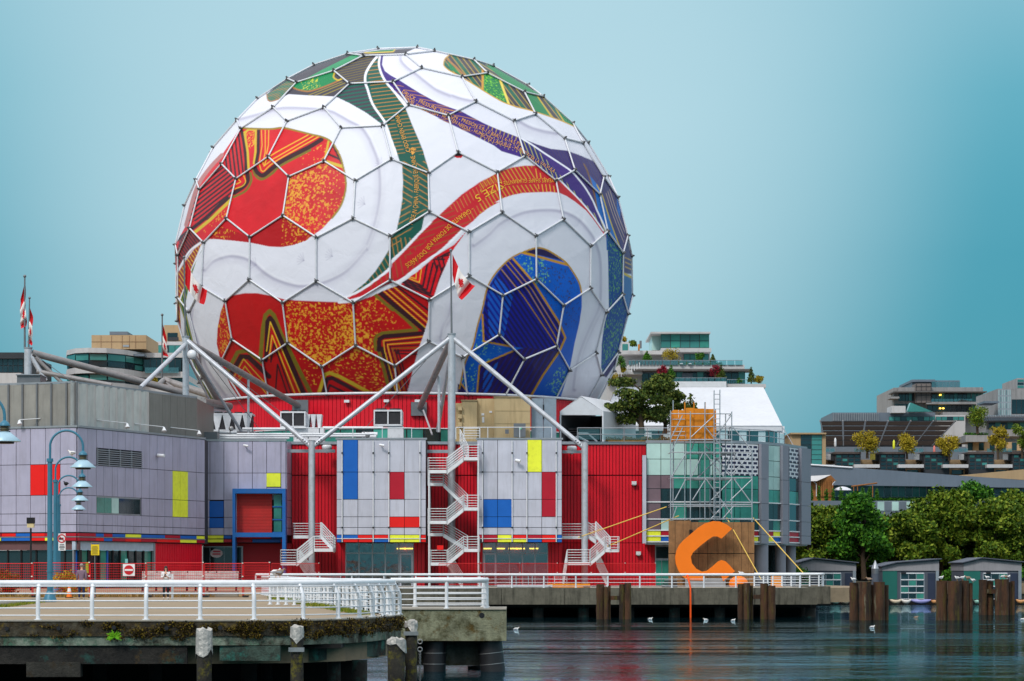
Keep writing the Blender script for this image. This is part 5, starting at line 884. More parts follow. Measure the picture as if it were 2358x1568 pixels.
def crown(lobes, n, size, seed, flat=.0, aspect=1.6):
    r = np.random.default_rng(seed); mm = MB(); vol = np.array([a[1][0]*a[1][1]*a[1][2] for a in lobes]); cnt = np.maximum(6, (n*vol/vol.sum()).astype(int))
    vs, fs = [], []
    for (c, rad), k in zip(lobes, cnt):
        u = r.normal(size=(k, 3)); u /= np.linalg.norm(u, axis=1)[:, None]; rr = r.random(k)**.42; p = np.array(c) + u*rr[:, None]*np.array(rad)
        p += r.normal(size=(k, 3))*size*.5
        a = r.normal(size=(k, 3)); a[:, 2] *= (1-flat); a /= np.linalg.norm(a, axis=1)[:, None]; b = np.cross(a, r.normal(size=(k, 3))); b /= np.linalg.norm(b, axis=1)[:, None]
        s = size*r.uniform(.6, 1.35, k)[:, None]
        for q in range(k):
            o = len(vs); A, B = a[q]*s[q], b[q]*s[q]/aspect; vs += [p[q]-A, p[q]+B*.9, p[q]+A, p[q]-B*.9]; fs.append((o, o+1, o+2, o+3))
    mm.add(vs, fs); return mm
def tree(name, label, base, h, wid, seed, mat, n=2600, leaf=.34, group=None, trunk_h=.35, shape='round', parent=None, cat='tree'):
    r = random.Random(seed); b = Vector(base); t = thing(name, b, label, cat, group)
    tm = MB(); tm.path([b, b + Vector((r.uniform(-.1, .1)*wid*.3, 0, h*.3)), b + Vector((r.uniform(-.1, .1)*wid*.4, 0, h*.65)), b + Vector((0, 0, h*.9))], [wid*.035+.05, wid*.03+.03, wid*.02+.02, .02], 8); lobes = []
    nl = 16 if shape == 'round' else 12
    for k in range(nl):
        if shape == 'round':
            a = r.uniform(0, 6.28); z = trunk_h + (1-trunk_h)*(.12 + .78*((k+.5)/nl)); rad = wid*.5*math.sqrt(max(.05, 1 - ((z - (trunk_h+.42*(1-trunk_h)))/(.62*(1-trunk_h)))**2)); d = rad*r.uniform(.25, .72); c = b + Vector((d*math.cos(a), d*math.sin(a), h*z)); s = wid*r.uniform(.14, .24); lobes.append((c, (s, s, s*.8)))
        elif shape == 'cone':
            z = trunk_h + (1-trunk_h)*(k+.3)/nl; rad = wid*.5*(1.05 - z)
            for a in range(3): aa = a*2.1 + k; c = b + Vector((rad*.6*math.cos(aa), rad*.6*math.sin(aa), h*z)); lobes.append((c, (rad*.5+.05, rad*.5+.05, h/nl*.5)))
        elif shape == 'column':
            z = trunk_h + (1-trunk_h)*(k+.5)/nl; s = wid*.5*r.uniform(.8, 1.1)*(1 if z < .8 else .6); lobes.append((b + Vector((0, 0, h*z)), (s, s, h/nl*.8)))
        elif shape == 'pine':
            a = r.uniform(0, 6.28); z = .22 + .76*(k+.5)/nl; rad = wid*.5*(.55 + .5*math.sin(z*2.6))*r.uniform(.5, 1.05); c = b + Vector((rad*math.cos(a)*.75, rad*math.sin(a)*.4, h*z)); s = wid*r.uniform(.13, .2); lobes.append((c, (s*1.25, s, s*.42)))
        c = lobes[-1][0]; tm.path([b + Vector((0, 0, h*max(.18, (c.z-b.z)/h - .16))), (b + Vector((0, 0, c.z-b.z-.2))).lerp(c, .5), c], [wid*.014+.015, wid*.01+.01, .012], 5)
    tm.build('trunk', m_bark, t); o = crown(lobes, n, leaf, seed).build('crown', mat, t); return t
# ================================================================ near promenade edge, piers, railings, piles
def moss_concrete(name, base, moss, amt, sc=.9, zs=1.0):
    m = bpy.data.materials.new(name); MATS[name] = m; m.use_nodes = True; t = m.node_tree; b = t.nodes['Principled BSDF']; l = t.links.new; b.inputs['Roughness'].default_value = .92
    g = t.nodes.new('ShaderNodeNewGeometry'); cur = None
    def ns(s, d=7, z=1.0, off=0):
        mp = t.nodes.new('ShaderNodeMapping'); mp.inputs['Scale'].default_value = (1, 1, z); mp.inputs['Location'].default_value = (off, off*.7, off*.3); n = t.nodes.new('ShaderNodeTexNoise'); n.inputs['Scale'].default_value = s; n.inputs['Detail'].default_value = d; n.inputs['Roughness'].default_value = .68
        l(g.outputs['Position'], mp.inputs[0]); l(mp.outputs[0], n.inputs['Vector']); return n
    def mixc(a, bcol, n, lo, hi):
        mr = t.nodes.new('ShaderNodeMapRange'); mr.inputs['From Min'].default_value = lo; mr.inputs['From Max'].default_value = hi; l(n.outputs[0], mr.inputs[0]); x = t.nodes.new('ShaderNodeMix'); x.data_type = 'RGBA'; l(mr.outputs[0], x.inputs['Factor'])
        if isinstance(a, tuple): x.inputs['A'].default_value = (*a, 1)
        else: l(a, x.inputs['A'])
        x.inputs['B'].default_value = (*bcol, 1); return x.outputs['Result']
    c = mixc(base, tuple(q*.45 for q in base), ns(1.6, 7, .35), .42, .66); c = mixc(c, moss[0], ns(sc, 8, zs, 3), .52 - amt*.14, .60); c = mixc(c, moss[1], ns(sc*2.4, 8, zs, 9), .56 - amt*.06, .66); c = mixc(c, moss[2], ns(sc*1.7, 6, zs, 17), .64 - amt*.04, .70)
    l(c, b.inputs['Base Color']); n = ns(7, 8); bp = t.nodes.new('ShaderNodeBump'); bp.inputs['Strength'].default_value = .9; bp.inputs['Distance'].default_value = .08; l(n.outputs[0], bp.inputs['Height']); l(bp.outputs[0], b.inputs['Normal']); return m
m_moss = moss_concrete('mossy_seawall', rgb(112, 106, 88), (rgb(30, 23, 14), rgb(56, 42, 14), rgb(112, 92, 18)), 2.0, 1.5); m_algae = moss_concrete('algae_seawall', rgb(138, 150, 134), (rgb(54, 52, 40), rgb(64, 104, 84), rgb(84, 58, 24)), .5, 1.2)
m_moss2 = moss_concrete('mossy_concrete_pale', rgb(140, 142, 116), (rgb(64, 62, 34), rgb(84, 66, 20), rgb(52, 44, 26)), .3, .9)
m_wet = moss_concrete('algae_timber', rgb(44, 41, 37), (rgb(24, 22, 20), rgb(34, 70, 64), rgb(62, 48, 24)), .3, .8)
m_pile = moss_concrete('mossy_timber_pile', rgb(58, 54, 46), (rgb(30, 27, 24), rgb(104, 98, 20), rgb(44, 40, 30)), .9, 1.6)
m_pblk = M('black_pile_wrap', rgb(30, 30, 33), .5, 0, .25, 2); m_band = M('steel_band', rgb(150, 150, 150), .4, .6, .2, 3); m_cap = M('crumpled_metal_cap', rgb(176, 172, 166), .5, .3, .15, 3, .8, 9)
m_plankg = moss_concrete('algae_plank', rgb(70, 92, 82), (rgb(36, 34, 28), rgb(40, 116, 104), rgb(112, 76, 40)), .6, .8, 1.0)
m_void = M('underside_timber_and_shade', rgb(20, 18, 17), .9, 0, .3, 1.5)  # dark timber; its near-black also stands in for shade under the decks
# seawall edge beam following the promenade outline
edge = [(-60, 79.2), (-30, 79.2), (-14, 79.25), (-8.6, 79.5), (-7.0, 79.7), (-5.6, 80.6), (-4.6, 82.4), (-3.95, 85.4), (-3.5, 88.9)]
ep = [Vector((x, y, 0)) for x, y in spline(edge, 6)]
def strip(pts, z0, z1, inn, name, mat, par=None):
    mm = MB(); n = len(pts); nr = []
    for i in range(n):
        d = (pts[min(i+1, n-1)] - pts[max(i-1, 0)]).normalized(); nr.append(Vector((-d.y, d.x, 0)))
    vs = []
    for i, p in enumerate(pts): q = p + nr[i]*inn; vs += [(p.x, p.y, z0), (p.x, p.y, z1), (q.x, q.y, z1), (q.x, q.y, z0)]
    fs = [(4*i+k, 4*i+(k+1) % 4, 4*(i+1)+(k+1) % 4, 4*(i+1)+k)[::-1] for i in range(n-1) for k in range(4)]; fs += [(0, 1, 2, 3), tuple(4*(n-1)+k for k in (3, 2, 1, 0))]
    mm.add(vs, fs); return mm.build(name, mat, par)
SW = thing('seawall', (-20, 79.3, -3), 'mossy concrete seawall edge of the near promenade', 'seawall')
strip(ep, -.42, .0, 1.3, 'edge_beam', m_moss, SW); strip([p + Vector((0, .05, 0)) for p in ep], -.68, -.42, 1.3, 'edge_beam_foot', m_algae, SW); r9 = np.random.default_rng(9); ml = []
for k in range(150): i9 = r9.integers(0, len(ep)-1); q9 = ep[i9].lerp(ep[i9+1], r9.random()); ml.append(((q9.x, q9.y-.03, -.04 - .42*r9.random()**1.2), (r9.uniform(.1, .45), .06, r9.uniform(.05, .16))))
mo = crown(ml, 15000, .032, 9).build('moss', leaf_mat('moss_tuft', *G((28, 21, 11), (58, 44, 15), (116, 98, 24))), SW); mo['kind'] = 'stuff'
strip([p + Vector((0, .12, 0)) for p in ep if p.x < -8.9], -1.2, -.68, 1.2, 'lower_beam', m_wet, SW)
strip([p + Vector((0, -.03, 0)) for p in ep], .0, .035, 1.1, 'coping', m_deck, SW)
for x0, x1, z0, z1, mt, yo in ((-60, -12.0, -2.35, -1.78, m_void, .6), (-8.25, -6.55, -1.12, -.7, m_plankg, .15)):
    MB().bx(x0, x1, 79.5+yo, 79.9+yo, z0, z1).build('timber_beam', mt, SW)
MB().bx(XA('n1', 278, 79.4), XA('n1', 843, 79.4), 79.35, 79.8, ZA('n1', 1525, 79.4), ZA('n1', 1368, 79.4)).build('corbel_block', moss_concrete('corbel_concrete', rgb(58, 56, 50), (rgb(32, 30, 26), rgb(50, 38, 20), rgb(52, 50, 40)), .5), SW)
MB().bx(-60, -4.6, 84.5, 85, -3.2, -1.1).build('back_wall', m_void, SW); MB().bx(-60, -4.9, 80.9, 84.9, -.8, -.7).build('soffit', m_void, SW); wq = Wall((-5.75, 81.2), (-3.95, 86.2)); wq.box('timber_beam', SW, m_plankg, 0, wq.len, -1.16, -.68, -.1, .2)  # back wall and soffit are dark sheets standing in for the shaded void
for k, (x, y) in enumerate(((70, 1020), (612, 1018), (1740, 1015), (2300, 1010), (1190, 1010))):
    p = P('n1', x, y, 79.2); MB().tube(p + Vector((0, -.012, 0)), p + Vector((0, .1, 0)), .06, 12).build('drain_hole', m_blk, SW)
# white tubular railing
def railing(name, label, path, post_s, h=1.12, bars=5, group=None, lean=0.0, big=.085, closed_end=None):
    """path: list of Vector on the deck; post every post_s metres"""
    L_ = [0.0]
    for a, b in zip(path[:-1], path[1:]): L_.append(L_[-1] + (b-a).length)
    def at(s):
        for i in range(len(path)-1):
            if s <= L_[i+1] + 1e-6: return path[i].lerp(path[i+1], (s-L_[i]) / max(1e-6, L_[i+1]-L_[i])), (path[i+1]-path[i]).normalized()
        return path[-1], (path[-1]-path[-2]).normalized()
    t = thing(name, path[0], label, 'railing', group)
    def inn(s): p, d = at(s); return Vector((-d.y, d.x, 0))
    N = max(2, int(L_[-1]/.45)); ss = [L_[-1]*k/N for k in range(N+1)]
    if len(path) == 2: ss = [0, L_[-1]]
    MB().path([at(s)[0] + inn(s)*lean*1.0 + Vector((0, 0, h - big)) for s in ss], big, 12).build('handrail', m_white, t)
    for k in range(bars):
        z = .13 + (h - .30)*k/(bars-1) if bars > 1 else .5
        MB().path([at(s)[0] + inn(s)*lean*max(0, (z-.55)/(h-.55))**2*.9 + Vector((0, 0, z)) for s in ss], .022, 6).build('rail_bar', m_white, t)
    n = int(L_[-1]/post_s + .5); pm = None
    for k in range(n+1):
        p, d = at(L_[-1]*k/n); pm = MB(); i_ = inn(L_[-1]*k/n); q = [(0, 0, 0), (0, 0, .45), (0, 0, .62)] + [(lean*.28, 0, .78), (lean*.62, 0, .92), (lean*.98, 0, h-big)] if lean else [(0, 0, 0), (0, 0, h-big)]
        pm.path([p + i_*a[0] + Vector((0, 0, a[2])) for a in q], .062 if big > .07 else .05, 8); pm.tube(p, p + Vector((0, 0, .03)), .11, 10); pm.build('rail_post', m_white, t)
    return t
rp = [p + Vector((-.05, .28, .035)) for p in ep if p.x > -34]
railing('promenade_railing', 'white tube railing along the mossy near promenade edge', rp, 1.5, lean=.22)
railing('promenade_railing', 'white tube railing running back from the near corner beside the water', [Vector((-3.75, 89.4, 0)), Vector((-9.2, 127, 0)), Vector((-14.5, 164, 0))], 1.9, lean=0, big=.08)
# second pier beside the promenade
P2 = thing('jetty', (-2.0, 103, WZ), 'square mossy concrete jetty end with black wrapped piles', 'jetty')
jx0, jx1 = W(880, 0, 102.5).x, W(1166, 0, 102.5).x
MB().bx(jx0, jx1, 102.5, 108.5, ZA('n3', 1208, 102.5), 0.0).build('deck_block', m_moss2, P2); MB().bx(jx0, jx1+.0, 102.45, 108.5, .0, .04).build('coping', m_deck, P2)
MB().bx(W(922, 0, 104).x, W(1125, 0, 104).x, 103.6, 104.4, ZA('n3', 1425, 104), ZA('n3', 1210, 104)).build('pile_cap', moss_concrete('pile_cap_concrete', rgb(92, 92, 84), (rgb(60, 58, 50), rgb(70, 64, 40), rgb(50, 48, 42)), .2), P2)
for a, b, Yv, r in (((310, 1215), (310, 1640), 103.2, .78), ((805, 1215), (850, 1640), 103.2, .85), ((705, 1425), (720, 1640), 106, .8)):
    p, q = P('n3', *a, Yv), P('n3', *b, Yv); MB().tube(p, q, r/1.9, 16).build('pile', m_pblk, P2)
    for k in range(1, 4): c = p.lerp(q, k*.23); MB().tube(c, c + (q-p)*.012, r/1.9+.012, 16).build('pile_band', m_band, P2)
p = P('n3', 733, 980, 102.5); MB().tube(p + Vector((0, -.01, 0)), p + Vector((0, .1, 0)), .1, 12).build('drain_hole', m_blk, P2)
railing('jetty_railing', 'white tube railing along the front of the square jetty', [Vector((jx0+.3, 102.8, .04)), Vector((jx1-1.55, 102.8, .04)), Vector((jx1-.95, 103.0, .04)), Vector((jx1-.75, 103.6, .04)), Vector((jx1-.75, 107.8, .04))], 1.85, lean=.0, group='railings of the square jetty')
railing('jetty_railing', 'white tube railing along the back of the square jetty', [Vector((jx0+1.0, 108.1, .04)), Vector((jx1-.9, 108.1, .04))], 1.75, lean=0, group='railings of the square jetty')
railing('walkway_railing', 'slim white railing with a rounded end, behind the promenade lawn edge', [Vector((W(622, 0, 118).x, 118, 0)), Vector((W(880, 0, 109).x, 109, 0))], .8, lean=0)
# capped timber piles in front of the seawall
def cap_pile(x0, x1, ytop, Yv, label, capd=.5, cr_='n2', ybot=1640, band=None):
    xa, xb = XA(cr_, x0, Yv), XA(cr_, x1, Yv); r = (xb-xa)/2; zt_ = ZA(cr_, ytop, Yv); t = thing('timber_pile', ((xa+xb)/2, Yv, -5.2), label, 'pile', 'capped timber piles by the seawall'); mm = MB(); rr_ = random.Random(int(x0))
    prof = [(r*(1 + rr_.uniform(-.04, .04)), z) for z in np.linspace(-5.2, zt_-.02, 9)]; mm.lathe(((xa+xb)/2, Yv, 0), prof, 14); mm.build('trunk', m_pile, t)
    cm = MB(); n = 12; c = ((xa+xb)/2, Yv); vs = []
    for lv, (rad, z) in enumerate(((r*.5, zt_+.07), (r*1.06, zt_+.03), (r*1.12, zt_-capd*.45), (r*1.16, zt_-capd))):
        for k in range(n): a = 2*math.pi*k/n; j = rr_.uniform(-.06, .06)*r; vs.append((c[0] + (rad+j)*math.cos(a), c[1] + (rad+j)*math.sin(a), z + rr_.uniform(-.05, .05)*(1 + 2*(lv == 3))))
    cm.add(vs, [(i*n+k, (i+1)*n+k, (i+1)*n+(k+1) % n, i*n+(k+1) % n) for i in range(3) for k in range(n)] + [tuple(range(n))]); cm.build('metal_cap', m_cap, t)
    if band: MB().box((c[0], Yv-r-.02, ZA(cr_, band, Yv)), (r*2.5, .06, .12)).build('steel_band', m_band, t)
    return t
cap_pile(-30, 105, 1120, 78.6, 'mossy pile with a torn grey cap at the left of the open beams', .62); cap_pile(812, 925, 1090, 78.6, 'mossy pile with a short grey cap and rusty bracket in the middle', .36, band=1285)
cap_pile(1680, 1838, 1205, 80.5, 'low mossy pile with a ragged cap by the promenade corner', .22); cap_pile(1840, 1945, 1048, 86.5, 'taller mossy pile with ragged cap and steel band by the corner', .22, band=1140)
for k, (x, w, Yv) in enumerate(((440, 70, 82.5), (1200, 62, 83), (1430, 70, 83), (-400, 60, 82.5), (-900, 60, 82.5), (-1400, 60, 82.5), (600, 50, 84))):
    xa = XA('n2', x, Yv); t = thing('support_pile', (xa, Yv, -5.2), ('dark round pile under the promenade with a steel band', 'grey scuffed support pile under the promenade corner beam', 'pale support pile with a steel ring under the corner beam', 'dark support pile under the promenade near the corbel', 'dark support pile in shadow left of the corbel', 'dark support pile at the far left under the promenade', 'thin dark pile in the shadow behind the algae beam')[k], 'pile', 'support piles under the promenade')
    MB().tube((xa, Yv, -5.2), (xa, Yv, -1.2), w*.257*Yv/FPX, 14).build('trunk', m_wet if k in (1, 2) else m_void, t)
    if k in (0, 2): MB().tube((xa, Yv, -2.35), (xa, Yv, -2.22), w*.257*Yv/FPX+.02, 14).build('steel_band', m_band, t)
ch = thing('mooring_chain', P('n2', 1970, 1210, 88), 'hanging chain with rings beside the square jetty', 'chain')
for k, y in enumerate((1215, 1285)): c = P('n2', 1970, y, 88); MB().path([c + Vector((.07*math.cos(a), 0, .07*math.sin(a))) for a in np.linspace(0, 2*math.pi, 14, endpoint=False)], .018, 6, closed=True).build('ring', m_band, ch)
for k in range(18): c = P('n2', 1970, 1310 + 16*k, 88); MB().path([c + Vector((.03*math.cos(a)*(k % 2), .03*math.cos(a)*((k+1) % 2), .05*math.sin(a))) for a in np.linspace(0, 2*math.pi, 8, endpoint=False)], .01, 4, closed=True).build('link', m_band, ch)
# ================================================================ far pier in front of the building
FP = thing('waterfront_pier', (2, 221, WZ), 'long concrete pier in front of the coloured building, streaked grey edge', 'pier')
fx0, fx1 = -20.5, W(1882.5, 0, 220).x; fz0 = ZA('l1', 1160, 220)
nseg_ = 9
for k in range(nseg_): a, b = fx0 + (fx1-fx0)*k/nseg_, fx0 + (fx1-fx0)*(k+1)/nseg_; pbox('fascia_segment', FP, m_fasc, a+.02, b-.02, 220, 220.6, fz0, .06)
MB().bx(fx0, fx1, 220.6, 236, -.5, .03).build('deck_slab', m_deck, FP); MB().bx(fx1-.4, W(1903, 0, 232).x, 229, 236, -1.3, .12).build('side_block', m_fasc, FP)
MB().bx(fx0, fx1+.3, 233, 234, -3.2, -.5).build('back_wall', m_void, FP)  # dark sheet standing in for the shade beneath the pier
for k in range(13):
    for Yp in (221.4, 226.5): x = fx0 + 1.2 + (fx1-fx0-1.6)*k/12; MB().tube((x, Yp, -4), (x, Yp, -.5), .42, 12).build('pile', m_wet, FP)
pbox('pile_beam', FP, m_void, fx0, fx1, 221.0, 222.0, -1.5, -.7)
railing('pier_railing', 'long white tube railing along the front of the far pier', [Vector((fx0+.5, 220.35, .06)), Vector((W(1843, 0, 220).x, 220.35, .06))], 2.52, lean=0, big=.1, bars=4)
railing('pier_railing', 'white railing at the right end of the far pier, set back', [Vector((W(1737, 0, 232).x, 232, .1)), Vector((W(1893, 0, 232).x, 232, .1)), Vector((W(1896, 0, 235.5).x, 235.5, .1))], .75, lean=0, big=.11, bars=5)
# mooring dolphins: clusters of square rusty piles
m_rust = moss_concrete('rusty_pile_steel', rgb(88, 56, 34), (rgb(40, 28, 19), rgb(76, 68, 18), rgb(116, 112, 92)), .6, 1.5, .12)
def dolphin(label, cr_, piles, Yv, cross=None, ybase=None):
    xs0 = XA(cr_, piles[0][0], Yv); t = thing('mooring_dolphin', (xs0, Yv, WZ-1), label, 'mooring pile', 'rusty mooring pile clusters')
    for k, (a, b, y, dy) in enumerate(piles):
        xa, xb = XA(cr_, a, Yv), XA(cr_, b, Yv); rp2 = (xb-xa)/2+.02; MB().lathe(((xa+xb)/2, Yv+dy+.4, 0), [(rp2*(1+.05*math.sin(3.7*q+a)), z) for q, z in enumerate(np.linspace(WZ-1.2, ZA(cr_, y, Yv), 7))], 12).build('pile', m_rust, t)
    if cross: a, b, y0, y1 = cross; MB().bx(XA(cr_, a, Yv), XA(cr_, b, Yv), Yv+.25, Yv+.75, ZA(cr_, y1, Yv), ZA(cr_, y0, Yv)).build('cross_beam', m_rust, t)
    return t
dolphin('rusty pile pair before the orange letter, right part mossy, linked by a beam', 'l1', ((1015, 1065, 975, 0), (1065, 1120, 968, -.3), (1120, 1152, 990, .2), (1218, 1285, 972, 0), (1285, 1348, 992, -.2)), 212, (1152, 1218, 1072, 1110))
dolphin('rusty pile pair left of the orange rope, linked by a beam', 'n3', ((1762, 1830, 700, 0), (1830, 1866, 725, -.3), (1866, 1888, 715, .2), (1968, 2016, 700, 0), (2016, 2070, 690, -.2)), 212, (1888, 1968, 805, 842))
dolphin('leftmost cluster of square rusty piles standing in open water with two gulls on top', 'r2', ((460, 540, 685, 0), (540, 645, 680, -.4), (645, 680, 705, .1), (672, 772, 680, -.1), (772, 812, 708, .3)), 208)
dolphin('widest dark rusty pile cluster in open water with several gulls on top', 'r2', ((1238, 1335, 668, 0), (1335, 1455, 672, -.4), (1455, 1530, 668, .1), (1530, 1568, 690, .3)), 208)
dolphin('rightmost rusty pile cluster in open water with gulls and a cable', 'r2', ((1620, 1690, 660, 0), (1690, 1758, 672, .5), (1758, 1880, 655, -.3), (1880, 1912, 680, .2), (1912, 1945, 672, .3)), 232, (1680, 1762, 745, 785))
# ================================================================ rooftop machinery
ZR = 12.96
m_chil = M('chiller_white', rgb(222, 222, 226), .5, .05, .05, 1, dirtamt=.2); m_coil = M('chiller_coil_dark', rgb(52, 50, 54), .6, .2, .2, 4); m_beige = M('air_handler_beige', rgb(196, 172, 130), .6, .1, .08, .5, dirtamt=.45, streak=1, dirt=rgb(128, 104, 66)); m_bgrey = M('cabinet_blue_grey', rgb(142, 156, 170), .5, .2, .08, .6, dirtamt=.3)
def chiller(label, x0, x1, z0, z1, Yf, dep, front, nv=4):
    t = thing('roof_chiller', ((x0+x1)/2, Yf, z0), label, 'chiller', 'white chillers on the roof'); w = x1-x0; h = z1-z0
    MB().bx(x0, x1, Yf, Yf+dep, z0, z0+h*.10).build('base_frame', m_chil, t); MB().bx(x0, x1, Yf, Yf+dep, z1-h*.12, z1-h*.02).build('top_deck', m_chil, t)
    MB().bx(x0+.12, x1-.12, Yf+.12, Yf+dep-.12, z0+h*.1, z1-h*.12).build('coil_block', m_coil, t)
    if front == 'v':
        for k in range(nv):
            a = x0 + w*k/nv; b = x0 + w*(k+1)/nv; mm = MB(); mm.prism([(a+.03, Yf+.02, z1-h*.12), (b-.03, Yf+.02, z1-h*.12), ((a+b)/2+.15*(b-a), Yf+.02, z0+h*.1), ((a+b)/2-.15*(b-a), Yf+.02, z0+h*.1)], (0, .08, 0)); mm.build('v_panel', m_chil, t)
    else:
        for a in (x0, (x0+x1)/2-.04, x1-.12): pbox('corner_post', t, m_chil, a, a+.12, Yf-.02, Yf+.1, z0+h*.1, z1-h*.12)
        for k in range(nv): MB().bx(x1-.02, x1+.05, Yf+.2+k*dep/nv, Yf-.1+(k+1)*dep/nv, z0+h*.12, z1-h*.1).build('v_panel', m_chil, t)
    for k in range(max(2, nv)): c = (x0 + w*(k+.5)/max(2, nv), Yf+dep*.4, z1-h*.02); MB().tube(c, (c[0], c[1], c[2]+.16), w/max(2, nv)*.4, 14).build('fan_ring', m_coil, t)
    return t
chiller('white chiller with a row of V-shaped panels behind the loading wing', XA('f2', 20, 262), XA('f2', 468, 262), ZA('f2', 505, 262), ZA('f2', 338, 262), 262, 3, 'v', 5)
c2 = chiller('white chiller with two dark grilles behind the V struts', XA('f2', 718, 258), XA('f2', 945, 258), ZA('f2', 470, 258), ZA('f2', 322, 258), 258, 3, 'g', 3)
MB().bx(XA('f2', 835, 258), XA('f2', 1108, 258), 258.4, 260, ZR, ZA('f2', 470, 258)).build('plinth', m_chil, c2)
for k in range(3): x = 962 + 52*k; MB().prism([P('f2', x-22, 352, 259), P('f2', x+24, 352, 259), P('f2', x+12, 470, 259), P('f2', x-10, 470, 259)], (0, 2, 0)).build('v_panel', m_chil, c2)
c3 = chiller('small white chiller with twin dark grilles left of the middle mast', XA('f2', 1556, 257), XA('f2', 1808, 257), ZA('f2', 455, 257), ZA('f2', 308, 257), 257, 2.4, 'g', 2); MB().bx(XA('f2', 1680, 257), XA('f2', 1820, 257), 257.2, 259, ZR, ZA('f2', 455, 257)).build('plinth', m_chil, c3)
# pipes and guard rails on the roof edge
pp = thing('roof_pipework', P('f2', 700, 560, 255), 'white insulated pipes running along the roof edge behind the V struts', 'pipework')
for y, Yv, a, b, r in ((470, 257, 1100, 1640, .1), (482, 258, 380, 820, .12), (528, 255, 330, 1560, .09), (545, 256, 160, 1500, .13), (565, 256, 160, 800, .1), (515, 259, 160, 330, .16), (550, 257, 1450, 1580, .2), (530, 257, 1450, 1590, .2)): MB().tube(P('f2', a, y, Yv), P('f2', b, y, Yv), r, 8).build('pipe', m_white, pp)
for k in range(14): x = 170 + 100*k; rod('pipe_support', pp, m_grey, P('f2', x, 572, 256), P('f2', x, 470 + 30*(k % 3), 256), .05, 6)
for x, y in ((35, 440), (50, 470), (280, 480), (1500, 540)): MB().ball(P('f2', x, y, 256), .24, 8, 6).build('elbow', m_band, pp)
pbox('valve_box', pp, m_grey, XA('f2', 30, 252), XA('f2', 155, 252), 252, 254, ZR, ZA('f2', 510, 252))
def guard(label, pts, h, sp_, nb=2, glass=None, mat=None, nm='roof_guard_rail'):
    mat = mat or m_trim; t = thing(nm, pts[0], label, 'railing')
    for a, b in zip(pts[:-1], pts[1:]):
        a, b = Vector(a), Vector(b); n = max(1, int((b-a).length/sp_))
        for k in range(1, nb+1): rod('rail_bar', t, mat, a + Vector((0, 0, h*k/nb)), b + Vector((0, 0, h*k/nb)), .035, 6)
        for k in range(n+1): p = a.lerp(b, k/n); rod('rail_post', t, mat, p, p + Vector((0, 0, h)), .04, 6)
        if glass:
            for k in range(n):
                p, q = a.lerp(b, (k+.05)/n), a.lerp(b, (k+.95)/n); MB().add([p + Vector((0, .02, .1)), q + Vector((0, .02, .1)), q + Vector((0, .02, h-.1)), p + Vector((0, .02, h-.1))], [(0, 1, 2, 3)]).build('pane', glass, t)
    return t
guard('thin white guard rail on the roof of the block with the tall blue panel', [Vector((XA('f2', 840, 249), 249.4, 13.0)), Vector((XA('f2', 1895, 249), 249.4, 13.0))], 1.0, 2.2, 1, mat=m_white)
guard('thin white guard rail on the roof before the beige air handler', [Vector((XA('f3', 500, 249), 249.4, 13.0)), Vector((XA('f3', 1360, 249), 249.4, 13.0))], 1.05, 2.3, 1, mat=m_white)
# beige air handler
AH = thing('air_handler', P('f3', 850, 570, 260), 'large beige rooftop air handling unit with streaked panels', 'air handler')
def fb(nm, x0, x1, y0, Yv, dep, mat, par, zb=ZR): return pbox(nm, par, mat, XA('f3', x0, Yv), XA('f3', x1, Yv), Yv, Yv+dep, zb, ZA('f3', y0, Yv))
fb('unit_section', 845, 1168, 198, 259, 6, m_beige, AH); fb('unit_section', 690, 845, 212, 260.5, 6, m_beige, AH); fb('unit_section', 552, 690, 228, 260, 5, m_beige, AH); fb('unit_section', 498, 552, 252, 261, 4, m_beige, AH); fb('roof_cap', 838, 1175, 192, 258.9, 6.2, M('beige_cap', rgb(170, 150, 112), .6), AH, ZA('f3', 200, 258.9)); fb('roof_cap', 546, 694, 222, 259.9, 5.2, MATS['beige_cap'], AH, ZA('f3', 230, 259.9))
for k in range(5): pbox('vent_hood', AH, m_beige, XA('f3', 522, 260), XA('f3', 556, 260), 259.6, 260.8, ZA('f3', 318+72*k, 260), ZA('f3', 282+72*k, 260))
for y in (318, 432): pbox('panel_seam', AH, MATS['beige_cap'], XA('f3', 848, 259), XA('f3', 1165, 259), 258.97, 259.0, ZA('f3', y+4, 259), ZA('f3', y, 259))
for x, y, w, h in ((745, 400, 20, 50), (742, 352, 24, 20), (812, 330, 24, 16)): pbox('label_plate', AH, m_white, XA('f3', x-w/2, 260.4), XA('f3', x+w/2, 260.4), 260.44, 260.5, ZA('f3', y+h/2, 260.4), ZA('f3', y-h/2, 260.4))
CB = thing('control_box', P('f3', 1070, 555, 258), 'grey electrical control box in front of the beige air handler', 'control box'); fb('cabinet', 1018, 1126, 432, 257.8, .7, m_grey, CB, ZA('f3', 555, 257.8)); fb('indicator', 1068, 1090, 472, 257.74, .05, M('indicator_green', rgb(120, 220, 170), .4), CB, ZA('f3', 486, 257.74)); fb('cable_box', 942, 975, 488, 257.9, .4, m_grey, CB, ZA('f3', 525, 257.9))
SC_ = thing('steel_cabinet', P('f3', 1290, 545, 260), 'tall blue-grey steel cabinet right of the beige air handler', 'cabinet')
for a, b in ((1178, 1282), (1286, 1400)): fb('door_leaf', a, b, 208, 260, 3, m_bgrey, SC_)
fb('door_handle', 1280, 1290, 265, 259.9, .1, m_blk, SC_, ZA('f3', 395, 259.9))
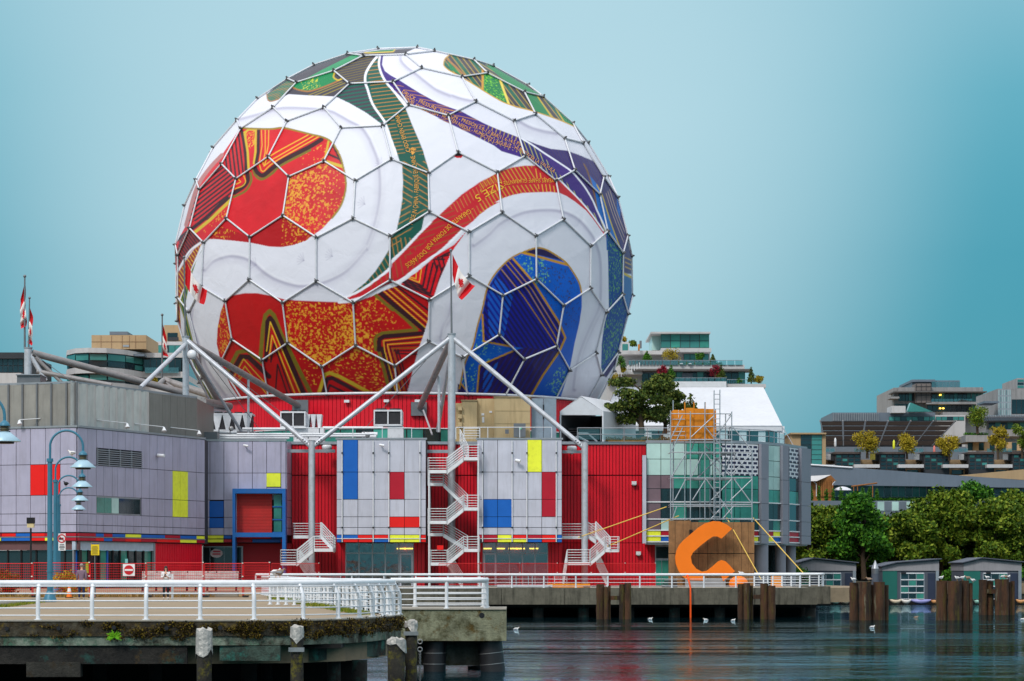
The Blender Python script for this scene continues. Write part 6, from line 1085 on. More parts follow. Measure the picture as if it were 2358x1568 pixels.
# white frame tents
m_tent = M('white_tent_fabric', rgb(210, 212, 217), .6, 0, .05, .4, .3, 1.5, dirtamt=.25, dirt=rgb(180, 176, 170)); m_tentin = M('tent_painted_shade', rgb(70, 66, 70), .8)  # inner walls coloured dark to stand in for shade inside the tent
T1 = thing('small_tent', P('f3', 1640, 560, 262), 'small white gabled tent on the roof with stacked black chairs inside', 'tent')
gl, gr_, ga = P('f3', 1438, 345, 262), P('f3', 1818, 305, 262), P('f3', 1622, 192, 262); gl.z = gr_.z = (gl.z+gr_.z)/2; dv = Vector((3.4, 9, 0))
MB().prism([gl, ga, ga + dv, gl + dv], (0, 0, .05)).build('roof_cover', m_tent, T1); MB().prism([ga, gr_, gr_ + dv, ga + dv], (0, 0, .05)).build('roof_cover', m_tent, T1)
MB().prism([gl + Vector((0, -.02, -.35)), gr_ + Vector((0, -.02, -.35)), gr_ + Vector((0, -.02, 0)), ga + Vector((0, -.02, -.05)), gl + Vector((0, -.02, 0))], (0, .05, 0)).build('gable_cover', m_tent, T1)
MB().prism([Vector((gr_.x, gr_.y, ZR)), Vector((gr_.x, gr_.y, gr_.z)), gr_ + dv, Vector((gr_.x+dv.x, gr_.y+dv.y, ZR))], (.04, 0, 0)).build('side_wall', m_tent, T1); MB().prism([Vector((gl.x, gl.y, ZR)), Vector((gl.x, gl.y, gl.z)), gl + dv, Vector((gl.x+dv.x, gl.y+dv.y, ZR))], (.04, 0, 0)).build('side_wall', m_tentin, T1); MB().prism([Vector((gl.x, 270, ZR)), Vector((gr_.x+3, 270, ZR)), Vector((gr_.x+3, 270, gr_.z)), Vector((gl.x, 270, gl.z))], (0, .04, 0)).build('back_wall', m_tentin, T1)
for q in (gl, gr_): rod('tent_post', T1, m_white, (q.x, q.y, ZR), (q.x, q.y, q.z), .07, 8)
stk = thing('chair_stack', P('f3', 1640, 545, 263), 'stack of black chairs inside the small white tent', 'chairs')
for k in range(5):
    for j in range(7): x = XA('f3', 1545+44*k, 263); z = ZR + .25 + .22*j; pbox('stacked_seat', stk, m_coil, x-.75*.5, x+.75*.5, 262.8, 263.6, z, z+.07); pbox('stacked_back', stk, m_blk, x-.75*.5, x+.75*.5, 263.6, 263.66, z+.05, z+.2)
T2 = thing('large_marquee', W(1680, 1016, 276), 'large white marquee tent behind the rooftop pines with clear windows', 'tent')
rz1, rx0_, rx1_ = W(0, 893, 286).z, W(1420, 0, 286).x, W(1758, 0, 286).x; ez, ex0, ex1 = W(0, 981, 274).z, W(1405, 0, 274).x, W(1801, 0, 274).x
MB().prism([(rx0_, 286, rz1), (rx1_, 286, rz1), (ex1, 274, ez), (ex0-1, 274, ez)], (0, 0, .06)).build('roof_cover', m_tent, T2); MB().prism([(rx0_, 286, rz1), (rx1_, 286, rz1), (ex1, 298, ez), (ex0-1, 298, ez)], (0, 0, .06)).build('roof_cover', m_tent, T2)
MB().add([(rx1_, 286, rz1), (ex1, 274, ez), (ex1, 298, ez)], [(0, 1, 2)]).build('gable_cover', m_tent, T2); MB().add([(rx0_, 286, rz1), (ex0-1, 274, ez), (ex0-1, 298, ez)], [(0, 1, 2)]).build('gable_cover', m_tent, T2)
nw = 9
for k in range(nw+1): x = ex0 + (ex1-.1-ex0)*k/nw; pbox('tent_post', T2, m_white, x-.35, x+.35, 274.2, 274.4, ZR, ez)
for k in range(nw): x = ex0 + (ex1-.1-ex0)*k/nw; pbox('window_sheet', T2, m_glass, x+.35, x+(ex1-ex0)/nw-.35, 274.3, 274.34, ZR, ez-.5)
pbox('valance', T2, m_tent, ex0-1, ex1, 274.05, 274.15, ez-.45, ez+.05); MB().bx(ex0, ex1-.3, 296, 296.2, ZR, ez).build('back_wall', m_tent, T2); MB().tube((ex1, 274, ez), (ex1+1.3, 273, ZR), .03, 6).build('guy_rope', m_trim, T2)
# planted roof edge and trees
ptop = W(0, 1000, 262).z; pl = thing('roof_planter', W(1470, 1012, 264), 'brown shrub bed along the roof edge under the pines', 'planter'); MB().bx(W(1400, 0, 262).x, W(1545, 0, 262).x, 262, 266, ZR, ZR+.5).build('soil_bed', m_soil, pl); crown([((W(1400+14*k, 0, 263).x, 263+(k % 3), ZR+.6), (.45, .7, .3)) for k in range(11)], 2000, .1, 5).build('shrubs', L_brown, pl)
tree('pine_tree', 'large irregular pine on the roof beside the small tent', W(1478, 998, 265), 5.5, 7.0, 3, L_pine, 6500, .17, 'rooftop pines', .1, 'pine'); tree('pine_tree', 'second pine joined behind the large rooftop pine', W(1532, 1000, 268), 4.7, 4.2, 11, L_pine, 4000, .17, 'rooftop pines', .1, 'pine'); tree('pine_tree', 'low spiky fir behind the orange plywood box', W(1590, 1000, 270), 3.9, 3.2, 14, L_pine, 2600, .14, 'rooftop pines', .05, 'cone')
guard('glass and steel balustrade curving along the roof above the glass pavilion', [Vector((W(1330, 0, 252).x, 252.4, 13.0)), Vector((W(1545, 0, 252).x, 252.4, 13.0)), Vector((W(1680, 0, 253).x, 253.2, 13.0)), Vector((W(1770, 0, 257).x, 256.6, 13.0)), Vector((W(1806, 0, 262).x, 262, 13.0))], 1.15, 1.9, 2, m_rail_glass)
st_ = thing('roof_stair', P('f3', 1660, 580, 255), 'short galvanised roof stair beside the small tent', 'stairs'); MB().bx(XA('f3', 1575, 254), XA('f3', 1600, 254), 254, 255.4, 13, ZA('f3', 545, 254)).build('landing', m_trim, st_)
for yo in (0, 1.2): rod('stringer', st_, m_trim, P('f3', 1590, 545, 254) + Vector((0, yo, 0)), P('f3', 1690, 598, 254) + Vector((0, yo, 0)), .06, 6); rod('rail_bar', st_, m_trim, P('f3', 1590, 518, 254) + Vector((0, yo, 0)), P('f3', 1685, 520, 254) + Vector((0, yo, 0)), .04, 6); rod('rail_bar', st_, m_trim, P('f3', 1685, 520, 254) + Vector((0, yo, 0)), P('f3', 1770, 596, 254) + Vector((0, yo, 0)), .04, 6)
# ================================================================ glass pavilion
GP = thing('glass_pavilion', (W(1650, 0, 251).x, 251, 0), 'curved glass pavilion with perforated screens, grey piers and coloured base panels', 'building')
corner = [gw(1488, 250.3), gw(1640, 250.3), gw(1690, 251), gw(1745, 252.6), gw(1808, 257), gw(1859, 264)]
cm = MB(); cm.prism([(x, y+.25, 3.95) for x, y in corner] + [(corner[-1][0]-2, 276, 3.95), (corner[0][0], 276, 3.95)], (0, 0, 8.75)); cm.build('core', m_glass, GP)
cm = MB(); cm.prism([(x, y-.05, 12.7) for x, y in corner] + [(corner[-1][0], 276, 12.7), (corner[0][0], 276, 12.7)], (0, 0, .25)); cm.build('roof', m_trim, GP)
cm = MB(); cm.prism([(x, y, 3.7) for x, y in corner] + [(corner[-1][0]-1, 276, 3.7), (corner[0][0], 276, 3.7)], (0, 0, .22)); cm.build('soffit', m_trim, GP)
zg = [12.68, 11.28, 9.85, 8.66, 7.48, 5.96, 4.98]
def holes_mat():
    m = bpy.data.materials.new('perforated_white_screen'); MATS['perf'] = m; m.use_nodes = True; t = m.node_tree; b = t.nodes['Principled BSDF']; l = t.links.new; g = t.nodes.new('ShaderNodeTexCoord'); mp = t.nodes.new('ShaderNodeMapping'); mp.inputs['Rotation'].default_value = (R_(90), 0, 0); br = t.nodes.new('ShaderNodeTexBrick'); br.inputs['Scale'].default_value = 1.0
    gg = t.nodes.new('ShaderNodeNewGeometry'); l(gg.outputs['Position'], mp.inputs[0]); l(mp.outputs[0], br.inputs['Vector']); br.inputs['Brick Width'].default_value = .5; br.inputs['Row Height'].default_value = .36; br.inputs['Mortar Size'].default_value = .075; br.inputs['Color1'].default_value = (*rgb(34, 40, 76), 1); br.inputs['Color2'].default_value = (*rgb(30, 34, 60), 1); br.inputs['Mortar'].default_value = (*rgb(214, 218, 224), 1); l(br.outputs[0], b.inputs['Base Color']); b.inputs['Roughness'].default_value = .45; return m
m_perf = holes_mat(); m_pier = M('grey_pier_panel', rgb(138, 140, 152), .5, .2, .06, .6)
walls = [Wall(corner[i], corner[i+1]) for i in range(5)]
def gx(x0, x1, kinds, cr_='f4'):
    """glass bay in picture columns x0..x1 over the curve; kinds = material per storey row"""
    for w in walls:
        a, b = max(0, w.s_at(cr_, x0)), min(w.len, w.s_at(cr_, x1))
        if b - a < .12: continue
        for j, mt in enumerate(kinds):
            if mt is None: continue
            w.box('pane', GP, mt, a, b, zg[j+1], zg[j], .02, .06, .05)
        for c, (z0, z1) in zip((m_dkr if (x0 // 40) % 2 else m_yel, m_blu if (x0 // 70) % 3 == 1 else m_dkr if (x0//60) % 2 else m_yel), ((4.5, 4.95), (4.0, 4.42))): w.box('stripe_panel', GP, c, a, b, z0, z1, .03, .07, .04)
gp, gt, gd = m_gpale, m_gteal, m_glass
m_gred = M('glass_painted_red_reflection', rgb(120, 96, 104), .15, 0, .3, .3, spec=.7)  # red reflection painted into the pane colour
for x0, x1, kk in ((415, 545, (gp, gp, m_gred, m_gred, m_gred, m_gred)), (545, 660, (gp, gp, m_gred, gd, gd, gp)), (660, 775, (gp, gp, gt, gd, gt, gd)), (775, 880, (gt, gp, gt, gd, gd, gd)), (880, 985, (gt, gt, gt, gt, gd, gt)), (985, 1085, (gt, gp, gt, gd, gd, gd)), (1090, 1250, (m_perf, m_perf, gt, gt, gt, gt)), (1250, 1412, (m_perf, m_perf, gt, gt, gt, gd)), (1485, 1545, (gp, gp, gp, gt, gd, gd)), (1545, 1605, (gp, gp, gp, gt, gd, gt)), (1668, 1770, (m_perf, m_perf, gd, gt, gd, gd))): gx(x0, x1, kk)
for x0, x1 in ((1415, 1482), (1607, 1665), (1773, 1860)):
    for w in walls:
        a, b = max(0, w.s_at('f4', x0)), min(w.len, w.s_at('f4', x1))
        if b-a < .1: continue
        for z0, z1 in ((3.8, 4.6), (4.6, 5.9), (5.9, 7.4), (7.4, 9.6), (9.6, 12.75)): w.box('pier_panel', GP, m_pier, a, b, z0, z1, .05, .3, .03)
for z in (7.48, 5.96, 4.97, 4.46, 3.95):
    for w in walls: w.box('floor_line', GP, m_white, 0, w.len, z-.05, z+.05, .06, .12)
walls[0].box('end_trim', GP, m_lavM, -.35, -.02, 3.8, 11.6, .02, .5)
for x, Yv in ((1222, 254), (1392, 258), (1482, 262)): p = W(px('l1', x, 0)[0], 0, Yv); MB().tube((p.x, p.y, 0), (p.x, p.y, 3.75), .62 if x == 1222 else .5, 18).build('column', m_pier, GP)
# glass door at the foot of the pavilion
xa, xb = XA('l1', 270, 252), XA('l1', 390, 252); pbox('door_frame', GP, m_trim, xa, xb, 252, 252.2, 0, 3.7)
for a, b in ((278, 325), (332, 388)): pbox('door_leaf', GP, m_gteal, XA('l1', a, 252), XA('l1', b, 252), 251.92, 252.0, .1, 2.3)
for a, b in ((278, 388),): pbox('pane', GP, m_glass, XA('l1', a, 252), XA('l1', b, 252), 251.92, 252.0, 2.5, 3.5)
MB().bx(XA('l1', 400, 252), W(1800, 0, 256).x, 262, 262.3, 0, 3.7).build('recessed_wall', m_glass, GP)
# ================================================================ scaffold tower with plywood box
m_galv = M('galvanised_tube', rgb(178, 184, 190), .4, .6, .12, 3, dirtamt=.2); m_ply = M('orange_plywood', rgb(222, 134, 22), .7, 0, .18, 1.2, .2, 6, dirtamt=.3, streak=1, dirt=rgb(150, 84, 16))
SCF = thing('scaffold_tower', P('f4', 900, 1500, 244), 'galvanised scaffold tower with ladders and braces before the glass pavilion', 'scaffold')
YA, YB = 243.0, 246.2
def sv(x, y0, y1, Yv, r=.055): rod('standard', SCF, m_galv, P('f4', x, y0, Yv), P('f4', x, y1, Yv), r, 6)
YG = 2010   # picture row of the hidden foot
for x, y0, Yv in ((633, 765, YA), (655, 675, YB), (760, 690, YB), (810, 775, YA), (940, 690, YA), (1035, 750, YB), (1125, 800, YB), (1180, 775, YA), (985, 1080, YB), (895, 1100, YB)): sv(x, y0, 1750, Yv)
sv(1362, 1120, 1770, YA)
for y in (795, 910, 1028, 1140, 1370, 1608, 1625, 1735):
    for Yv in (YA, YB): rod('ledger', SCF, m_galv, P('f4', 628, y, Yv), P('f4', 1185 if y < 1100 else 1365, y, Yv), .045, 6)
    for x in (633, 810, 940, 1180): rod('transom', SCF, m_galv, P('f4', x, y, YA), Vector((P('f4', x, y, YA).x, YB, P('f4', x, y, YA).z)), .04, 6)
for y in (845, 955, 990): rod('ledger', SCF, m_galv, P('f4', 650, y, YA), P('f4', 760, y, YA), .04, 6)
for a, b, Yv in (((635, 1015), (740, 810), YA), ((820, 1120), (920, 800), YB), ((940, 910), (1110, 1120), YA), ((820, 1000), (1030, 805), YA), ((1030, 1010), (1180, 800), YA), ((1190, 910), (1360, 1125), YA), ((640, 1130), (740, 920), YA), ((640, 1360), (770, 1150), YA), ((820, 1360), (920, 1150), YA), ((940, 1145), (1110, 1360), YA), ((1110, 1350), (1180, 1150), YB), ((1200, 1150), (1360, 1365), YA), ((1170, 1350), (1360, 1145), YA), ((670, 1568), (770, 1380), YA), ((830, 1568), (950, 1375), YA), ((950, 1380), (1180, 1700), YA), ((1000, 1568), (1180, 1380), YA), ((1200, 1380), (1360, 1600), YA), ((1170, 1568), (1365, 1380), YA), ((940, 1080), (1180, 1350), YB), ((870, 1370), (1110, 1150), YB), ((1120, 1600), (1000, 1730), YA), ((960, 1610), (1040, 1730), YB), ((690, 1620), (650, 1735), YA), ((1200, 1620), (1100, 1735), YA)): rod('brace', SCF, m_galv, P('f4', *a, Yv), P('f4', *b, Yv), .05, 6)
for x, y0, y1 in ((1022, 585, 1640), (1074, 580, 1640)): rod('ladder_stile', SCF, m_galv, P('f4', x, y0, YA-.2), P('f4', x, y1+100, YA-.2), .05, 6)
for k in range(26): y = 620 + 44*k; rod('ladder_rung', SCF, m_galv, P('f4', 1022, y, YA-.2), P('f4', 1074, y, YA-.2), .03, 6)
for y in (1020, 1140, 1375, 1612):
    for k in range(3): pbox('walk_board', SCF, m_trim, XA('f4', 790, YA), XA('f4', 1225 if y > 1100 else 1175, YA), YA+.3+k*.9, YA+1.1+k*.9, ZA('f4', y+8, YA), ZA('f4', y-2, YA))
PB = thing('plywood_box', P('f4', 850, 1040, 244), 'orange plywood enclosure held high inside the scaffold tower', 'plywood box')
for k, (a, b, y) in enumerate(((655, 705, 760), (705, 770, 762), (770, 845, 742), (845, 938, 748), (940, 1025, 752), (1025, 1045, 800))): pbox('plywood_sheet', PB, m_ply, XA('f4', a, YA+.5), XA('f4', b, YA+.5)-.03, YA+.5+.04*(k % 2), YA+.58+.04*(k % 2), ZA('f4', 1038, YA+.5), ZA('f4', y, YA+.5))
for x in (760, 842, 942): pbox('timber_stud', PB, m_ply, XA('f4', x-5, YA+.7), XA('f4', x+5, YA+.7), YA+.7, YA+.85, ZA('f4', 1038, YA+.7), ZA('f4', 690, YA+.7))
for x in (655, 1035): pbox('plywood_sheet', PB, m_ply, XA('f4', x, YA+.7)-.04, XA('f4', x, YA+.7)+.04, YA+.7, YB-.2, ZA('f4', 1038, YA+.7), ZA('f4', 765, YA+.7))
# ================================================================ plank wall, orange letter, ball, straps, rope
m_plank = M('weathered_plank', rgb(140, 104, 68), .85, 0, .25, 1.4, .4, 10, streak=1, dirtamt=.6, dirt=rgb(84, 60, 40))
PW = thing('plank_wall', P('l1', 775, 880, 240), 'tall weathered plank wall behind the orange letter', 'timber wall'); xs_ = [390, 450, 520, 592, 660, 740, 825, 905, 975, 1045, 1105, 1160]
for a, b in zip(xs_[:-1], xs_[1:]):
    for z0, z1 in ((0, ZA('l1', 706, 240)), (ZA('l1', 700, 240), ZA('l1', 408 if a < 592 else 422, 240))): d = random.uniform(0, .05); pbox('plank', PW, m_plank, XA('l1', a, 240)+.012, XA('l1', b, 240)-.012, 240+d, 240.14+d, z0, z1)
MB().bx(XA('l1', 400, 240), XA('l1', 1150, 240), 240.25, 240.6, .2, 5.2).build('backing_frame', m_dark, PW)
m_or = M('orange_painted_letter', rgb(246, 122, 8), .45, 0, .05, .6); pbox('bracket', PW, m_blk, XA('l1', 578, 239.6), XA('l1', 605, 239.6), 239.5, 240, ZA('l1', 522, 239.6), ZA('l1', 490, 239.6))
LC = thing('orange_letter', P('l1', 700, 990, 238.5), 'giant orange letter C with angled ends leaning on the plank wall', 'letter sign')
oc = [(960,480), (865,570), (828,550), (790,550), (750,575), (680,630), (610,692), (590,732), (600,790), (640,840), (690,866), (735,858), (785,820), (835,775), (865,762), (900,772), (935,805), (985,862), (880,952), (862,905), (720,902), (700,945), (560,940), (520,912), (480,858), (456,795), (450,740), (462,680), (485,630), (525,585), (590,530), (660,470), (720,432), (790,412), (850,416), (910,442)]
def ngon_prism(mb, pts, ext):
    from mathutils.geometry import tessellate_polygon
    e = Vector(ext); n = len(pts); tr = tessellate_polygon([[Vector((p.x, p.z, 0)) for p in pts]]); mb.add(list(pts) + [p+e for p in pts], [tuple(t) for t in tr] + [tuple(i+n for i in t[::-1]) for t in tr] + [(i, (i+1) % n, n+(i+1) % n, n+i) for i in range(n)]); return mb
sm_ = spline([px('l1', *q) for q in oc] , 1); ngon_prism(MB(), [W(a, b, 238.3) for a, b in [px('l1', *q) for q in oc]], (0, .55, 0)).build('letter_body', m_or, LC); MB().bx(XA('l1', 540, 238.5), XA('l1', 900, 238.5), 238.35, 238.8, 0, ZA('l1', 925, 238.5)).build('plinth', M('stacked_grey_boards', rgb(150, 150, 152), .7), LC)
pb_ = P('l1', 1018, 992, 236); OB = thing('orange_ball', (pb_.x, 236, 0), 'orange rounded dome lying on the pier beside the giant letter', 'ball'); MB().ball((pb_.x, 236, .28), .82, 20, 12, (1, 1, .82)).build('shell', m_or, OB); MB().lathe((pb_.x, 236, 0), [(.7, 0), (.75, .08), (.7, .12)], 20).build('base_ring', m_or, OB)
pbk = thing('plywood_board', P('l1', 1360, 985, 234), 'yellow plywood panel standing behind the pier railing', 'panel'); pbox('sheet', pbk, m_ply, XA('l1', 1308, 234), XA('l1', 1412, 234), 234, 234.06, 0.02, ZA('l1', 905, 234)); pbox('prop', pbk, m_ply, XA('l1', 1350, 234), XA('l1', 1362, 234), 234.06, 234.6, .02, .9)
m_strap = M('yellow_strap', rgb(226, 190, 90), .6)
for a, b, Ya, Yb, lb in (((-420, 560), (372, 285), 246, 243, 'upper yellow tie strap from scaffold to the red wall stair'), ((-160, 640), (482, 365), 246, 243, 'lower yellow tie strap from scaffold to the red wall stair'), ((912, 385), (1222, 940), 241, 236, 'pale yellow strap from scaffold down past the orange letter'), ((1150, 385), (1600, 882), 241, 233, 'pale yellow strap from the plank wall top to the pier end')):
    p, q = P('l1', *a, Ya), P('l1', *b, Yb); t = thing('tie_strap', q, lb, 'strap', 'yellow tie straps of the scaffold'); MB().tube(p, q, .045, 6).build('webbing', m_strap, t); MB().box(p.lerp(q, .03), (.16, .14, .22)).build('buckle', m_grey, t)
rp_ = thing('mooring_rope', P('l1', 560, 905, 219.5), 'bright orange rope hanging from the pier railing into the water', 'rope'); MB().path([P('l1', 560, 900, 220.1), P('l1', 575, 960, 219.8), P('l1', 586, 1010, 219.6), P('l1', 588, 1150, 219.6), P('l1', 588, 1330, 219.6)], .075, 8).build('rope_line', M('orange_rope', rgb(240, 84, 10), .6), rp_); MB().ball(P('l1', 560, 905, 220.1), .12, 8, 6).build('knot', MATS['orange_rope'], rp_)
# ================================================================ background buildings
m_beton = M('pale_concrete', rgb(196, 194, 194), .8, 0, .07, .5, dirtamt=.25, streak=1, dirt=rgb(140, 132, 126)); m_tan = M('tan_concrete', rgb(176, 148, 112), .8, 0, .08, .4, dirtamt=.25, streak=1, dirt=rgb(130, 104, 78)); m_slate = M('slate_roof_metal', rgb(112, 122, 134), .5, .3, .06, .3, dirtamt=.25, streak=1, dirt=rgb(86, 94, 104))
m_bglass = M('building_glass_dark', rgb(26, 46, 54), .08, 0, .4, .15, spec=.9); m_bteal = M('building_glass_teal', rgb(64, 132, 126), .12, 0, .3, .15, spec=.8); m_frame = M('dark_window_frame', rgb(58, 60, 64), .5, .3, .1); m_bwood = M('brown_timber', rgb(150, 96, 48), .8, 0, .2, 2)
def bbox(nm, par, mat, cr_, x0, x1, y0, y1, Y, dep): return pbox(nm, par, mat, XA(cr_, x0, Y), XA(cr_, x1, Y), Y, Y+dep, ZA(cr_, y1, Y) if nm != 'wall' else -.1, ZA(cr_, y0, Y))
def windows(par, cr_, x0, x1, y0, y1, Y, nx, ny, mats, frame=None, fw=.04, name='window', off=.06, gapx=.02):
    xa, xb, za, zb_ = XA(cr_, x0, Y), XA(cr_, x1, Y), ZA(cr_, y1, Y), ZA(cr_, y0, Y)
    if frame is not None: par = pbox('window_frame', par, frame, xa, xb, Y-off*.45, Y, za, zb_)
    for i in range(nx):
        for j in range(ny): pbox(name, par, mats[(i*7+j*3) % len(mats)], xa+(xb-xa)*i/nx+fw, xa+(xb-xa)*(i+1)/nx-fw, Y-off, Y-off*.5, za+(zb_-za)*j/ny+fw, za+(zb_-za)*(j+1)/ny-fw)
def bld(nm, label, cr_, x, Y): return thing(nm, (XA(cr_, x, Y), Y, 0), label, 'building')
gl2 = (m_bglass, m_bteal, m_bglass, m_bglass); glt = (m_bteal, m_bteal, m_bglass)
# -- left: dark block
b = bld('dark_office', 'dark glass office block at the far left behind the mesh screen', 'bl', 100, 330); pbox('wall', b, m_frame, W(-60, 0, 330).x, XA('bl', 212, 330), 330, 350, 0, ZA('bl', 805, 330)); windows(b, 'bl', -200, 208, 865, 985, 330, 9, 2, (m_bglass,), None); pbox('roof_lip', b, m_frame, W(-60, 0, 330).x, XA('bl', 214, 330), 329.5, 350, ZA('bl', 862, 330), ZA('bl', 855, 330)); pbox('podium', b, m_beton, W(-60, 0, 328).x, XA('bl', 215, 328), 326, 330, 0, ZA('bl', 1000, 328))
# -- left: curved apartments
b = bld('curved_apartments', 'pale curved apartment building with teal window bands and a tan penthouse', 'bl', 1000, 345); Yq = 345
arc = [(XA('bl', 600, 352), 352), (XA('bl', 606, 348), 348), (XA('bl', 680, 345), 345), (XA('bl', 800, 344), 344), (XA('bl', 960, 344.5), 344.5), (XA('bl', 1120, 347), 347), (XA('bl', 1280, 352), 352), (XA('bl', 1640, 352), 352)]
def ring(nm, mat, y0, y1, out=0.0, Yr=345): cm = MB(); cm.prism([(x, y-out, ZA('bl', y1, Yr)) for x, y in arc] + [(arc[-1][0], 372, ZA('bl', y1, Yr)), (arc[0][0], 372, ZA('bl', y1, Yr))], (0, 0, ZA('bl', y0, Yr)-ZA('bl', y1, Yr))); return cm.build(nm, mat, b)
ring('upper_glass_core', m_bglass, 815, 945); ring('cornice', m_beton, 772, 815, .5); ring('balcony_band', m_beton, 945, 998, .6); ring('lower_glass_core', m_bglass, 998, 1075); ring('lower_wall', m_beton, 1075, 2000, .2)
for (x0, y0), (x1, y1) in zip(arc[1:-2], arc[2:-1]):
    w = Wall((x0, y0), (x1, y1)); n = max(1, int(w.len/2.4))
    for k in range(n): w.box('pane', b, (m_bteal, m_bteal, m_bglass, m_bteal)[k % 4], w.len*k/n, w.len*(k+1)/n, ZA('bl', 885, 345), ZA('bl', 820, 345), .05, .06, .16); w.box('pane', b, (m_bglass, m_bteal, m_bglass)[k % 3], w.len*k/n, w.len*(k+1)/n, ZA('bl', 942, 345), ZA('bl', 888, 345), .05, .06, .16); w.box('pane', b, (m_bteal, m_bglass)[k % 2], w.len*k/n, w.len*(k+1)/n, ZA('bl', 1060, 345), ZA('bl', 1003, 345), .05, .06, .16)
bbox('penthouse', b, m_tan, 'bl', 820, 1310, 650, 775, 350, 12); bbox('penthouse_lid', b, m_slate, 'bl', 982, 1142, 618, 648, 352, 6)
for x in (905, 1000, 1095, 1160, 1215): bbox('panel_joint', b, M('tan_joint', rgb(128, 100, 76), .8), 'bl', x-2, x+2, 655, 770, 349.97, .03)
bbox('panel_joint', b, MATS['tan_joint'], 'bl', 822, 1308, 708, 713, 349.97, .03); bbox('vent', b, m_trim, 'bl', 1102, 1155, 738, 755, 349.9, .1)
windows(b, 'bl', 1290, 1625, 868, 1000, 351.5, 6, 1, gl2, m_frame); bbox('awning', b, m_slate, 'bl', 1170, 1290, 820, 838, 349, 3)
bbox('railing_pane', b, m_rail_glass, 'bl', 1300, 1600, 940, 990, 351, .1)
# -- left: taller apartments behind the flag
b = bld('tower_apartments', 'pale stepped apartments with a tan top behind the small flag', 'bl', 1480, 375); bbox('wall', b, m_beton, 'bl', 1338, 1760, 708, 1300, 375, 14); bbox('tan_top', b, m_tan, 'bl', 1470, 1625, 560, 710, 377, 9); bbox('balcony_recess', b, m_bglass, 'bl', 1500, 1590, 630, 700, 376.9, .1); bbox('balcony_rail', b, m_frame, 'bl', 1505, 1600, 668, 700, 376.6, .06)
windows(b, 'bl', 1345, 1625, 740, 820, 375, 5, 1, glt, m_frame); windows(b, 'bl', 1345, 1760, 870, 1000, 374.9, 8, 1, gl2, m_frame); windows(b, 'bl', 1640, 1760, 1010, 1180, 374.9, 3, 2, gl2, m_frame); bbox('floor_slab', b, m_beton, 'bl', 1330, 1770, 825, 862, 373.6, 2); bbox('floor_slab', b, m_beton, 'bl', 1330, 1770, 1005, 1030, 373.6, 2)
tree('balcony_shrub', 'yellow flowering shrub on the roof edge left of the masts', P('bl', 1378, 1085, 300), .75, 1.0, 5, L_yel, 500, .08, None, .1)
# -- centre right: terraced apartments above the marquee
b = bld('terraced_apartments', 'terraced apartments with a glass penthouse and planted balconies above the marquee', 'f4', 850, 350); Yt = 350
bbox('wall', b, m_beton, 'f4', 60, 1300, 410, 1000, 352, 25); bbox('wall', b, m_beton, 'f4', 130, 985, 232, 420, 356, 20)
bbox('penthouse_core', b, m_bteal, 'f4', 545, 978, 75, 232, 354, 10); bbox('penthouse_side', b, m_gpale, 'f4', 465, 545, 95, 225, 357, 8); bbox('penthouse_roof', b, m_beton, 'f4', 455, 990, 60, 76, 353, 14); windows(b, 'f4', 545, 978, 80, 205, 354, 5, 2, (m_bteal, m_gteal, m_bteal), m_frame); bbox('penthouse_sill', b, m_beton, 'f4', 548, 998, 206, 240, 353, 3); windows(b, 'f4', 750, 975, 258, 320, 355.9, 4, 1, glt, m_frame)
for x0, x1, y0, y1, Yv in ((250, 1295, 356, 392, 350), (600, 1487, 528, 560, 347), (180, 560, 228, 262, 353), (30, 380, 400, 440, 350)): bbox('terrace_slab', b, m_beton, 'f4', x0, x1, y0, y1, Yv, 6)
bbox('roof_overhang', b, M('dark_soffit', rgb(96, 92, 90), .7), 'f4', 290, 1365, 392, 408, 349.5, 4); windows(b, 'f4', 375, 1300, 415, 522, 352, 15, 1, (m_bglass, m_bglass, m_bteal), m_frame); bbox('gallery_wall', b, m_slate, 'f4', 375, 620, 405, 432, 351.8, .2)
for x0, x1, y0, y1, Yv in ((255, 560, 318, 356, 350), (560, 1280, 318, 356, 350), (600, 1135, 475, 528, 346.8), (1135, 1300, 490, 528, 348)):
    n = 10
    for k in range(n): bbox('balustrade_pane', b, m_rail_glass, 'f4', x0+(x1-x0)*k/n+4, x0+(x1-x0)*(k+1)/n-4, y0, y1, Yv-.2, .05)
    bbox('balustrade_rail', b, m_trim, 'f4', x0, x1, y0-4, y0, Yv-.22, .08)
for k in range(10):
    for (xa_, ya_, xb_, yb_) in ((140, 440, 375, 330),): x = xa_+(xb_-xa_)*k/10; y = ya_+(yb_-ya_)*k/10; bbox('stair_baluster', b, m_white, 'f4', x, x+6, y-5, y+45, 348.5, .1)
bbox('white_balcony', b, m_white, 'f4', 600, 1132, 505, 556, 346.2, .3); bbox('chimney', b, m_grey, 'f4', 356, 374, 140, 205, 356, 1); bbox('side_pavilion', b, m_beton, 'f4', 190, 262, 150, 240, 355, 5); bbox('side_pavilion_glass', b, m_bteal, 'f4', 200, 250, 170, 235, 354.9, .1); bbox('parasol_closed', b, m_ply, 'f4', 342, 356, 172, 228, 352, .5); bbox('plain_wall', b, m_slate, 'f4', 735, 830, 432, 500, 351.7, .2)
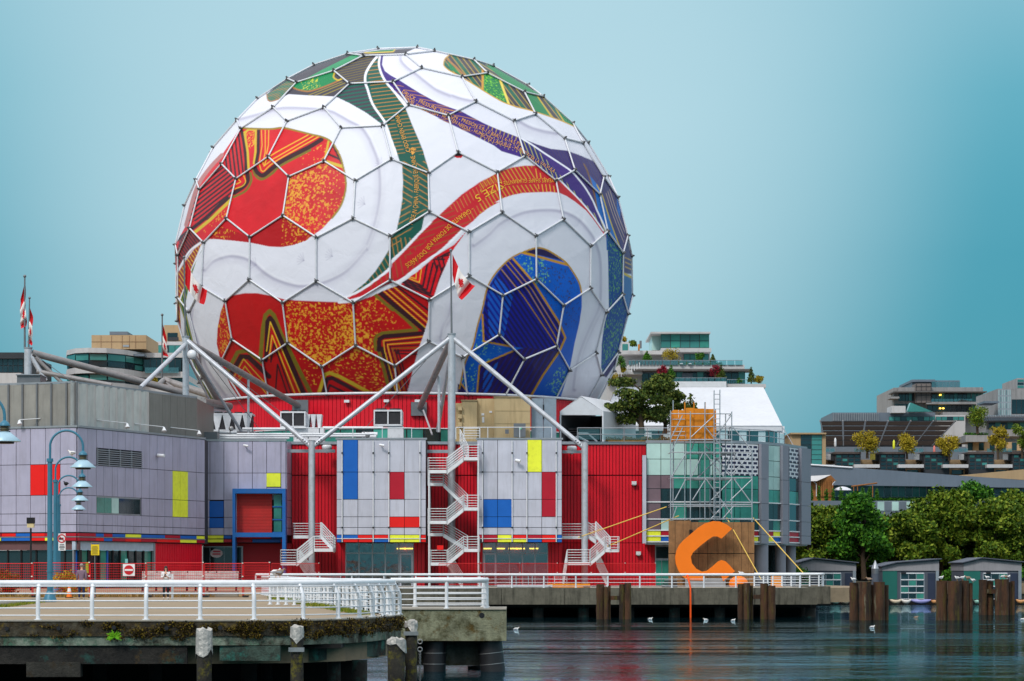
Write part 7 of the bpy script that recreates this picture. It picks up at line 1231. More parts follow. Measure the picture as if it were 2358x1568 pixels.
for x, y, h, w, mt, sh, nm, lb in ((650, 325, 5.2, 9.5, L_yel, 'round', 'terrace_tree', 'yellow-green spreading tree on the terrace below the glass penthouse'), (890, 330, 4, 5, L_green, 'round', 'terrace_shrub', 'small bright green shrub under the penthouse windows'), (420, 320, 4.2, 4.4, L_green, 'cone', 'terrace_conifer', 'dark green conical shrub left of the glass penthouse'), (550, 480, 5.6, 6, L_redl, 'round', 'red_maple', 'red maple on the terrace, leftmost of the two'), (635, 480, 5.8, 4.6, L_green, 'cone', 'terrace_conifer', 'green conifer right beside the left red maple'), (1035, 480, 5.8, 6, L_redl, 'round', 'red_maple', 'red maple on the terrace, rightmost of the two'), (1085, 480, 5.8, 4.4, L_pine, 'cone', 'terrace_conifer', 'grey-green conifer beside the right red maple'), (1010, 340, 3.6, 3, L_pine, 'cone', 'terrace_conifer', 'little bare conifer at the right end of the upper terrace'), (1355, 525, 7.2, 4.2, L_pine, 'cone', 'terrace_conifer', 'tall dark conifer standing at the right end of the terraces'), (1425, 522, 3.2, 4.2, L_yel, 'round', 'terrace_shrub', 'yellow grassy shrub in a dark pot at the terrace end'), (290, 195, 2.6, 4.2, L_olive, 'round', 'terrace_shrub', 'olive shrub on the top terrace beside the chimney'), (215, 150, 2, 3, L_yel, 'round', 'terrace_shrub', 'small bright shrub on the small top pavilion'), (190, 390, 5.4, 6, L_green, 'round', 'terrace_shrub', 'dense dark green shrub by the dome edge'), (110, 540, 5, 8, L_yel, 'round', 'terrace_shrub', 'yellow-green shrubs at the foot of the terraces near the dome'), (210, 425, 2, 2.4, L_yel, 'round', 'terrace_shrub', 'little yellow shrub on the stair landing near the dome'), (1245, 520, 1.8, 3, L_green, 'round', 'terrace_shrub', 'low green shrub before the right terrace windows')): tree(nm, lb, P('f4', x, y, 348 if y > 360 else 351), h*.29, w*.3, int(x*3+y), mt, 900, .085, 'plants on the terraces', .12, sh)
hd = thing('terrace_hedge', P('f4', 940, 355, 350), 'low mixed green hedge along the upper terrace balustrade', 'hedge'); crown([((XA('f4', 720+26*k, 350.6), 351, ZA('f4', 343, 350)), (.3, .25, .2)) for k in range(15)], 1100, .08, 77).build('foliage', L_green, hd)
for x, lb in ((730, 'white garden chair on the upper terrace, left one'), (808, 'white garden chair on the upper terrace, right one')): ch_ = thing('garden_chair', P('f4', x, 354, 349.9), lb, 'chair'); bbox('backrest', ch_, m_white, 'f4', x-11, x+11, 322, 345, 349.95, .1); bbox('seat', ch_, m_white, 'f4', x-13, x+13, 343, 348, 349.5, .5)
# -- right: tan block with teal glass
b = bld('tan_glass_block', 'tan block with a teal glass corner right of the glass pavilion', 'r1', 110, 350); bbox('wall', b, m_tan, 'r1', -70, 240, 635, 1300, 350, 12); windows(b, 'r1', 15, 206, 650, 915, 350, 2, 6, (m_bglass, m_bteal, m_bglass), m_frame); bbox('roof_lip', b, m_tan, 'r1', -75, 244, 628, 642, 349.5, 13)
# -- right: pergola of solar panels
b = bld('solar_pergola', 'long tilted pergola of dark brown slatted solar panels', 'r1', 800, 366); m_sol = M('solar_panel_brown', rgb(40, 33, 29), .95, 0, .25, 2.5, spec=.05); Yt, Yb = 376, 366
def sp2(u, v): # u 0..1 along, v 0..1 down
    xt, xb = 190 + (1405-190)*u, 240 + (1190-240)*u; a, c = P('r1', xt, 528, Yt), P('r1', xb, 748, Yb); return a.lerp(c, v)
for i in range(6):
    for j in range(5):
        u0, u1, v0, v1 = (i+.04)/6, (i+.96)/6, (j+.06)/5, (j+.86)/5; q = [sp2(u0, v0), sp2(u1, v0), sp2(u1, v1), sp2(u0, v1)]; mm = MB(); mm.prism(q, (0, 0, .06)); mm.build('solar_panel', m_sol, b)
for i in range(7): MB().tube(sp2(i/6, -.02) + Vector((0, 0, .1)), sp2(i/6, 1), .07, 8).build('rafter', m_frame, b); pt_ = sp2(i/6, .55); MB().tube(pt_, (pt_.x, pt_.y, pt_.z-5), .06, 6).build('post', m_grey, b); MB().box(sp2(i/6, 0) + Vector((0, 0, .05)), (.16, .2, .22)).build('end_cap', m_beton, b)
MB().bx(XA('r1', 240, 379), XA('r1', 1460, 379), 379, 382, 0, ZA('r1', 690, 379)).build('back_wall', m_frame, b)
# -- right: stepped podium flats
b = bld('podium_flats', 'row of podium flats with dark glass bays and white balconies under the pergola', 'r1', 1100, 360); bbox('wall', b, m_tan, 'r1', 240, 2300, 870, 1100, 360, 18); bbox('upper_wall', b, m_slate, 'r1', 240, 1500, 755, 880, 366, 10)
for k, x in enumerate((325, 725, 1120, 1520, 1915)):
    bbox('bay', b, m_frame, 'r1', x, x+228, 812, 1000, 357, 5); windows(b, 'r1', x+4, x+224, 822, 960, 357, 4, 4, (m_bglass, m_bteal, m_bglass, m_bglass), None, .09); bbox('bay_roof', b, M('bay_roof_brown', rgb(84, 72, 68), .7), 'r1', x-4, x+232, 800, 818, 356.6, 6); bbox('side_bay', b, m_frame, 'r1', x-60, x-4, 818, 880, 358.5, 3); bbox('balcony', b, m_beton, 'r1', x-230, x-2, 912, 942, 355.5, 3); bbox('door', b, m_bglass, 'r1', x-150, x-50, 962, 1000, 359.9, .1)
    bbox('screen_panel', b, M('yellow_screen', rgb(206, 186, 80), .6) if k == 1 else m_beton, 'r1', x-88, x-42, 820, 870, 357.5, .2)
    n = 5
    for q in range(n): bbox('balustrade_pane', b, m_rail_glass, 'r1', x-230+46*q, x-190+46*q, 770, 800, 358, .05)
for x, y, c, lb in ((325, 715, m_white, 'closed white parasol on the podium terrace'), (850, 735, m_yel, 'closed yellow parasol on the podium terrace'), (1212, 785, M('pink_cloth', rgb(226, 130, 120), .7), 'closed pink parasol on the podium terrace')): t = thing('closed_parasol', P('r1', x, y+60, 359), lb, 'parasol', 'closed parasols on the podium'); p = P('r1', x, y, 359); MB().lathe((p.x, p.y, p.z), [(.03, .6), (.14, .4), (.16, -.45), (.09, -.56)], 8).build('canopy', c, t); MB().tube((p.x, p.y, p.z-1.1), (p.x, p.y, p.z+.66), .025, 6).build('pole', m_trim, t)
for k, (x, y, h, w, lb) in enumerate(((612, 860, 12.2, 13.5, 'yellowing tree before the solar pergola, leftmost of three'), (968, 865, 11.4, 11.5, 'yellowing tree before the solar pergola, middle one'), (1345, 880, 11, 13.5, 'wide yellowing tree before the right end of the solar pergola'), (1785, 870, 15.5, 10.5, 'tall thin yellow-green tree before the right apartments'), (2000, 860, 15, 12, 'olive tree cut by the right picture edge on the podium'), (1600, 640, 12.2, 14.5, 'dense olive tree between the two upper apartment blocks'))): tree('podium_tree', lb, P('r1', x, y, 356 if y > 700 else 372), h*.285, w*.285, 40+k, L_yel if k < 4 else L_olive, 2200, .12, 'trees on the podium terraces', .25)
# -- right: metal clad hall behind
b = bld('metal_clad_block', 'low grey metal-clad block with a teal window strip behind the pergola', 'r1', 900, 398); bbox('wall', b, m_slate, 'r1', 300, 1220, 448, 700, 398, 15); bbox('wall', b, m_beton, 'r1', 1220, 1490, 470, 700, 400, 12)
for k in range(26): bbox('cladding_fin', b, m_trim, 'r1', 305+16*k, 312+16*k, 452, 522, 397.8, .2)
windows(b, 'r1', 805, 1220, 484, 522, 398, 8, 1, glt, m_frame); windows(b, 'r1', 1225, 1480, 484, 520, 400, 5, 1, glt, m_frame); mm = MB(); mm.prism([P('r1', 970, 440, 396), P('r1', 1000, 358, 396), P('r1', 1200, 440, 396)], (0, 1.5, 0)); mm.build('glass_lean_to', m_bteal, b); bbox('lift_box', b, m_beton, 'r1', 830, 955, 388, 450, 396, 5)
# -- right: upper apartments
def apts(nm, label, Y): return bld(nm, label, 'r1', 1250, Y)
m_bet2 = M('grey_stained_concrete', rgb(150, 148, 148), .8, 0, .12, .5, dirtamt=.5, streak=1, dirt=rgb(84, 80, 78))
b = apts('upper_apartments', 'grey upper apartments with lit balconies on the hill skyline', 425)
bbox('wall', b, m_bet2, 'r1', 850, 1648, 225, 600, 425, 20); bbox('roof_slab', b, m_bet2, 'r1', 890, 1650, 222, 258, 424, 21); bbox('roof_overhang', b, MATS['dark_soffit'], 'r1', 850, 1685, 256, 266, 422, 6); bbox('stair_core', b, M('stair_core_panel', rgb(116, 106, 102), .7), 'r1', 1045, 1182, 188, 360, 423, 4); bbox('upper_storey', b, m_slate, 'r1', 1015, 1440, 160, 225, 428, 12); bbox('upper_roof', b, m_slate, 'r1', 1012, 1220, 152, 172, 427, 14); bbox('left_eave', b, m_bet2, 'r1', 820, 900, 305, 322, 422.5, 4)
for k in range(4): bbox('core_joint', b, m_frame, 'r1', 1050+44*k, 1054+44*k, 192, 358, 422.94, .05)
for k in range(4): bbox('core_joint', b, m_frame, 'r1', 1046, 1181, 212+40*k, 216+40*k, 422.93, .05)
windows(b, 'r1', 892, 1042, 268, 345, 425, 5, 1, gl2, m_frame); windows(b, 'r1', 1190, 1540, 268, 352, 425, 9, 1, (m_bglass, m_bglass, m_bteal), m_frame); windows(b, 'r1', 1545, 1645, 275, 350, 425, 3, 1, (m_bteal,), m_trim); windows(b, 'r1', 1150, 1545, 375, 440, 425, 9, 1, (m_bglass,), m_frame); windows(b, 'r1', 1550, 1645, 372, 440, 425, 3, 1, (m_bteal,), m_trim); windows(b, 'r1', 855, 1042, 372, 440, 425, 5, 1, gl2, m_frame); bbox('floor_slab', b, m_bet2, 'r1', 1140, 1655, 352, 372, 423, 3); bbox('floor_slab', b, m_bet2, 'r1', 1290, 1600, 444, 480, 422, 4)
for x, y in ((1267, 290), (1266, 410), (1294, 410)): bbox('lit_lamp', b, m_lamp_on, 'r1', x-7, x+7, y-5, y+5, 424.5, .2)
for k in range(12): bbox('balustrade_pane', b, m_rail_glass, 'r1', 1150+34*k, 1180+34*k, 325, 354, 423.2, .05)
for k in range(8): bbox('roof_screen', b, m_rail_glass, 'r1', 1190+32*k, 1220+32*k, 170, 222, 426, .05)
b = bld('edge_apartments', 'apartments cut by the right picture edge with a slatted pergola terrace', 'r1', 1900, 385); bbox('wall', b, m_bet2, 'r1', 1780, 2300, 235, 1100, 388, 18); windows(b, 'r1', 1782, 1900, 240, 475, 388, 7, 4, (m_gpale, m_bteal, m_gpale), m_trim, .1); windows(b, 'r1', 1905, 2250, 330, 460, 388, 8, 1, (m_bglass,), m_frame); bbox('upper_block', b, m_bet2, 'r1', 1955, 2300, 140, 240, 392, 12); windows(b, 'r1', 1955, 2200, 150, 230, 392, 4, 3, (m_bteal, m_bglass), m_trim); bbox('terrace_roof', b, m_slate, 'r1', 1640, 2300, 480, 520, 383, 7); bbox('terrace_roof', b, m_slate, 'r1', 1660, 1790, 345, 362, 384, 6)
for k in range(30): bbox('pergola_slat', b, m_trim, 'r1', 1650+22*k, 1656+22*k, 470, 484, 380, 6)
bbox('terrace_wall', b, m_frame, 'r1', 1700, 2300, 520, 620, 388, 2); bbox('planter_band', b, m_bet2, 'r1', 1495, 1690, 650, 710, 372, 8); bbox('planter_band', b, m_bet2, 'r1', 1690, 2300, 600, 660, 374, 8); windows(b, 'r1', 1510, 2200, 712, 790, 374, 14, 1, (m_bglass, m_tan), m_tan); windows(b, 'r1', 1700, 2250, 525, 598, 387.9, 10, 1, (m_bglass, m_bteal), m_frame)
hd = thing('planter_hedge', P('r1', 1590, 650, 373), 'clipped green hedge on the white planter band at right', 'hedge'); crown([((XA('r1', 1505+22*k, 373), 374, ZA('r1', 640, 373)), (.32, .3, .22)) for k in range(9)], 800, .09, 91).build('foliage', L_green, hd)
# -- right: wedge roofed hall with glass front
b = bld('wedge_roof_hall', 'long low hall with a slate wedge roof and glass front above the trees', 'r1', 1000, 342); Yw = 342
mm = MB(); mm.prism([P('r1', 60, 915, Yw), P('r1', 480, 942, Yw), P('r1', 1985, 1052, Yw), P('r1', 2300, 1060, Yw), P('r1', 2300, 1125, Yw), P('r1', 310, 1098, Yw), P('r1', 60, 1120, Yw)], (0, 14, 0)); mm.build('roof_fascia', m_slate, b); mm = MB(); mm.prism([P('r1', 1420, 1012, 344), P('r1', 2300, 930, 344), P('r1', 2300, 1062, 344), P('r1', 1985, 1050, 344)], (0, 4, 0)); mm.build('ramp_wall', m_tan, b)
MB().tube(P('r1', 80, 914, Yw-.1), P('r1', 480, 942, Yw-.1), .12, 6).build('roof_trim', m_white, b); bbox('wall', b, m_bglass, 'r1', 310, 2300, 1098, 1330, 346, 8); windows(b, 'r1', 320, 1330, 1105, 1205, 346, 16, 1, (m_bteal, m_bglass, m_gteal), m_trim); windows(b, 'r1', 1380, 2250, 1125, 1235, 346, 14, 2, (m_bglass, m_bteal, m_frame), m_trim); bbox('canopy', b, m_bteal, 'r1', 400, 1530, 1095, 1110, 343, 3); bbox('door_panel', b, m_gpale, 'r1', 1385, 1500, 1132, 1200, 345.8, .1); bbox('wall', b, m_slate, 'r1', 30, 2300, 1238, 1330, 328, 18); windows(b, 'r1', 700, 1480, 1244, 1330, 328, 12, 1, (m_gpale, m_slate), m_trim)
hd = thing('hall_hedge', P('r1', 1000, 1240, 343), 'clipped green hedge along the foot of the glass hall', 'hedge'); crown([((XA('r1', 480+30*k, 343), 343.5, ZA('r1', 1228, 343)), (.4, .4, .24)) for k in range(52)], 5200, .1, 93).build('foliage', L_green, hd)
# timber hut, umbrella, pergola and cypresses
b = thing('timber_hut', P('r1', 190, 1200, 334), 'small timber hut with a pale gable roof beside the pavilion', 'hut'); bbox('wall', b, m_bwood, 'r1', 75, 305, 1050, 1280, 334, 5); mm = MB(); mm.prism([P('r1', 130, 1060, 333.8), P('r1', 285, 1010, 333.8), P('r1', 335, 1062, 333.8)], (0, 5, 0)); mm.build('gable', m_bwood, b); mm = MB(); mm.prism([P('r1', 40, 1062, 333), P('r1', 60, 1018, 334), P('r1', 288, 1006, 334), P('r1', 160, 1062, 333)], (0, 5, .1)); mm.build('roof', m_beton, b)
for k in range(9): bbox('board', b, m_bwood, 'r1', 160+17*k, 172+17*k, 1040, 1200, 333.8, .1)
for q in ((125, 1062, 155, 1200), (325, 1062, 302, 1100)): MB().tube(P('r1', q[0], q[1], 333.5), P('r1', q[2], q[1]+25, 333.5), .04, 6).build('downpipe', m_white, b); MB().tube(P('r1', q[2], q[1]+25, 333.5), P('r1', q[2], q[3], 333.5), .04, 6).build('downpipe', m_white, b)
t = thing('garden_umbrella', P('r1', 390, 1200, 338), 'open white garden umbrella beside the timber hut', 'umbrella'); p = P('r1', 390, 1145, 338); MB().lathe((p.x, p.y, p.z), [(1.1, 0), (.9, .2), (.5, .38), (.05, .46)], 16).build('canopy', m_tent, t); MB().tube((p.x, p.y, p.z-1.6), (p.x, p.y, p.z+.45), .03, 6).build('pole', m_trim, t)
t = thing('timber_pergola', P('r1', 600, 1200, 338), 'slanted timber pergola beside the white umbrella', 'pergola'); MB().tube(P('r1', 470, 1110, 338), P('r1', 700, 1080, 338), .1, 6).build('beam', m_bwood, t)
for x in (490, 525, 660): MB().tube(P('r1', x, 1205, 338), P('r1', x, 1100, 338), .06, 6).build('post', m_bwood, t)
for k, (x, y, h) in enumerate(((110, 1110, 8), (180, 1108, 8.2), (245, 1135, 6), (305, 1130, 6.5), (375, 1122, 6.5), (568, 1118, 6), (632, 1115, 6), (698, 1128, 5.6))): tree('cypress', 'slim columnar cypress before the glass hall, number %d of the row from the hut' % (k+1) if False else ('slim cypress leftmost before the timber hut', 'slim cypress beside the hut downpipe, second from left', 'short slim cypress at the right edge of the timber hut', 'slim cypress just left of the white umbrella', 'slim cypress under the right side of the white umbrella', 'slim cypress left of the slanted pergola post', 'slim cypress at the right pergola post', 'slim cypress rightmost of the row before the glass hall')[k], Vector((XA('r1', x, 330), 330, ZA('r1', y, 330) - h*.27)), h*.27, .5, 60+k, L_green, 600, .08, 'cypresses before the glass hall', .05, 'column')
# ================================================================ shoreline trees
for k, (x, top, wd, mt, Yv, lb) in enumerate(((1868, 1168, 100, L_olive, 322, 'olive tree on the shore half hidden by the pavilion'), (1925, 1180, 105, L_olive, 326, 'broad olive tree behind the left boathouse'), (1990, 1158, 120, L_green, 320, 'bright green tree behind the steel pile, left of centre'), (2052, 1190, 110, L_olive, 328, 'dark olive tree between the green tree and the middle boathouse'), (2105, 1185, 100, L_olive, 322, 'bronze olive tree behind the middle boathouse'), (2165, 1142, 125, L_olive, 326, 'tallest olive tree right of the middle boathouse'), (2228, 1128, 125, L_green, 330, 'tall green-olive tree behind the gap between boathouses'), (2290, 1170, 115, L_olive, 322, 'olive tree behind the right boathouse'), (2345, 1150, 120, L_olive, 326, 'olive tree cut by the right picture edge on the shore'))):
    base = W(x, 0, Yv); h = (W(0, top, Yv).z - .4)*1.09; tree('shore_tree', lb, (base.x, Yv, .4), h, wd*Yv/FPX*1.32, 100+k, mt, 12000, .24, 'trees along the shore', .14)
for k, (x, Yv, w, mt, lb) in enumerate(((1885, 318, 3.6, L_redl, 'reddish shrub behind the left boathouse roof'), (2070, 317.5, 4, L_green, 'bright green shrub between left boathouse and steel pile'), (1845, 300, 4, L_green, 'green shrub under the pavilion columns'), (2190, 318, 4, L_green, 'green shrub between the middle and right boathouses'), (2340, 318, 4, L_green, 'green shrub at the right edge behind the boathouse'))): p = W(x, 0, Yv); tree('shore_shrub', lb, (p.x, Yv, 0), 1.6, w*.7, 200+k, mt, 900, .13, 'shrubs along the shore', .05)
MB().bx(W(1835, 0, 318).x, W(2500, 0, 318).x, 316.2, 317, WZ-.5, .2).build('shore_wall', m_fasc)
tag(bpy.data.objects['shore_wall'], 'low grey shore wall behind the boathouses', 'wall')
un = thing('shore_understorey', (60, 330, 0), 'dark mixed bushes under the shore trees', 'bushes'); crown([((W(1830+12*k, 0, 331).x, 327.2 - (k % 4)*.5, 1.8 + 2.6*((k*7) % 5)/4), (2.0, 1.2, 1.9)) for k in range(52)], 14000, .26, 300).build('foliage', leaf_mat('leaf_deep_green', *G((16, 30, 8), (34, 56, 12), (66, 84, 24))), un)
# ================================================================ boathouses
m_bh = M('boathouse_grey_board', rgb(150, 148, 152), .8, 0, .1, .7, dirtamt=.3, streak=1, dirt=rgb(92, 90, 92)); m_bhg = M('boathouse_green_side', rgb(24, 104, 94), .6, 0, .1, .6); m_bhd = M('boathouse_slate', rgb(86, 92, 104), .7, 0, .1, .6)
def boathouse(label, x0, xc, x1, ye0, yt, ye1, door, grnx, flip=False):
    Yv = 305; zt0, ztp, zt1 = ZA('r2', ye0, Yv), ZA('r2', yt, Yv), ZA('r2', ye1, Yv); zb_ = WZ + .55; zm = ZA('r2', 580, Yv); X = lambda x: XA('r2', x, Yv)
    t = thing('boathouse', (X((x0+x1)/2), Yv, WZ), label, 'boathouse', 'floating boathouses')
    mm = MB(); mm.prism([(X(x0), Yv, zm), (X(x1), Yv, zm), (X(x1), Yv, zt1), (X(xc), Yv, ztp), (X(x0), Yv, zt0)], (0, 9, 0)); mm.build('gable_wall', m_bh, t)
    mm = MB(); mm.prism([(X(x0-18), Yv-.4, zt0+.02), (X(xc), Yv-.4, ztp+.05), (X(xc), Yv-.4, ztp+.15), (X(x0-18), Yv-.4, zt0+.11)], (0, 10, 0)); mm.build('roof', m_bhd, t); mm = MB(); mm.prism([(X(xc), Yv-.4, ztp+.05), (X(x1+20), Yv-.4, zt1+.02), (X(x1+20), Yv-.4, zt1+.11), (X(xc), Yv-.4, ztp+.15)], (0, 10, 0)); mm.build('roof', m_bhd, t)
    pbox('lower_wall', t, m_bhd, X(x0+4), X(x1-4), Yv+.12, Yv+8.8, zb_, zm); pbox('green_side', t, m_bhg, X(grnx[0]), X(grnx[1]), Yv+.04, Yv+.12, zb_, zm-.05)
    df = pbox('door_frame', t, m_trim, X(door[0]-6), X(door[1]+6), Yv+.02, Yv+.1, zb_, ZA('r2', 600, Yv))
    for i in range(3):
        for j in range(4): za, zc_ = zb_ + (ZA('r2', 602, Yv)-zb_)*j/4, zb_ + (ZA('r2', 602, Yv)-zb_)*(j+1)/4; pbox('door_pane', df, (m_bglass, m_glass, m_gteal)[(i+2*j) % 3], X(door[0]+(door[1]-door[0])*i/3)+.05, X(door[0]+(door[1]-door[0])*(i+1)/3)-.05, Yv-.03, Yv+.02, za+.07, zc_-.07)
    for j in range(5): za = zb_ + (ZA('r2', 602, Yv)-zb_)*j/4; pbox('door_bar', df, m_white, X(door[0]), X(door[1]), Yv-.08, Yv-.03, za-.06, za+.06)
    pbox('side_door', t, M('navy_door', rgb(40, 50, 72), .6), X(x1-100), X(x1-35), Yv+.02, Yv+.1, zb_, ZA('r2', 602, Yv)); pbox('corner_post', t, m_trim, X(x1-30), X(x1-2), Yv-.05, Yv+.1, zb_, zm); pbox('float', t, m_void, X(x0-20), X(x1+25), Yv-2.5, Yv+10, WZ-.3, zb_); MB().box((X(xc+60), Yv-.15, zm-.25), (.5, .25, .2)).build('wall_lamp', m_blk, t)
    return t
boathouse('floating grey boathouse behind the white pier railing, leftmost', 12, 135, 512, 512, 474, 512, (175, 375), (14, 100)); boathouse('floating grey boathouse with green side wall, middle one', 745, 875, 1255, 545, 512, 478, (912, 1120), (750, 880)); boathouse('floating grey boathouse behind the right pile clusters', 1475, 1635, 1995, 512, 472, 505, (1652, 1865), (1478, 1625))
b = thing('lean_to_shed', P('l1', 1240, 870, 300), 'small grey shed seen between the pavilion columns', 'shed'); mm = MB(); mm.prism([P('l1', 1165, 770, 300), P('l1', 1312, 752, 300), P('l1', 1312, 900, 300), P('l1', 1165, 900, 300)], (0, 4, 0)); mm.build('wall', m_bh, b); mm = MB(); mm.prism([P('l1', 1155, 768, 299.7), P('l1', 1320, 748, 299.7), P('l1', 1320, 754, 299.7), P('l1', 1155, 774, 299.7)], (0, 5, 0)); mm.build('roof', m_bhd, b)
t = thing('steel_pile', P('r2', 682, 780, 303), 'grey steel pile with a pointed cap between two boathouses', 'pile'); p = P('r2', 682, 610, 303); r_ = 33*.257*303/FPX; MB().tube((p.x, 303, WZ-1), (p.x, 303, p.z+.05), r_, 16).build('shaft', m_bhd, t); MB().tube((p.x, 303, p.z+.05), (p.x, 303, p.z+.6), r_*1.02, 16).build('band', m_grey, t); MB().tube((p.x, 303, p.z+.6), (p.x, 303, p.z+1.5), r_*1.02, 16, .02).build('cap', m_trim, t)
# kayaks on the float
def kayak(x0, x1, y, Yv, mat, label):
    xa, xb = XA('r2', x0, Yv), XA('r2', x1, Yv); z = WZ + .12; t = thing('kayak', ((xa+xb)/2, Yv, z), label, 'kayak', 'kayaks lying along the floats'); n = 12; mm = MB(); vs = []
    for i in range(n+1):
        u = i/n; w = .46*math.sin(math.pi*min(max(u, .02), .98))**.7; h = .30*(1 + .5*abs(2*u-1)**2); 
        for k in range(8): a = 2*math.pi*k/8; vs.append((xa+(xb-xa)*u, Yv + w*math.cos(a), z + .25 + (.25*math.sin(a) if math.sin(a) < 0 else .16*math.sin(a)) * (w/.38+.15) + .16*abs(2*u-1)**2.5))
    mm.add(vs, [(i*8+k, (i+1)*8+k, (i+1)*8+(k+1) % 8, i*8+(k+1) % 8) for i in range(n) for k in range(8)] + [tuple(range(8)), tuple(range(n*8, n*8+8))[::-1]], True); mm.build('hull', mat, t); MB().lathe(((xa+xb)/2, Yv, z+.36), [(.34, 0), (.36, .08), (.3, .1)], 10).build('cockpit_rim', m_blk, t); t.children[1].scale = (1.6, 1, 1) if False else (1, 1, 1)
m_k1 = M('kayak_cream', rgb(214, 196, 170), .5, 0, .1, 1); m_k2 = M('kayak_white', rgb(226, 222, 216), .4, 0, .06, 1); m_k3 = M('kayak_lilac', rgb(150, 150, 206), .4, 0, .1, 1); m_k4 = M('kayak_mint', rgb(150, 196, 180), .4, 0, .1, 1); m_k5 = M('kayak_orange', rgb(210, 150, 96), .4, 0, .1, 1)
for x0, x1, mt, lb in ((275, 375, m_k4, 'mint and white kayak beside the far pier end'), (370, 462, m_k1, 'cream kayak left of the leftmost pile cluster'), (815, 920, m_k1, 'cream kayak right of the leftmost pile cluster'), (915, 1005, m_k2, 'short white kayak before the middle boathouse'), (1000, 1185, m_k3, 'long lilac kayak before the middle boathouse door'), (1180, 1240, m_k5, 'orange-tan kayak left of the widest pile cluster'), (1565, 1622, m_k4, 'mint kayak between the two right pile clusters'), (1945, 2030, m_k5, 'tan kayak at the right picture edge')): kayak(x0, x1, 790, 301.5, mt, lb)
# ================================================================ street lamps
m_lampb = M('teal_blue_lamp_paint', rgb(58, 120, 146), .45, .1, .08, 1.2, dirtamt=.2); m_shade = M('pale_blue_shade', rgb(168, 200, 216), .4, .15, .06, 1.5); m_lens = M('lamp_lens_smoked', rgb(120, 112, 84), .3, 0, .2)
def street_lamp(x, Y, label):
    p = Vector((W(x, 0, Y).x, Y, 0)); t = thing('street_lamp', p, label, 'street lamp', 'blue hooked street lamps on the promenade')
    MB().lathe(p, [(.32, 0), (.3, .12), (.2, .35), (.15, .5)], 12).build('base', m_lampb, t); MB().path([p + Vector((0, 0, .4)), p + Vector((0, 0, 2.0)), p + Vector((0, 0, 6.4))], [.13, .125, .11], 12).build('pole', m_lampb, t); MB().tube(p + Vector((0, 0, 1.35)), p + Vector((0, 0, 1.42)), .15, 12).build('collar', m_lampb, t); MB().tube(p + Vector((0, 0, 6.35)), p + Vector((0, 0, 6.5)), .15, 12).build('collar', m_lampb, t)
    r = .75; MB().path([p + Vector((0, 0, 6.4)), p + Vector((.01, 0, 7.0))] + [p + Vector((r - r*math.cos(a), 0, 7.02 + r*math.sin(a))) for a in np.linspace(.15, math.pi*.98, 14)] + [p + Vector((2*r, 0, 6.8))], .055, 8).build('arm', m_lampb, t)
    h = p + Vector((2*r, 0, 6.3)); hc = MB().lathe(h, [(.06, .55), (.16, .46), (.2, .38), (.2, .34)], 16).build('head_cap', m_lampb, t); MB().lathe(h, [(.15, .14), (.15, .34)], 12).build('lens', m_lens, hc)
    for k in range(4): MB().path([h + Vector((.21*math.cos(a), .21*math.sin(a), .16 + .06*k)) for a in np.linspace(0, 2*math.pi, 14, endpoint=False)], .012, 4, closed=True).build('cage_ring', m_blk, hc)
    ls = MB().lathe(h, [(.58, -.22), (.585, -.19), (.2, .13), (.14, .16)], 24).build('lamp_shade', m_shade, t); MB().lathe(h, [(.34, -.29), (.36, -.22)], 16).build('lamp_glass', m_blk, ls); return t
for x, Y, lb in ((-85, 102, 'blue hooked street lamp cut by the left picture edge'), (115, 128, 'tallest looking blue street lamp, in front of the others'), (127.5, 158, 'blue street lamp second in the receding row'), (132.5, 189, 'blue street lamp third in the receding row, carrying a sign'), (136, 217, 'blue street lamp last and smallest in the receding row')): street_lamp(x, Y, lb)
t = thing('flood_lamp_post', (W(71, 0, 200).x, 200, 0), 'black post with a square box lantern left of the blue lamps', 'lamp post'); p = t.location; MB().tube(p, p + Vector((0, 0, 4.4)), .07, 8).build('post', m_blk, t); MB().box(p + Vector((0, 0, 4.95)), (.52, .52, .42)).build('hood', m_blk, t); MB().box(p + Vector((0, 0, 4.6)), (.46, .46, .3)).build('lantern', M('lantern_glass', rgb(214, 196, 150), .4), t)
# ================================================================ signs
def disc(par, nm, mat, c, r, th=.02, n=24, ri=None):
    if ri is None: return MB().tube(Vector(c) + Vector((0, -th, 0)), c, r, n).build(nm, mat, par)
    mm = MB(); vs = []
    for rr2 in (ri, r):
        for k in range(n): a = 2*math.pi*k/n; vs += [(c[0]+rr2*math.cos(a), c[1]-th, c[2]+rr2*math.sin(a))]
    mm.add(vs, [(k, (k+1) % n, n+(k+1) % n, n+k) for k in range(n)]); return mm.build(nm, mat, par)
m_sw = M('sign_white', rgb(232, 232, 234), .5, 0, .04); m_sr = M('sign_red_print', rgb(196, 20, 34), .5, 0, .04); m_sy = M('sign_yellow', rgb(236, 206, 20), .5, 0, .05); m_st = M('sign_dark_print', rgb(48, 46, 52), .6)
Yn = 149.3; c = P('n1', 1347, 407, Yn); t = thing('no_entry_sign', c - Vector((0, 0, .55)), 'square white no entry sign with red disc on the red fence', 'sign'); w_ = 62*.22029*Yn/FPX; MB().box(c, (2*w_, .03, 2*w_)).build('plate', m_sw, t); disc(t, 'red_disc', m_sr, c + Vector((0, -.016, 0)), w_*.8); MB().box(c + Vector((0, -.045, 0)), (w_*1.4, .012, w_*.3)).build('white_bar', m_sw, t)
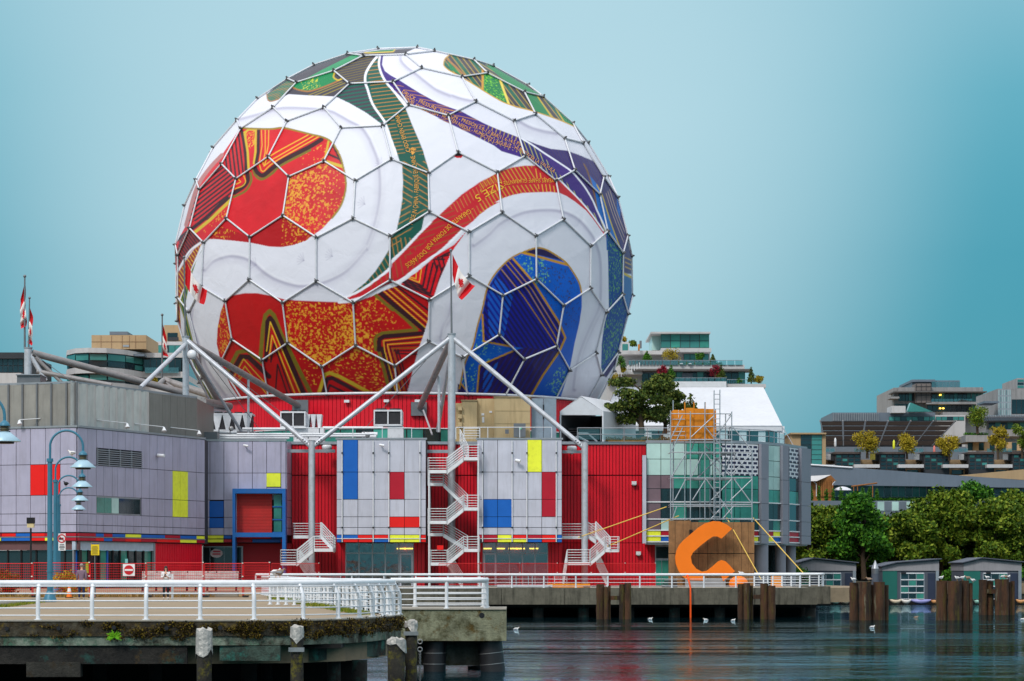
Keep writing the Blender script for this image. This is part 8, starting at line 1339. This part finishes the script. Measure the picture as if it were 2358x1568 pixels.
Yn = 188.6; c = P('n1', 648, 115, Yn); t = thing('prohibition_sign', c - Vector((0, 0, .6)), 'tall white sign with a red prohibition ring on a blue lamp pole', 'sign'); MB().box(c, (75*.22*Yn/FPX, .03, 178*.22*Yn/FPX)).build('plate', m_sw, t); q = P('n1', 645, 78, Yn-.03); disc(t, 'prohibition_ring', m_sr, q, .29, .01, 24, .22); MB().box(P('n1', 640, 80, Yn-.025), (.3, .012, .14)).build('pictogram', m_st, t); b_ = MB().tube(q + Vector((-.19, -.02, .19)), q + Vector((.19, -.02, -.19)), .03, 6).build('prohibition_bar', m_sr, t)
for k, (y, wv) in enumerate(((142, .3), (158, .34), (172, .36), (188, .28))): MB().box(P('n1', 648, y, Yn-.025), (wv, .01, .045)).build('print_line', m_st, t)
Yn = 146; c = P('n1', 995, 188, Yn); t = thing('yellow_notice', Vector((c.x, Yn, 0)), 'yellow notice board with lines of text on a post', 'sign'); MB().box(c, (86*.22*Yn/FPX, .03, 128*.22*Yn/FPX)).build('plate', m_sy, t); MB().box(P('n1', 995, 132, Yn-.02), (82*.22*Yn/FPX, .012, .06)).build('header', M('sign_blue_print', rgb(30, 70, 130), .5), t); MB().tube(P('n1', 990, 250, Yn+.05), (c.x, Yn+.05, 0), .03, 6).build('post', m_grey, t)
for k in range(9): MB().box(P('n1', 992, 160 + 10*k, Yn-.02), (.26 + .08*((k*7) % 3)/2, .008, .016)).build('print_line', m_st, t)
for x, y0, y1, mt, lb in ((910, 325, 440, M('lime_banner', rgb(150, 170, 40), .6), 'narrow lime banner behind the standing man'), (1322, 290, 340, M('mint_banner', rgb(120, 190, 190), .6), 'small rounded pale board above the no entry sign')): t = thing('small_board', Vector((XA('n1', x, 152), 152, 0)), lb, 'board'); w = 14*.22*152/FPX; pbox('board_face', t, mt, XA('n1', x-14, 152), XA('n1', x+14, 152), 152, 152.04, ZA('n1', y1, 152), ZA('n1', y0, 152)); pbox('stand', t, m_grey, XA('n1', x-2, 152), XA('n1', x+2, 152), 152.04, 152.07, 0, ZA('n1', y1, 152))
# ================================================================ temporary red fence
m_fence = M('red_fence_steel', rgb(206, 22, 28), .5, .1, .08, 2); m_clip = M('white_clip', rgb(226, 226, 216), .5)
def fence_panel(x0, x1, Y, ztop, label, seed, net=False, cols=14, rows=8, grp='red temporary fence panels before the gallery wing'):
    a, b = W(x0, 0, Y).x, W(x1, 0, Y).x; t = thing('fence_panel', ((a+b)/2, Y, 0), label, 'fence', grp); a += .03; b -= .03
    for nm, p, q in (('frame_bar', (a, Y, .08), (a, Y, ztop)), ('frame_bar', (b, Y, .08), (b, Y, ztop)), ('frame_bar', (a, Y, ztop), (b, Y, ztop)), ('frame_bar', (a, Y, .2), (b, Y, .2))): rod(nm, t, m_fence, p, q, .026, 6)
    mm = MB()
    for k in range(1, rows): z = .2 + (ztop-.2)*k/rows; mm.box(((a+b)/2, Y, z), (b-a, .012, .02 if not net else .012))
    for k in range(1, cols): x = a + (b-a)*k/cols; mm.box((x, Y+.012, (ztop+.2)/2), (.010, .012, ztop-.2))
    mm.build('mesh_infill', m_fence, t); piece('foot', t, m_blk, (a+.1, Y, .05), (.3, .6, .1)); piece('clip', t, m_clip, (b, Y-.05, ztop*.62), (.08, .08, .06)); piece('clip', t, m_clip, (b, Y-.05, ztop+.03), (.07, .07, .05)); return t
fx = [-55, 75, 207, 337, 469, 560, 622]
for k in range(len(fx)-1): fence_panel(fx[k], fx[k+1], 150, 1.82 if k % 2 else 1.78, ('red mesh fence panel cut by the left picture edge', 'red mesh fence panel behind the blue lamps and the standing man', 'red mesh fence panel carrying the no entry sign', 'red mesh fence panel behind the person in white and the benches', 'red mesh fence panel before the dark shop window', 'red mesh fence panel last before the gap by the dock')[k], k, False, 26, 12)
for k, (a, b, lb) in enumerate(((625, 735, 'red net fence near the dock stair on the plaza'), (1010, 1108, 'red net fence in front of the middle stair foot'), (1112, 1198, 'red net fence before the right shopfront, left half'), (1200, 1284, 'red net fence before the right shopfront, right half'), (1286, 1362, 'red net fence before the right escape stair'), (1364, 1440, 'red net fence before the plain red wall'), (1442, 1510, 'red net fence beside the pavilion glass door'))): fence_panel(a, b, 238, 2.0, lb, k, True, 40, 22, 'red net fence panels before the building')
# ================================================================ people
def skinned(nm, mat, par, verts, edges, sub=2, root=0):
    me = bpy.data.meshes.new(nm); me.from_pydata([v[:3] for v in verts], edges, []); o = bpy.data.objects.new(nm + '_tmp', me); COL.objects.link(o); o.modifiers.new('s', 'SKIN'); sl = me.skin_vertices[0].data
    for i, v in enumerate(verts): sl[i].radius = (v[3], v[4] if len(v) > 4 else v[3]); sl[i].use_root = (i == root)
    ms = o.modifiers.new('u', 'SUBSURF'); ms.levels = sub; ms.render_levels = sub; bpy.context.view_layer.update()
    m2 = bpy.data.meshes.new_from_object(o.evaluated_get(bpy.context.evaluated_depsgraph_get())); bpy.data.objects.remove(o); m2.materials.clear(); m2.materials.append(mat); m2.polygons.foreach_set('use_smooth', [True]*len(m2.polygons)); m2.name = nm; q = bpy.data.objects.new(nm, m2); COL.objects.link(q); q.parent = par; return q
m_skin = M('skin_light', rgb(206, 160, 136), .6, 0, .05); m_hairg = M('hair_grey', rgb(150, 144, 140), .8, 0, .15, 30); m_hairb = M('hair_black', rgb(26, 22, 24), .6, 0, .2, 20); m_swt = M('mauve_sweater', rgb(126, 104, 122), .9, 0, .08, 6, .2, 40); m_jean = M('dark_jeans', rgb(34, 44, 78), .9, 0, .12, 8); m_wjk = M('white_jacket', rgb(224, 222, 224), .85, 0, .05, 5, .2, 20); m_blkp = M('black_trousers', rgb(30, 30, 36), .9, 0, .1, 6); m_shoe = M('pale_shoes', rgb(190, 186, 180), .7)
def person(label, x, Y, yaw, h, top, bottom, hair, arms, longhair):
    p = Vector((W(x, 0, Y).x, Y, 0)); t = thing('person', p, label, 'person'); t.rotation_euler = (0, 0, yaw); s = h/1.76
    V = [(0, 0, .94, .135, .10), (0, 0, 1.12, .125, .095), (0, -.01, 1.32, .15, .105), (0, 0, 1.45, .07, .06), (0, -.01, 1.53, .052, .052), (0, -.015, 1.60, .062, .07), (0, -.01, 1.68, .075, .09), (0, 0, 1.745, .055, .065)]; E = [(i, i+1) for i in range(7)]
    def limb(base, pts):
        i0 = len(V); V.extend(pts); E.append((base, i0)); E.extend((i0+k, i0+k+1) for k in range(len(pts)-1)); return len(V)-1
    for sx in (-1, 1):
        limb(0, [(sx*.10, 0, .86, .085), (sx*.105, .01, .50, .058), (sx*.11, .03, .10, .038), (sx*.115, -.10, .035, .035)])
        a = arms[0 if sx < 0 else 1]; w_ = limb(2, [(sx*.18, 0, 1.41, .06), (sx*a[0][0], a[0][1], a[0][2], .046), (sx*a[1][0], a[1][1], a[1][2], .030), (sx*a[2][0], a[2][1], a[2][2], .034, .018)])
        hx, hy, hz = sx*a[2][0], a[2][1], a[2][2]; d = Vector((a[2][0]*sx - a[1][0]*sx, a[2][1]-a[1][1], a[2][2]-a[1][2])).normalized(); u = d.cross(Vector((0, 1, 0)) if abs(d.y) < .8 else Vector((0, 0, 1))).normalized()
        for k, (off, ln) in enumerate(((-.024, .07), (-.008, .08), (.008, .076), (.024, .06))): b0 = Vector((hx, hy, hz)) + u*off + d*.03; e0 = b0 + d*ln*.55; e1 = e0 + (d*.6 + Vector((0, -.5, -.3))).normalized()*ln*.5; limb(w_, [(b0.x, b0.y, b0.z, .009), (e0.x, e0.y, e0.z, .0085), (e1.x, e1.y, e1.z, .0075)])
        th = Vector((hx, hy, hz)) - u*.03*sx; e0 = th + (d - u*sx).normalized()*.05; limb(w_, [(th.x, th.y, th.z, .010), (e0.x, e0.y, e0.z, .009)])
    V = [tuple(q*s for q in v) for v in V]; bd = skinned('body', m_skin, t, V, E, 2)
    for sx in (-1, 1): e = MB(); e.ball((sx*.03*s, -.088*s, 1.665*s), .010*s, 8, 6); e.build('eye', m_st, bd, (0, 0, 0))
    MB().tube((0, -.085*s, 1.66*s), (0, -.112*s, 1.635*s), .008*s, 6, .014*s).build('nose', m_skin, bd, (0, 0, 0)); MB().box((0, -.088*s, 1.605*s), (.045*s, .012*s, .01*s)).build('mouth', m_sr, bd, (0, 0, 0))
    for sx in (-1, 1): MB().ball((sx*.078*s, 0, 1.655*s), .022*s, 8, 6, (.5, .8, 1.3)).build('ear', m_skin, bd, (0, 0, 0))
    tv = [(0, 0, .86, .165, .125), (0, 0, .98, .155, .12), (0, 0, 1.15, .15, .115), (0, -.01, 1.33, .175, .125), (0, 0, 1.45, .085, .075)]; te = [(0, 1), (1, 2), (2, 3), (3, 4)]
    for sx in (-1, 1):
        a = arms[0 if sx < 0 else 1]; i0 = len(tv); tv += [(sx*.19, 0, 1.405, .078), (sx*a[0][0], a[0][1], a[0][2], .062), (sx*a[1][0]*.98, a[1][1]*.97, a[1][2], .045)]; te += [(3, i0), (i0, i0+1), (i0+1, i0+2)]
    skinned('top', top, t, [tuple(q*s for q in v) for v in tv], te, 2)
    lv = [(0, 0, .95, .15, .115), (0, 0, .88, .14, .11)]; le = [(0, 1)]
    for sx in (-1, 1): i0 = len(lv); lv += [(sx*.10, 0, .80, .10), (sx*.108, .008, .50, .074), (sx*.112, .028, .09, .058)]; le += [(1, i0), (i0, i0+1), (i0+1, i0+2)]
    skinned('trousers', bottom, t, [tuple(q*s for q in v) for v in lv], le, 2)
    for sx in (-1, 1): MB().ball((sx*.115*s, -.06*s, .045*s), .06*s, 10, 6, (.8, 2.1, .75)).build('shoe', m_shoe, t, (0, 0, 0))
    hm = MB(); hm.ball((0, .012*s, 1.705*s), .098*s, 14, 10, (.92, 1.06, .86))
    if longhair: hm.ball((0, .05*s, 1.60*s), .10*s, 12, 8, (1.05, .7, 1.6)); hm.ball((-.075*s, .0, 1.58*s), .045*s, 8, 6, (.8, 1, 2.6)); hm.ball((.075*s, .0, 1.58*s), .045*s, 8, 6, (.8, 1, 2.6))
    hm.build('hair', hair, t, (0, 0, 0)); return t
person('grey-haired person in mauve sweater and dark jeans seen from behind', 188, 139, math.pi - .1, 1.74, m_swt, m_jean, m_hairg, (((.23, .03, 1.14), (.21, -.05, .92), (.19, -.1, .83)), ((.23, .03, 1.14), (.21, -.05, .92), (.19, -.1, .83))), False)
wm = person('dark-haired person in white jacket and black trousers looking at a phone', 382, 139.5, .1, 1.62, m_wjk, m_blkp, m_hairb, (((.22, .02, 1.17), (.12, -.22, 1.20), (.05, -.29, 1.25)), ((.22, .02, 1.17), (.12, -.22, 1.18), (.04, -.28, 1.22))), True)
ph = thing('phone', wm.location + Vector((0, -.30, 1.17)), 'small dark phone held by the person in white jacket', 'phone'); MB().box(ph.location, (.075, .012, .15)).build('case', m_blk, ph); MB().box(ph.location + Vector((0, .008, 0)), (.066, .004, .135)).build('screen', m_gteal, ph)
# ================================================================ benches, cone, posts, lumber
m_slat = M('weathered_white_slat', rgb(206, 198, 194), .7, 0, .15, 3, dirtamt=.4)
def bench(x, Y, L_, label, rz=0):
    p = Vector((W(x, 0, Y).x, Y, .34)); t = thing('park_bench', (p.x, p.y, 0), label, 'bench', 'slatted benches behind the fence')
    piece('plinth', t, m_kerb, p + Vector((0, .1, -.19)), (L_, .7, .34))
    for k in range(4): piece('seat_slat', t, m_slat, p + Vector((0, -.15+.12*k, .45)), (L_, .09, .035))
    for k in range(5): piece('back_slat', t, m_slat, p + Vector((0, .32+.03*k, .56+.11*k)), (L_, .03, .085))
    for sx in (-1, 0, 1):
        q = p + Vector((sx*L_*.46, 0, 0)); rod('leg', t, m_blk, q + Vector((0, -.15, -.02)), q + Vector((0, -.15, .44)), .03, 6); rod('leg', t, m_blk, q + Vector((0, .3, -.02)), q + Vector((0, .45, 1.05)), .03, 6)
    return t
bench(359, 153, 1.6, 'slatted white bench left of the person in white'); bench(430, 153, 2.4, 'slatted white bench right of the person in white, middle one'); bench(497, 153.5, 2.4, 'slatted white bench rightmost behind the red fence')
t = thing('white_post', (W(397, 0, 140.2).x, 140.2, 0), 'white square rail post with crossbars beside the person in white', 'post'); p = t.location
for dx in (0, -.22): piece('upright', t, m_white, p + Vector((dx, 0, .62 if dx == 0 else .45)), (.1, .1, 1.24 if dx == 0 else .9))
for z in (.3, .7, .95): piece('crossbar', t, m_white, p + Vector((-.2, 0, z)), (.4, .05, .07))
def cone(x, Y, label): p = Vector((W(x, 0, Y).x, Y, 0)); t = thing('traffic_cone', p, label, 'cone', 'orange traffic cones'); MB().box(p + Vector((0, 0, .02)), (.36, .36, .04)).build('base', m_blk, t); MB().lathe(p, [(.15, .04), (.10, .32)], 14).build('body', m_or, t); MB().lathe(p, [(.105, .32), (.075, .5)], 14).build('white_sleeve', m_sw, t); MB().lathe(p, [(.075, .5), (.03, .72)], 14).build('tip', m_or, t)
cone(159.5, 146, 'orange cone with white sleeve left of the standing man'); cone(212, 147, 'orange cone lying beyond the standing man by the fence')
t = thing('lumber_pile', P('n3', 1500, 740, 226), 'stack of yellow lumber lying on the far pier', 'lumber')
for k in range(14): x0 = 1320 + 22*(k % 3); pbox('plank', t, m_ply, XA('n3', x0, 226), XA('n3', 1640 + 60*(k % 2), 226), 225 + .28*(k % 7), 225.24 + .28*(k % 7), .05 + .16*(k//7) + .0, .19 + .16*(k//7))
t = thing('tube_stack', P('n3', 1100, 740, 225), 'stack of grey scaffold tubes lying on the far pier', 'tubes')
for k in range(16): rod('tube', t, m_galv, (XA('n3', 870 + 14*(k % 4), 224 + .1*(k % 8)), 224 + .12*(k % 8), .1 + .12*(k//8)), (XA('n3', 1330 + 9*(k % 5), 224), 224 + .12*(k % 8), .1 + .12*(k//8)), .05, 6)
for k, x in enumerate((1040, 1150, 1185)): rod('upright', t, m_galv, (XA('n3', x, 225), 225, 0), (XA('n3', x, 225), 225, 1.0), .04, 6)
t = thing('pier_crate', P('l1', 700, 990, 230), 'dark pallets and boards stacked behind the far pier railing', 'pallets')
for k in range(6): pbox('board', t, m_grey if k % 2 else m_blk, XA('l1', 330 + 6*k, 230), XA('l1', 470, 230), 230 + .1*k, 230.6 + .1*k, .04 + .11*k, .12 + .11*k)
# ================================================================ gulls and crow
m_gw = M('gull_white', rgb(226, 224, 222), .8, 0, .05, 10); m_gg = M('gull_grey_wing', rgb(150, 152, 158), .8, 0, .08, 10); m_gb = M('gull_beak', rgb(220, 160, 50), .5); m_gbr = M('young_gull_brown', rgb(146, 122, 104), .8, 0, .2, 12)
def bird(nm, label, pos, yaw, s, mb, mw, mk, cat='gull', grp='gulls on piles and water', swim=False):
    t = thing(nm, pos, label, cat, grp); t.rotation_euler = (0, 0, yaw); z = .02 if swim else .12
    b = MB(); n, m = 10, 9; prof = [(-.26, .012, .13), (-.20, .045, .13), (-.10, .085, .13), (0, .10, .11), (.10, .095, .12), (.17, .07, .16), (.20, .05, .21), (.225, .052, .255), (.26, .04, .275), (.285, .012, .272)]; vs = []
    for x, r, zz in prof:
        for k in range(m): a = 2*math.pi*k/m; r2_ = r*(1.35 if abs(x) < .18 else 1.15); vs.append((x*s, r2_*s*.9*math.cos(a), (z + zz + r2_*math.sin(a))*s))
    b.add(vs, [(i*m+k, (i+1)*m+k, (i+1)*m+(k+1) % m, i*m+(k+1) % m)[::-1] for i in range(len(prof)-1) for k in range(m)] + [tuple(range(m)), tuple(range((len(prof)-1)*m, len(prof)*m))[::-1]], True); bd = b.build('body', mb, t, (0, 0, 0))
    for sy in (-1, 1):
        w = MB(); w.add([(.12*s, sy*.085*s, (z+.19)*s), (0, sy*.128*s, (z+.19)*s), (-.2*s, sy*.06*s, (z+.17)*s), (-.32*s, sy*.02*s, (z+.13)*s), (-.2*s, sy*.075*s, (z+.11)*s), (.02*s, sy*.13*s, (z+.08)*s)], [(0, 1, 5), (1, 2, 4, 5), (2, 3, 4)]); w.build('wing', mw, t, (0, 0, 0))
        if not swim: MB().tube((.02*s, sy*.04*s, 0), (.02*s, sy*.04*s, (z+.05)*s), .008*s, 5).build('leg', mk, t, (0, 0, 0))
    MB().tube((.275*s, 0, (z+.27)*s), (.35*s, 0, (z+.255)*s), .016*s, 6, .004*s).build('beak', mk, bd, (0, 0, 0)); return t
def on(cr_, x, y, Y): return P(cr_, x, y, Y)
for k, (x, y, Y, yaw, br, lb) in enumerate(((490, 682, 207.8, 2.6, 0, 'white gull on the leftmost pile cluster, left one'), (630, 680, 207.8, 2.8, 1, 'brownish gull on the leftmost pile cluster, right one'), (1270, 668, 207.9, .4, 0, 'gull standing tall at the left of the widest pile cluster'), (1420, 670, 207.8, 2.4, 0, 'grey-backed gull in the middle of the widest pile cluster'), (1462, 668, 208.2, .5, 0, 'small white gull on the widest pile cluster, third along'), (1515, 668, 208.2, 2.9, 1, 'brown young gull on the widest pile cluster'), (1560, 690, 208.5, 3.3, 0, 'white gull bending at the right end of the widest pile cluster'), (1690, 662, 232.2, 2.7, 0, 'white gull on the left of the rightmost pile cluster'), (1822, 656, 231.9, .5, 0, 'grey gull in the middle of the rightmost pile cluster'), (1858, 656, 231.9, 2.6, 1, 'brownish gull on the rightmost pile cluster'), (1880, 657, 231.9, 1.0, 0, 'white gull at the right of the rightmost pile cluster'))): bird('gull', lb, on('r2', x, y, Y), yaw, .85, m_gbr if br else m_gw, m_gbr if br else m_gg, m_gb)
for k, (cr_, x, y, yaw, lb) in enumerate((('n3', 1040, 1105, .1, 'white gull swimming in dark water right of the jetty'), ('l1', 725, 1300, 2.9, 'gull swimming right of the orange rope'), ('l1', 968, 1305, .4, 'gull swimming close beside the mossy pile pair'), ('l1', 225, 1292, .2, 'gull swimming under the far pier edge'), ('r2', 655, 1088, .3, 'gull swimming below the leftmost pile cluster'), ('r2', 2000, 1018, .2, 'white gull swimming at the right picture edge'), ('r2', 1048, 1000, .2, 'pale brown gull swimming between the pile clusters'))):
    dx, dy = px(cr_, x, y); Y = (CAMZ - WZ) * FPX / (dy - HZ); bird('gull', lb, (W(dx, 0, Y).x, Y, WZ - .08), yaw, .7, m_gbr if k == 6 else m_gw, m_gbr if k == 6 else m_gg, m_gb, swim=True)
for x, y, Y, lb in ((675, 604, 117.6, 'white gull perched on the slim railing, left one'), (712, 602, 117.4, 'grey gull perched on the slim railing, right one')): p = P('n2', x, y, Y); bird('gull', lb, (p.x, Y - .0, 1.13), .6, .9, m_gw if x < 700 else m_gbr, m_gg, m_gb)
lp = Vector((W(136, 0, 217).x, 217, 7.8)); bird('crow', 'black crow perched on the arm of the farthest street lamp', lp + Vector((.55, 0, .02)), 2.4, 1.1, m_blk, m_blk, m_blk, 'crow', None); bird('gull', 'white gull perched at the back of the second lamp arm', Vector((W(127.5, 0, 158).x + .95, 158, 7.78)), 2.9, .9, m_gw, m_gg, m_gb); bird('gull', 'gull resting on top of the orange ball', Vector((pb_.x + .25, 236, .92)), 2.7, 1.0, m_gw, m_gg, m_gb)
# ================================================================ plants on the seawall and verge
fn = thing('wall_fern', P('n1', 1195, 1130, 79.0), 'bright green fern growing out of the mossy seawall', 'fern'); fm = MB(); c = P('n1', 1195, 1110, 79.15); rr_ = random.Random(4)
for k in range(34):
    a = rr_.uniform(-.5, math.pi+.5); ln = rr_.uniform(.13, .27); d = Vector((math.cos(a), -rr_.uniform(.1, .5), math.sin(a)*.9)).normalized(); tip = c + d*ln + Vector((0, 0, -.12*ln)); mid = c + d*ln*.55; sd = d.cross(Vector((0, 1, 0))).normalized()*.011; fm.add([c - sd*.3, mid - sd*1.4, tip, mid + sd*1.4, c + sd*.3], [(0, 1, 2, 3, 4)])
    for q in range(5): u = .25 + .15*q; b0 = c.lerp(tip, u); fm.add([b0, b0 + sd*3*(1-u*.6) + d*.02, b0 + d*.03], [(0, 1, 2)]); fm.add([b0, b0 - sd*3*(1-u*.6) + d*.02, b0 + d*.03], [(0, 1, 2)])
fm.build('fronds', leaf_mat('fern_leaf', *G((80, 150, 20), (120, 190, 30), (160, 210, 60))), fn)
def tuft(nm, label, pts, n, h, mat, seed, kind=None):
    r = np.random.default_rng(seed); mm = MB(); pts = np.array(pts)
    for k in range(n):
        i = r.integers(0, len(pts)-1); p = pts[i] + (pts[i+1]-pts[i])*r.random() + r.normal(size=3)*np.array([.12, .25, 0]); a = r.uniform(0, 6.28); hh = h*r.uniform(.5, 1.2); dx, dy = math.cos(a)*.02, math.sin(a)*.02; lean = r.normal(size=2)*.05
        mm.add([(p[0]-dx, p[1]-dy, 0), (p[0]+dx, p[1]+dy, 0), (p[0]+lean[0], p[1]+lean[1], hh)], [(0, 1, 2)])
    o = mm.build(nm, mat, None, (0, 0, 0)); return tag(o, label, 'grass', None, 'stuff')
L_grass = leaf_mat('grass_blade', *G((70, 96, 20), (110, 124, 30), (150, 140, 50))); L_dry = leaf_mat('dry_grass_blade', *G((150, 112, 50), (176, 136, 66), (120, 110, 40)))
tuft('grass', 'green grass tufts along the verge kerb', [(-21.2, 97.5, 0), (-20.0, 104, 0), (-19.8, 110, 0), (-21.0, 126, 0)], 1600, .14, L_grass, 1); tuft('grass', 'green grass strip beside the receding white railing', [(-4.6, 90, 0), (-8.6, 118, 0), (-12.4, 145, 0)], 3000, .16, L_grass, 2); tuft('grass', 'dry grass over the verge and fence foot', [(-58, 147, 0), (-40, 150, 0), (-16, 150.6, 0)], 4500, .26, L_dry, 3); tuft('grass', 'short dry grass scattered on the verge', [(-40, 98, 0), (-24, 104, 0), (-40, 112, 0), (-24, 120, 0), (-40, 130, 0)], 3500, .1, L_dry, 4)
for k, (x, w, mt, lb) in enumerate(((12, 2.2, L_brown, 'brown shrub behind the fence at the left edge'), (160, 2.4, L_yel, 'low yellowing shrubs behind the fence by the lamps'))): tree('plaza_shrub', lb, (W(x, 0, 156).x, 156, 0), 1.25, w, 400+k, mt, 1200, .09, None, .02, 'round')
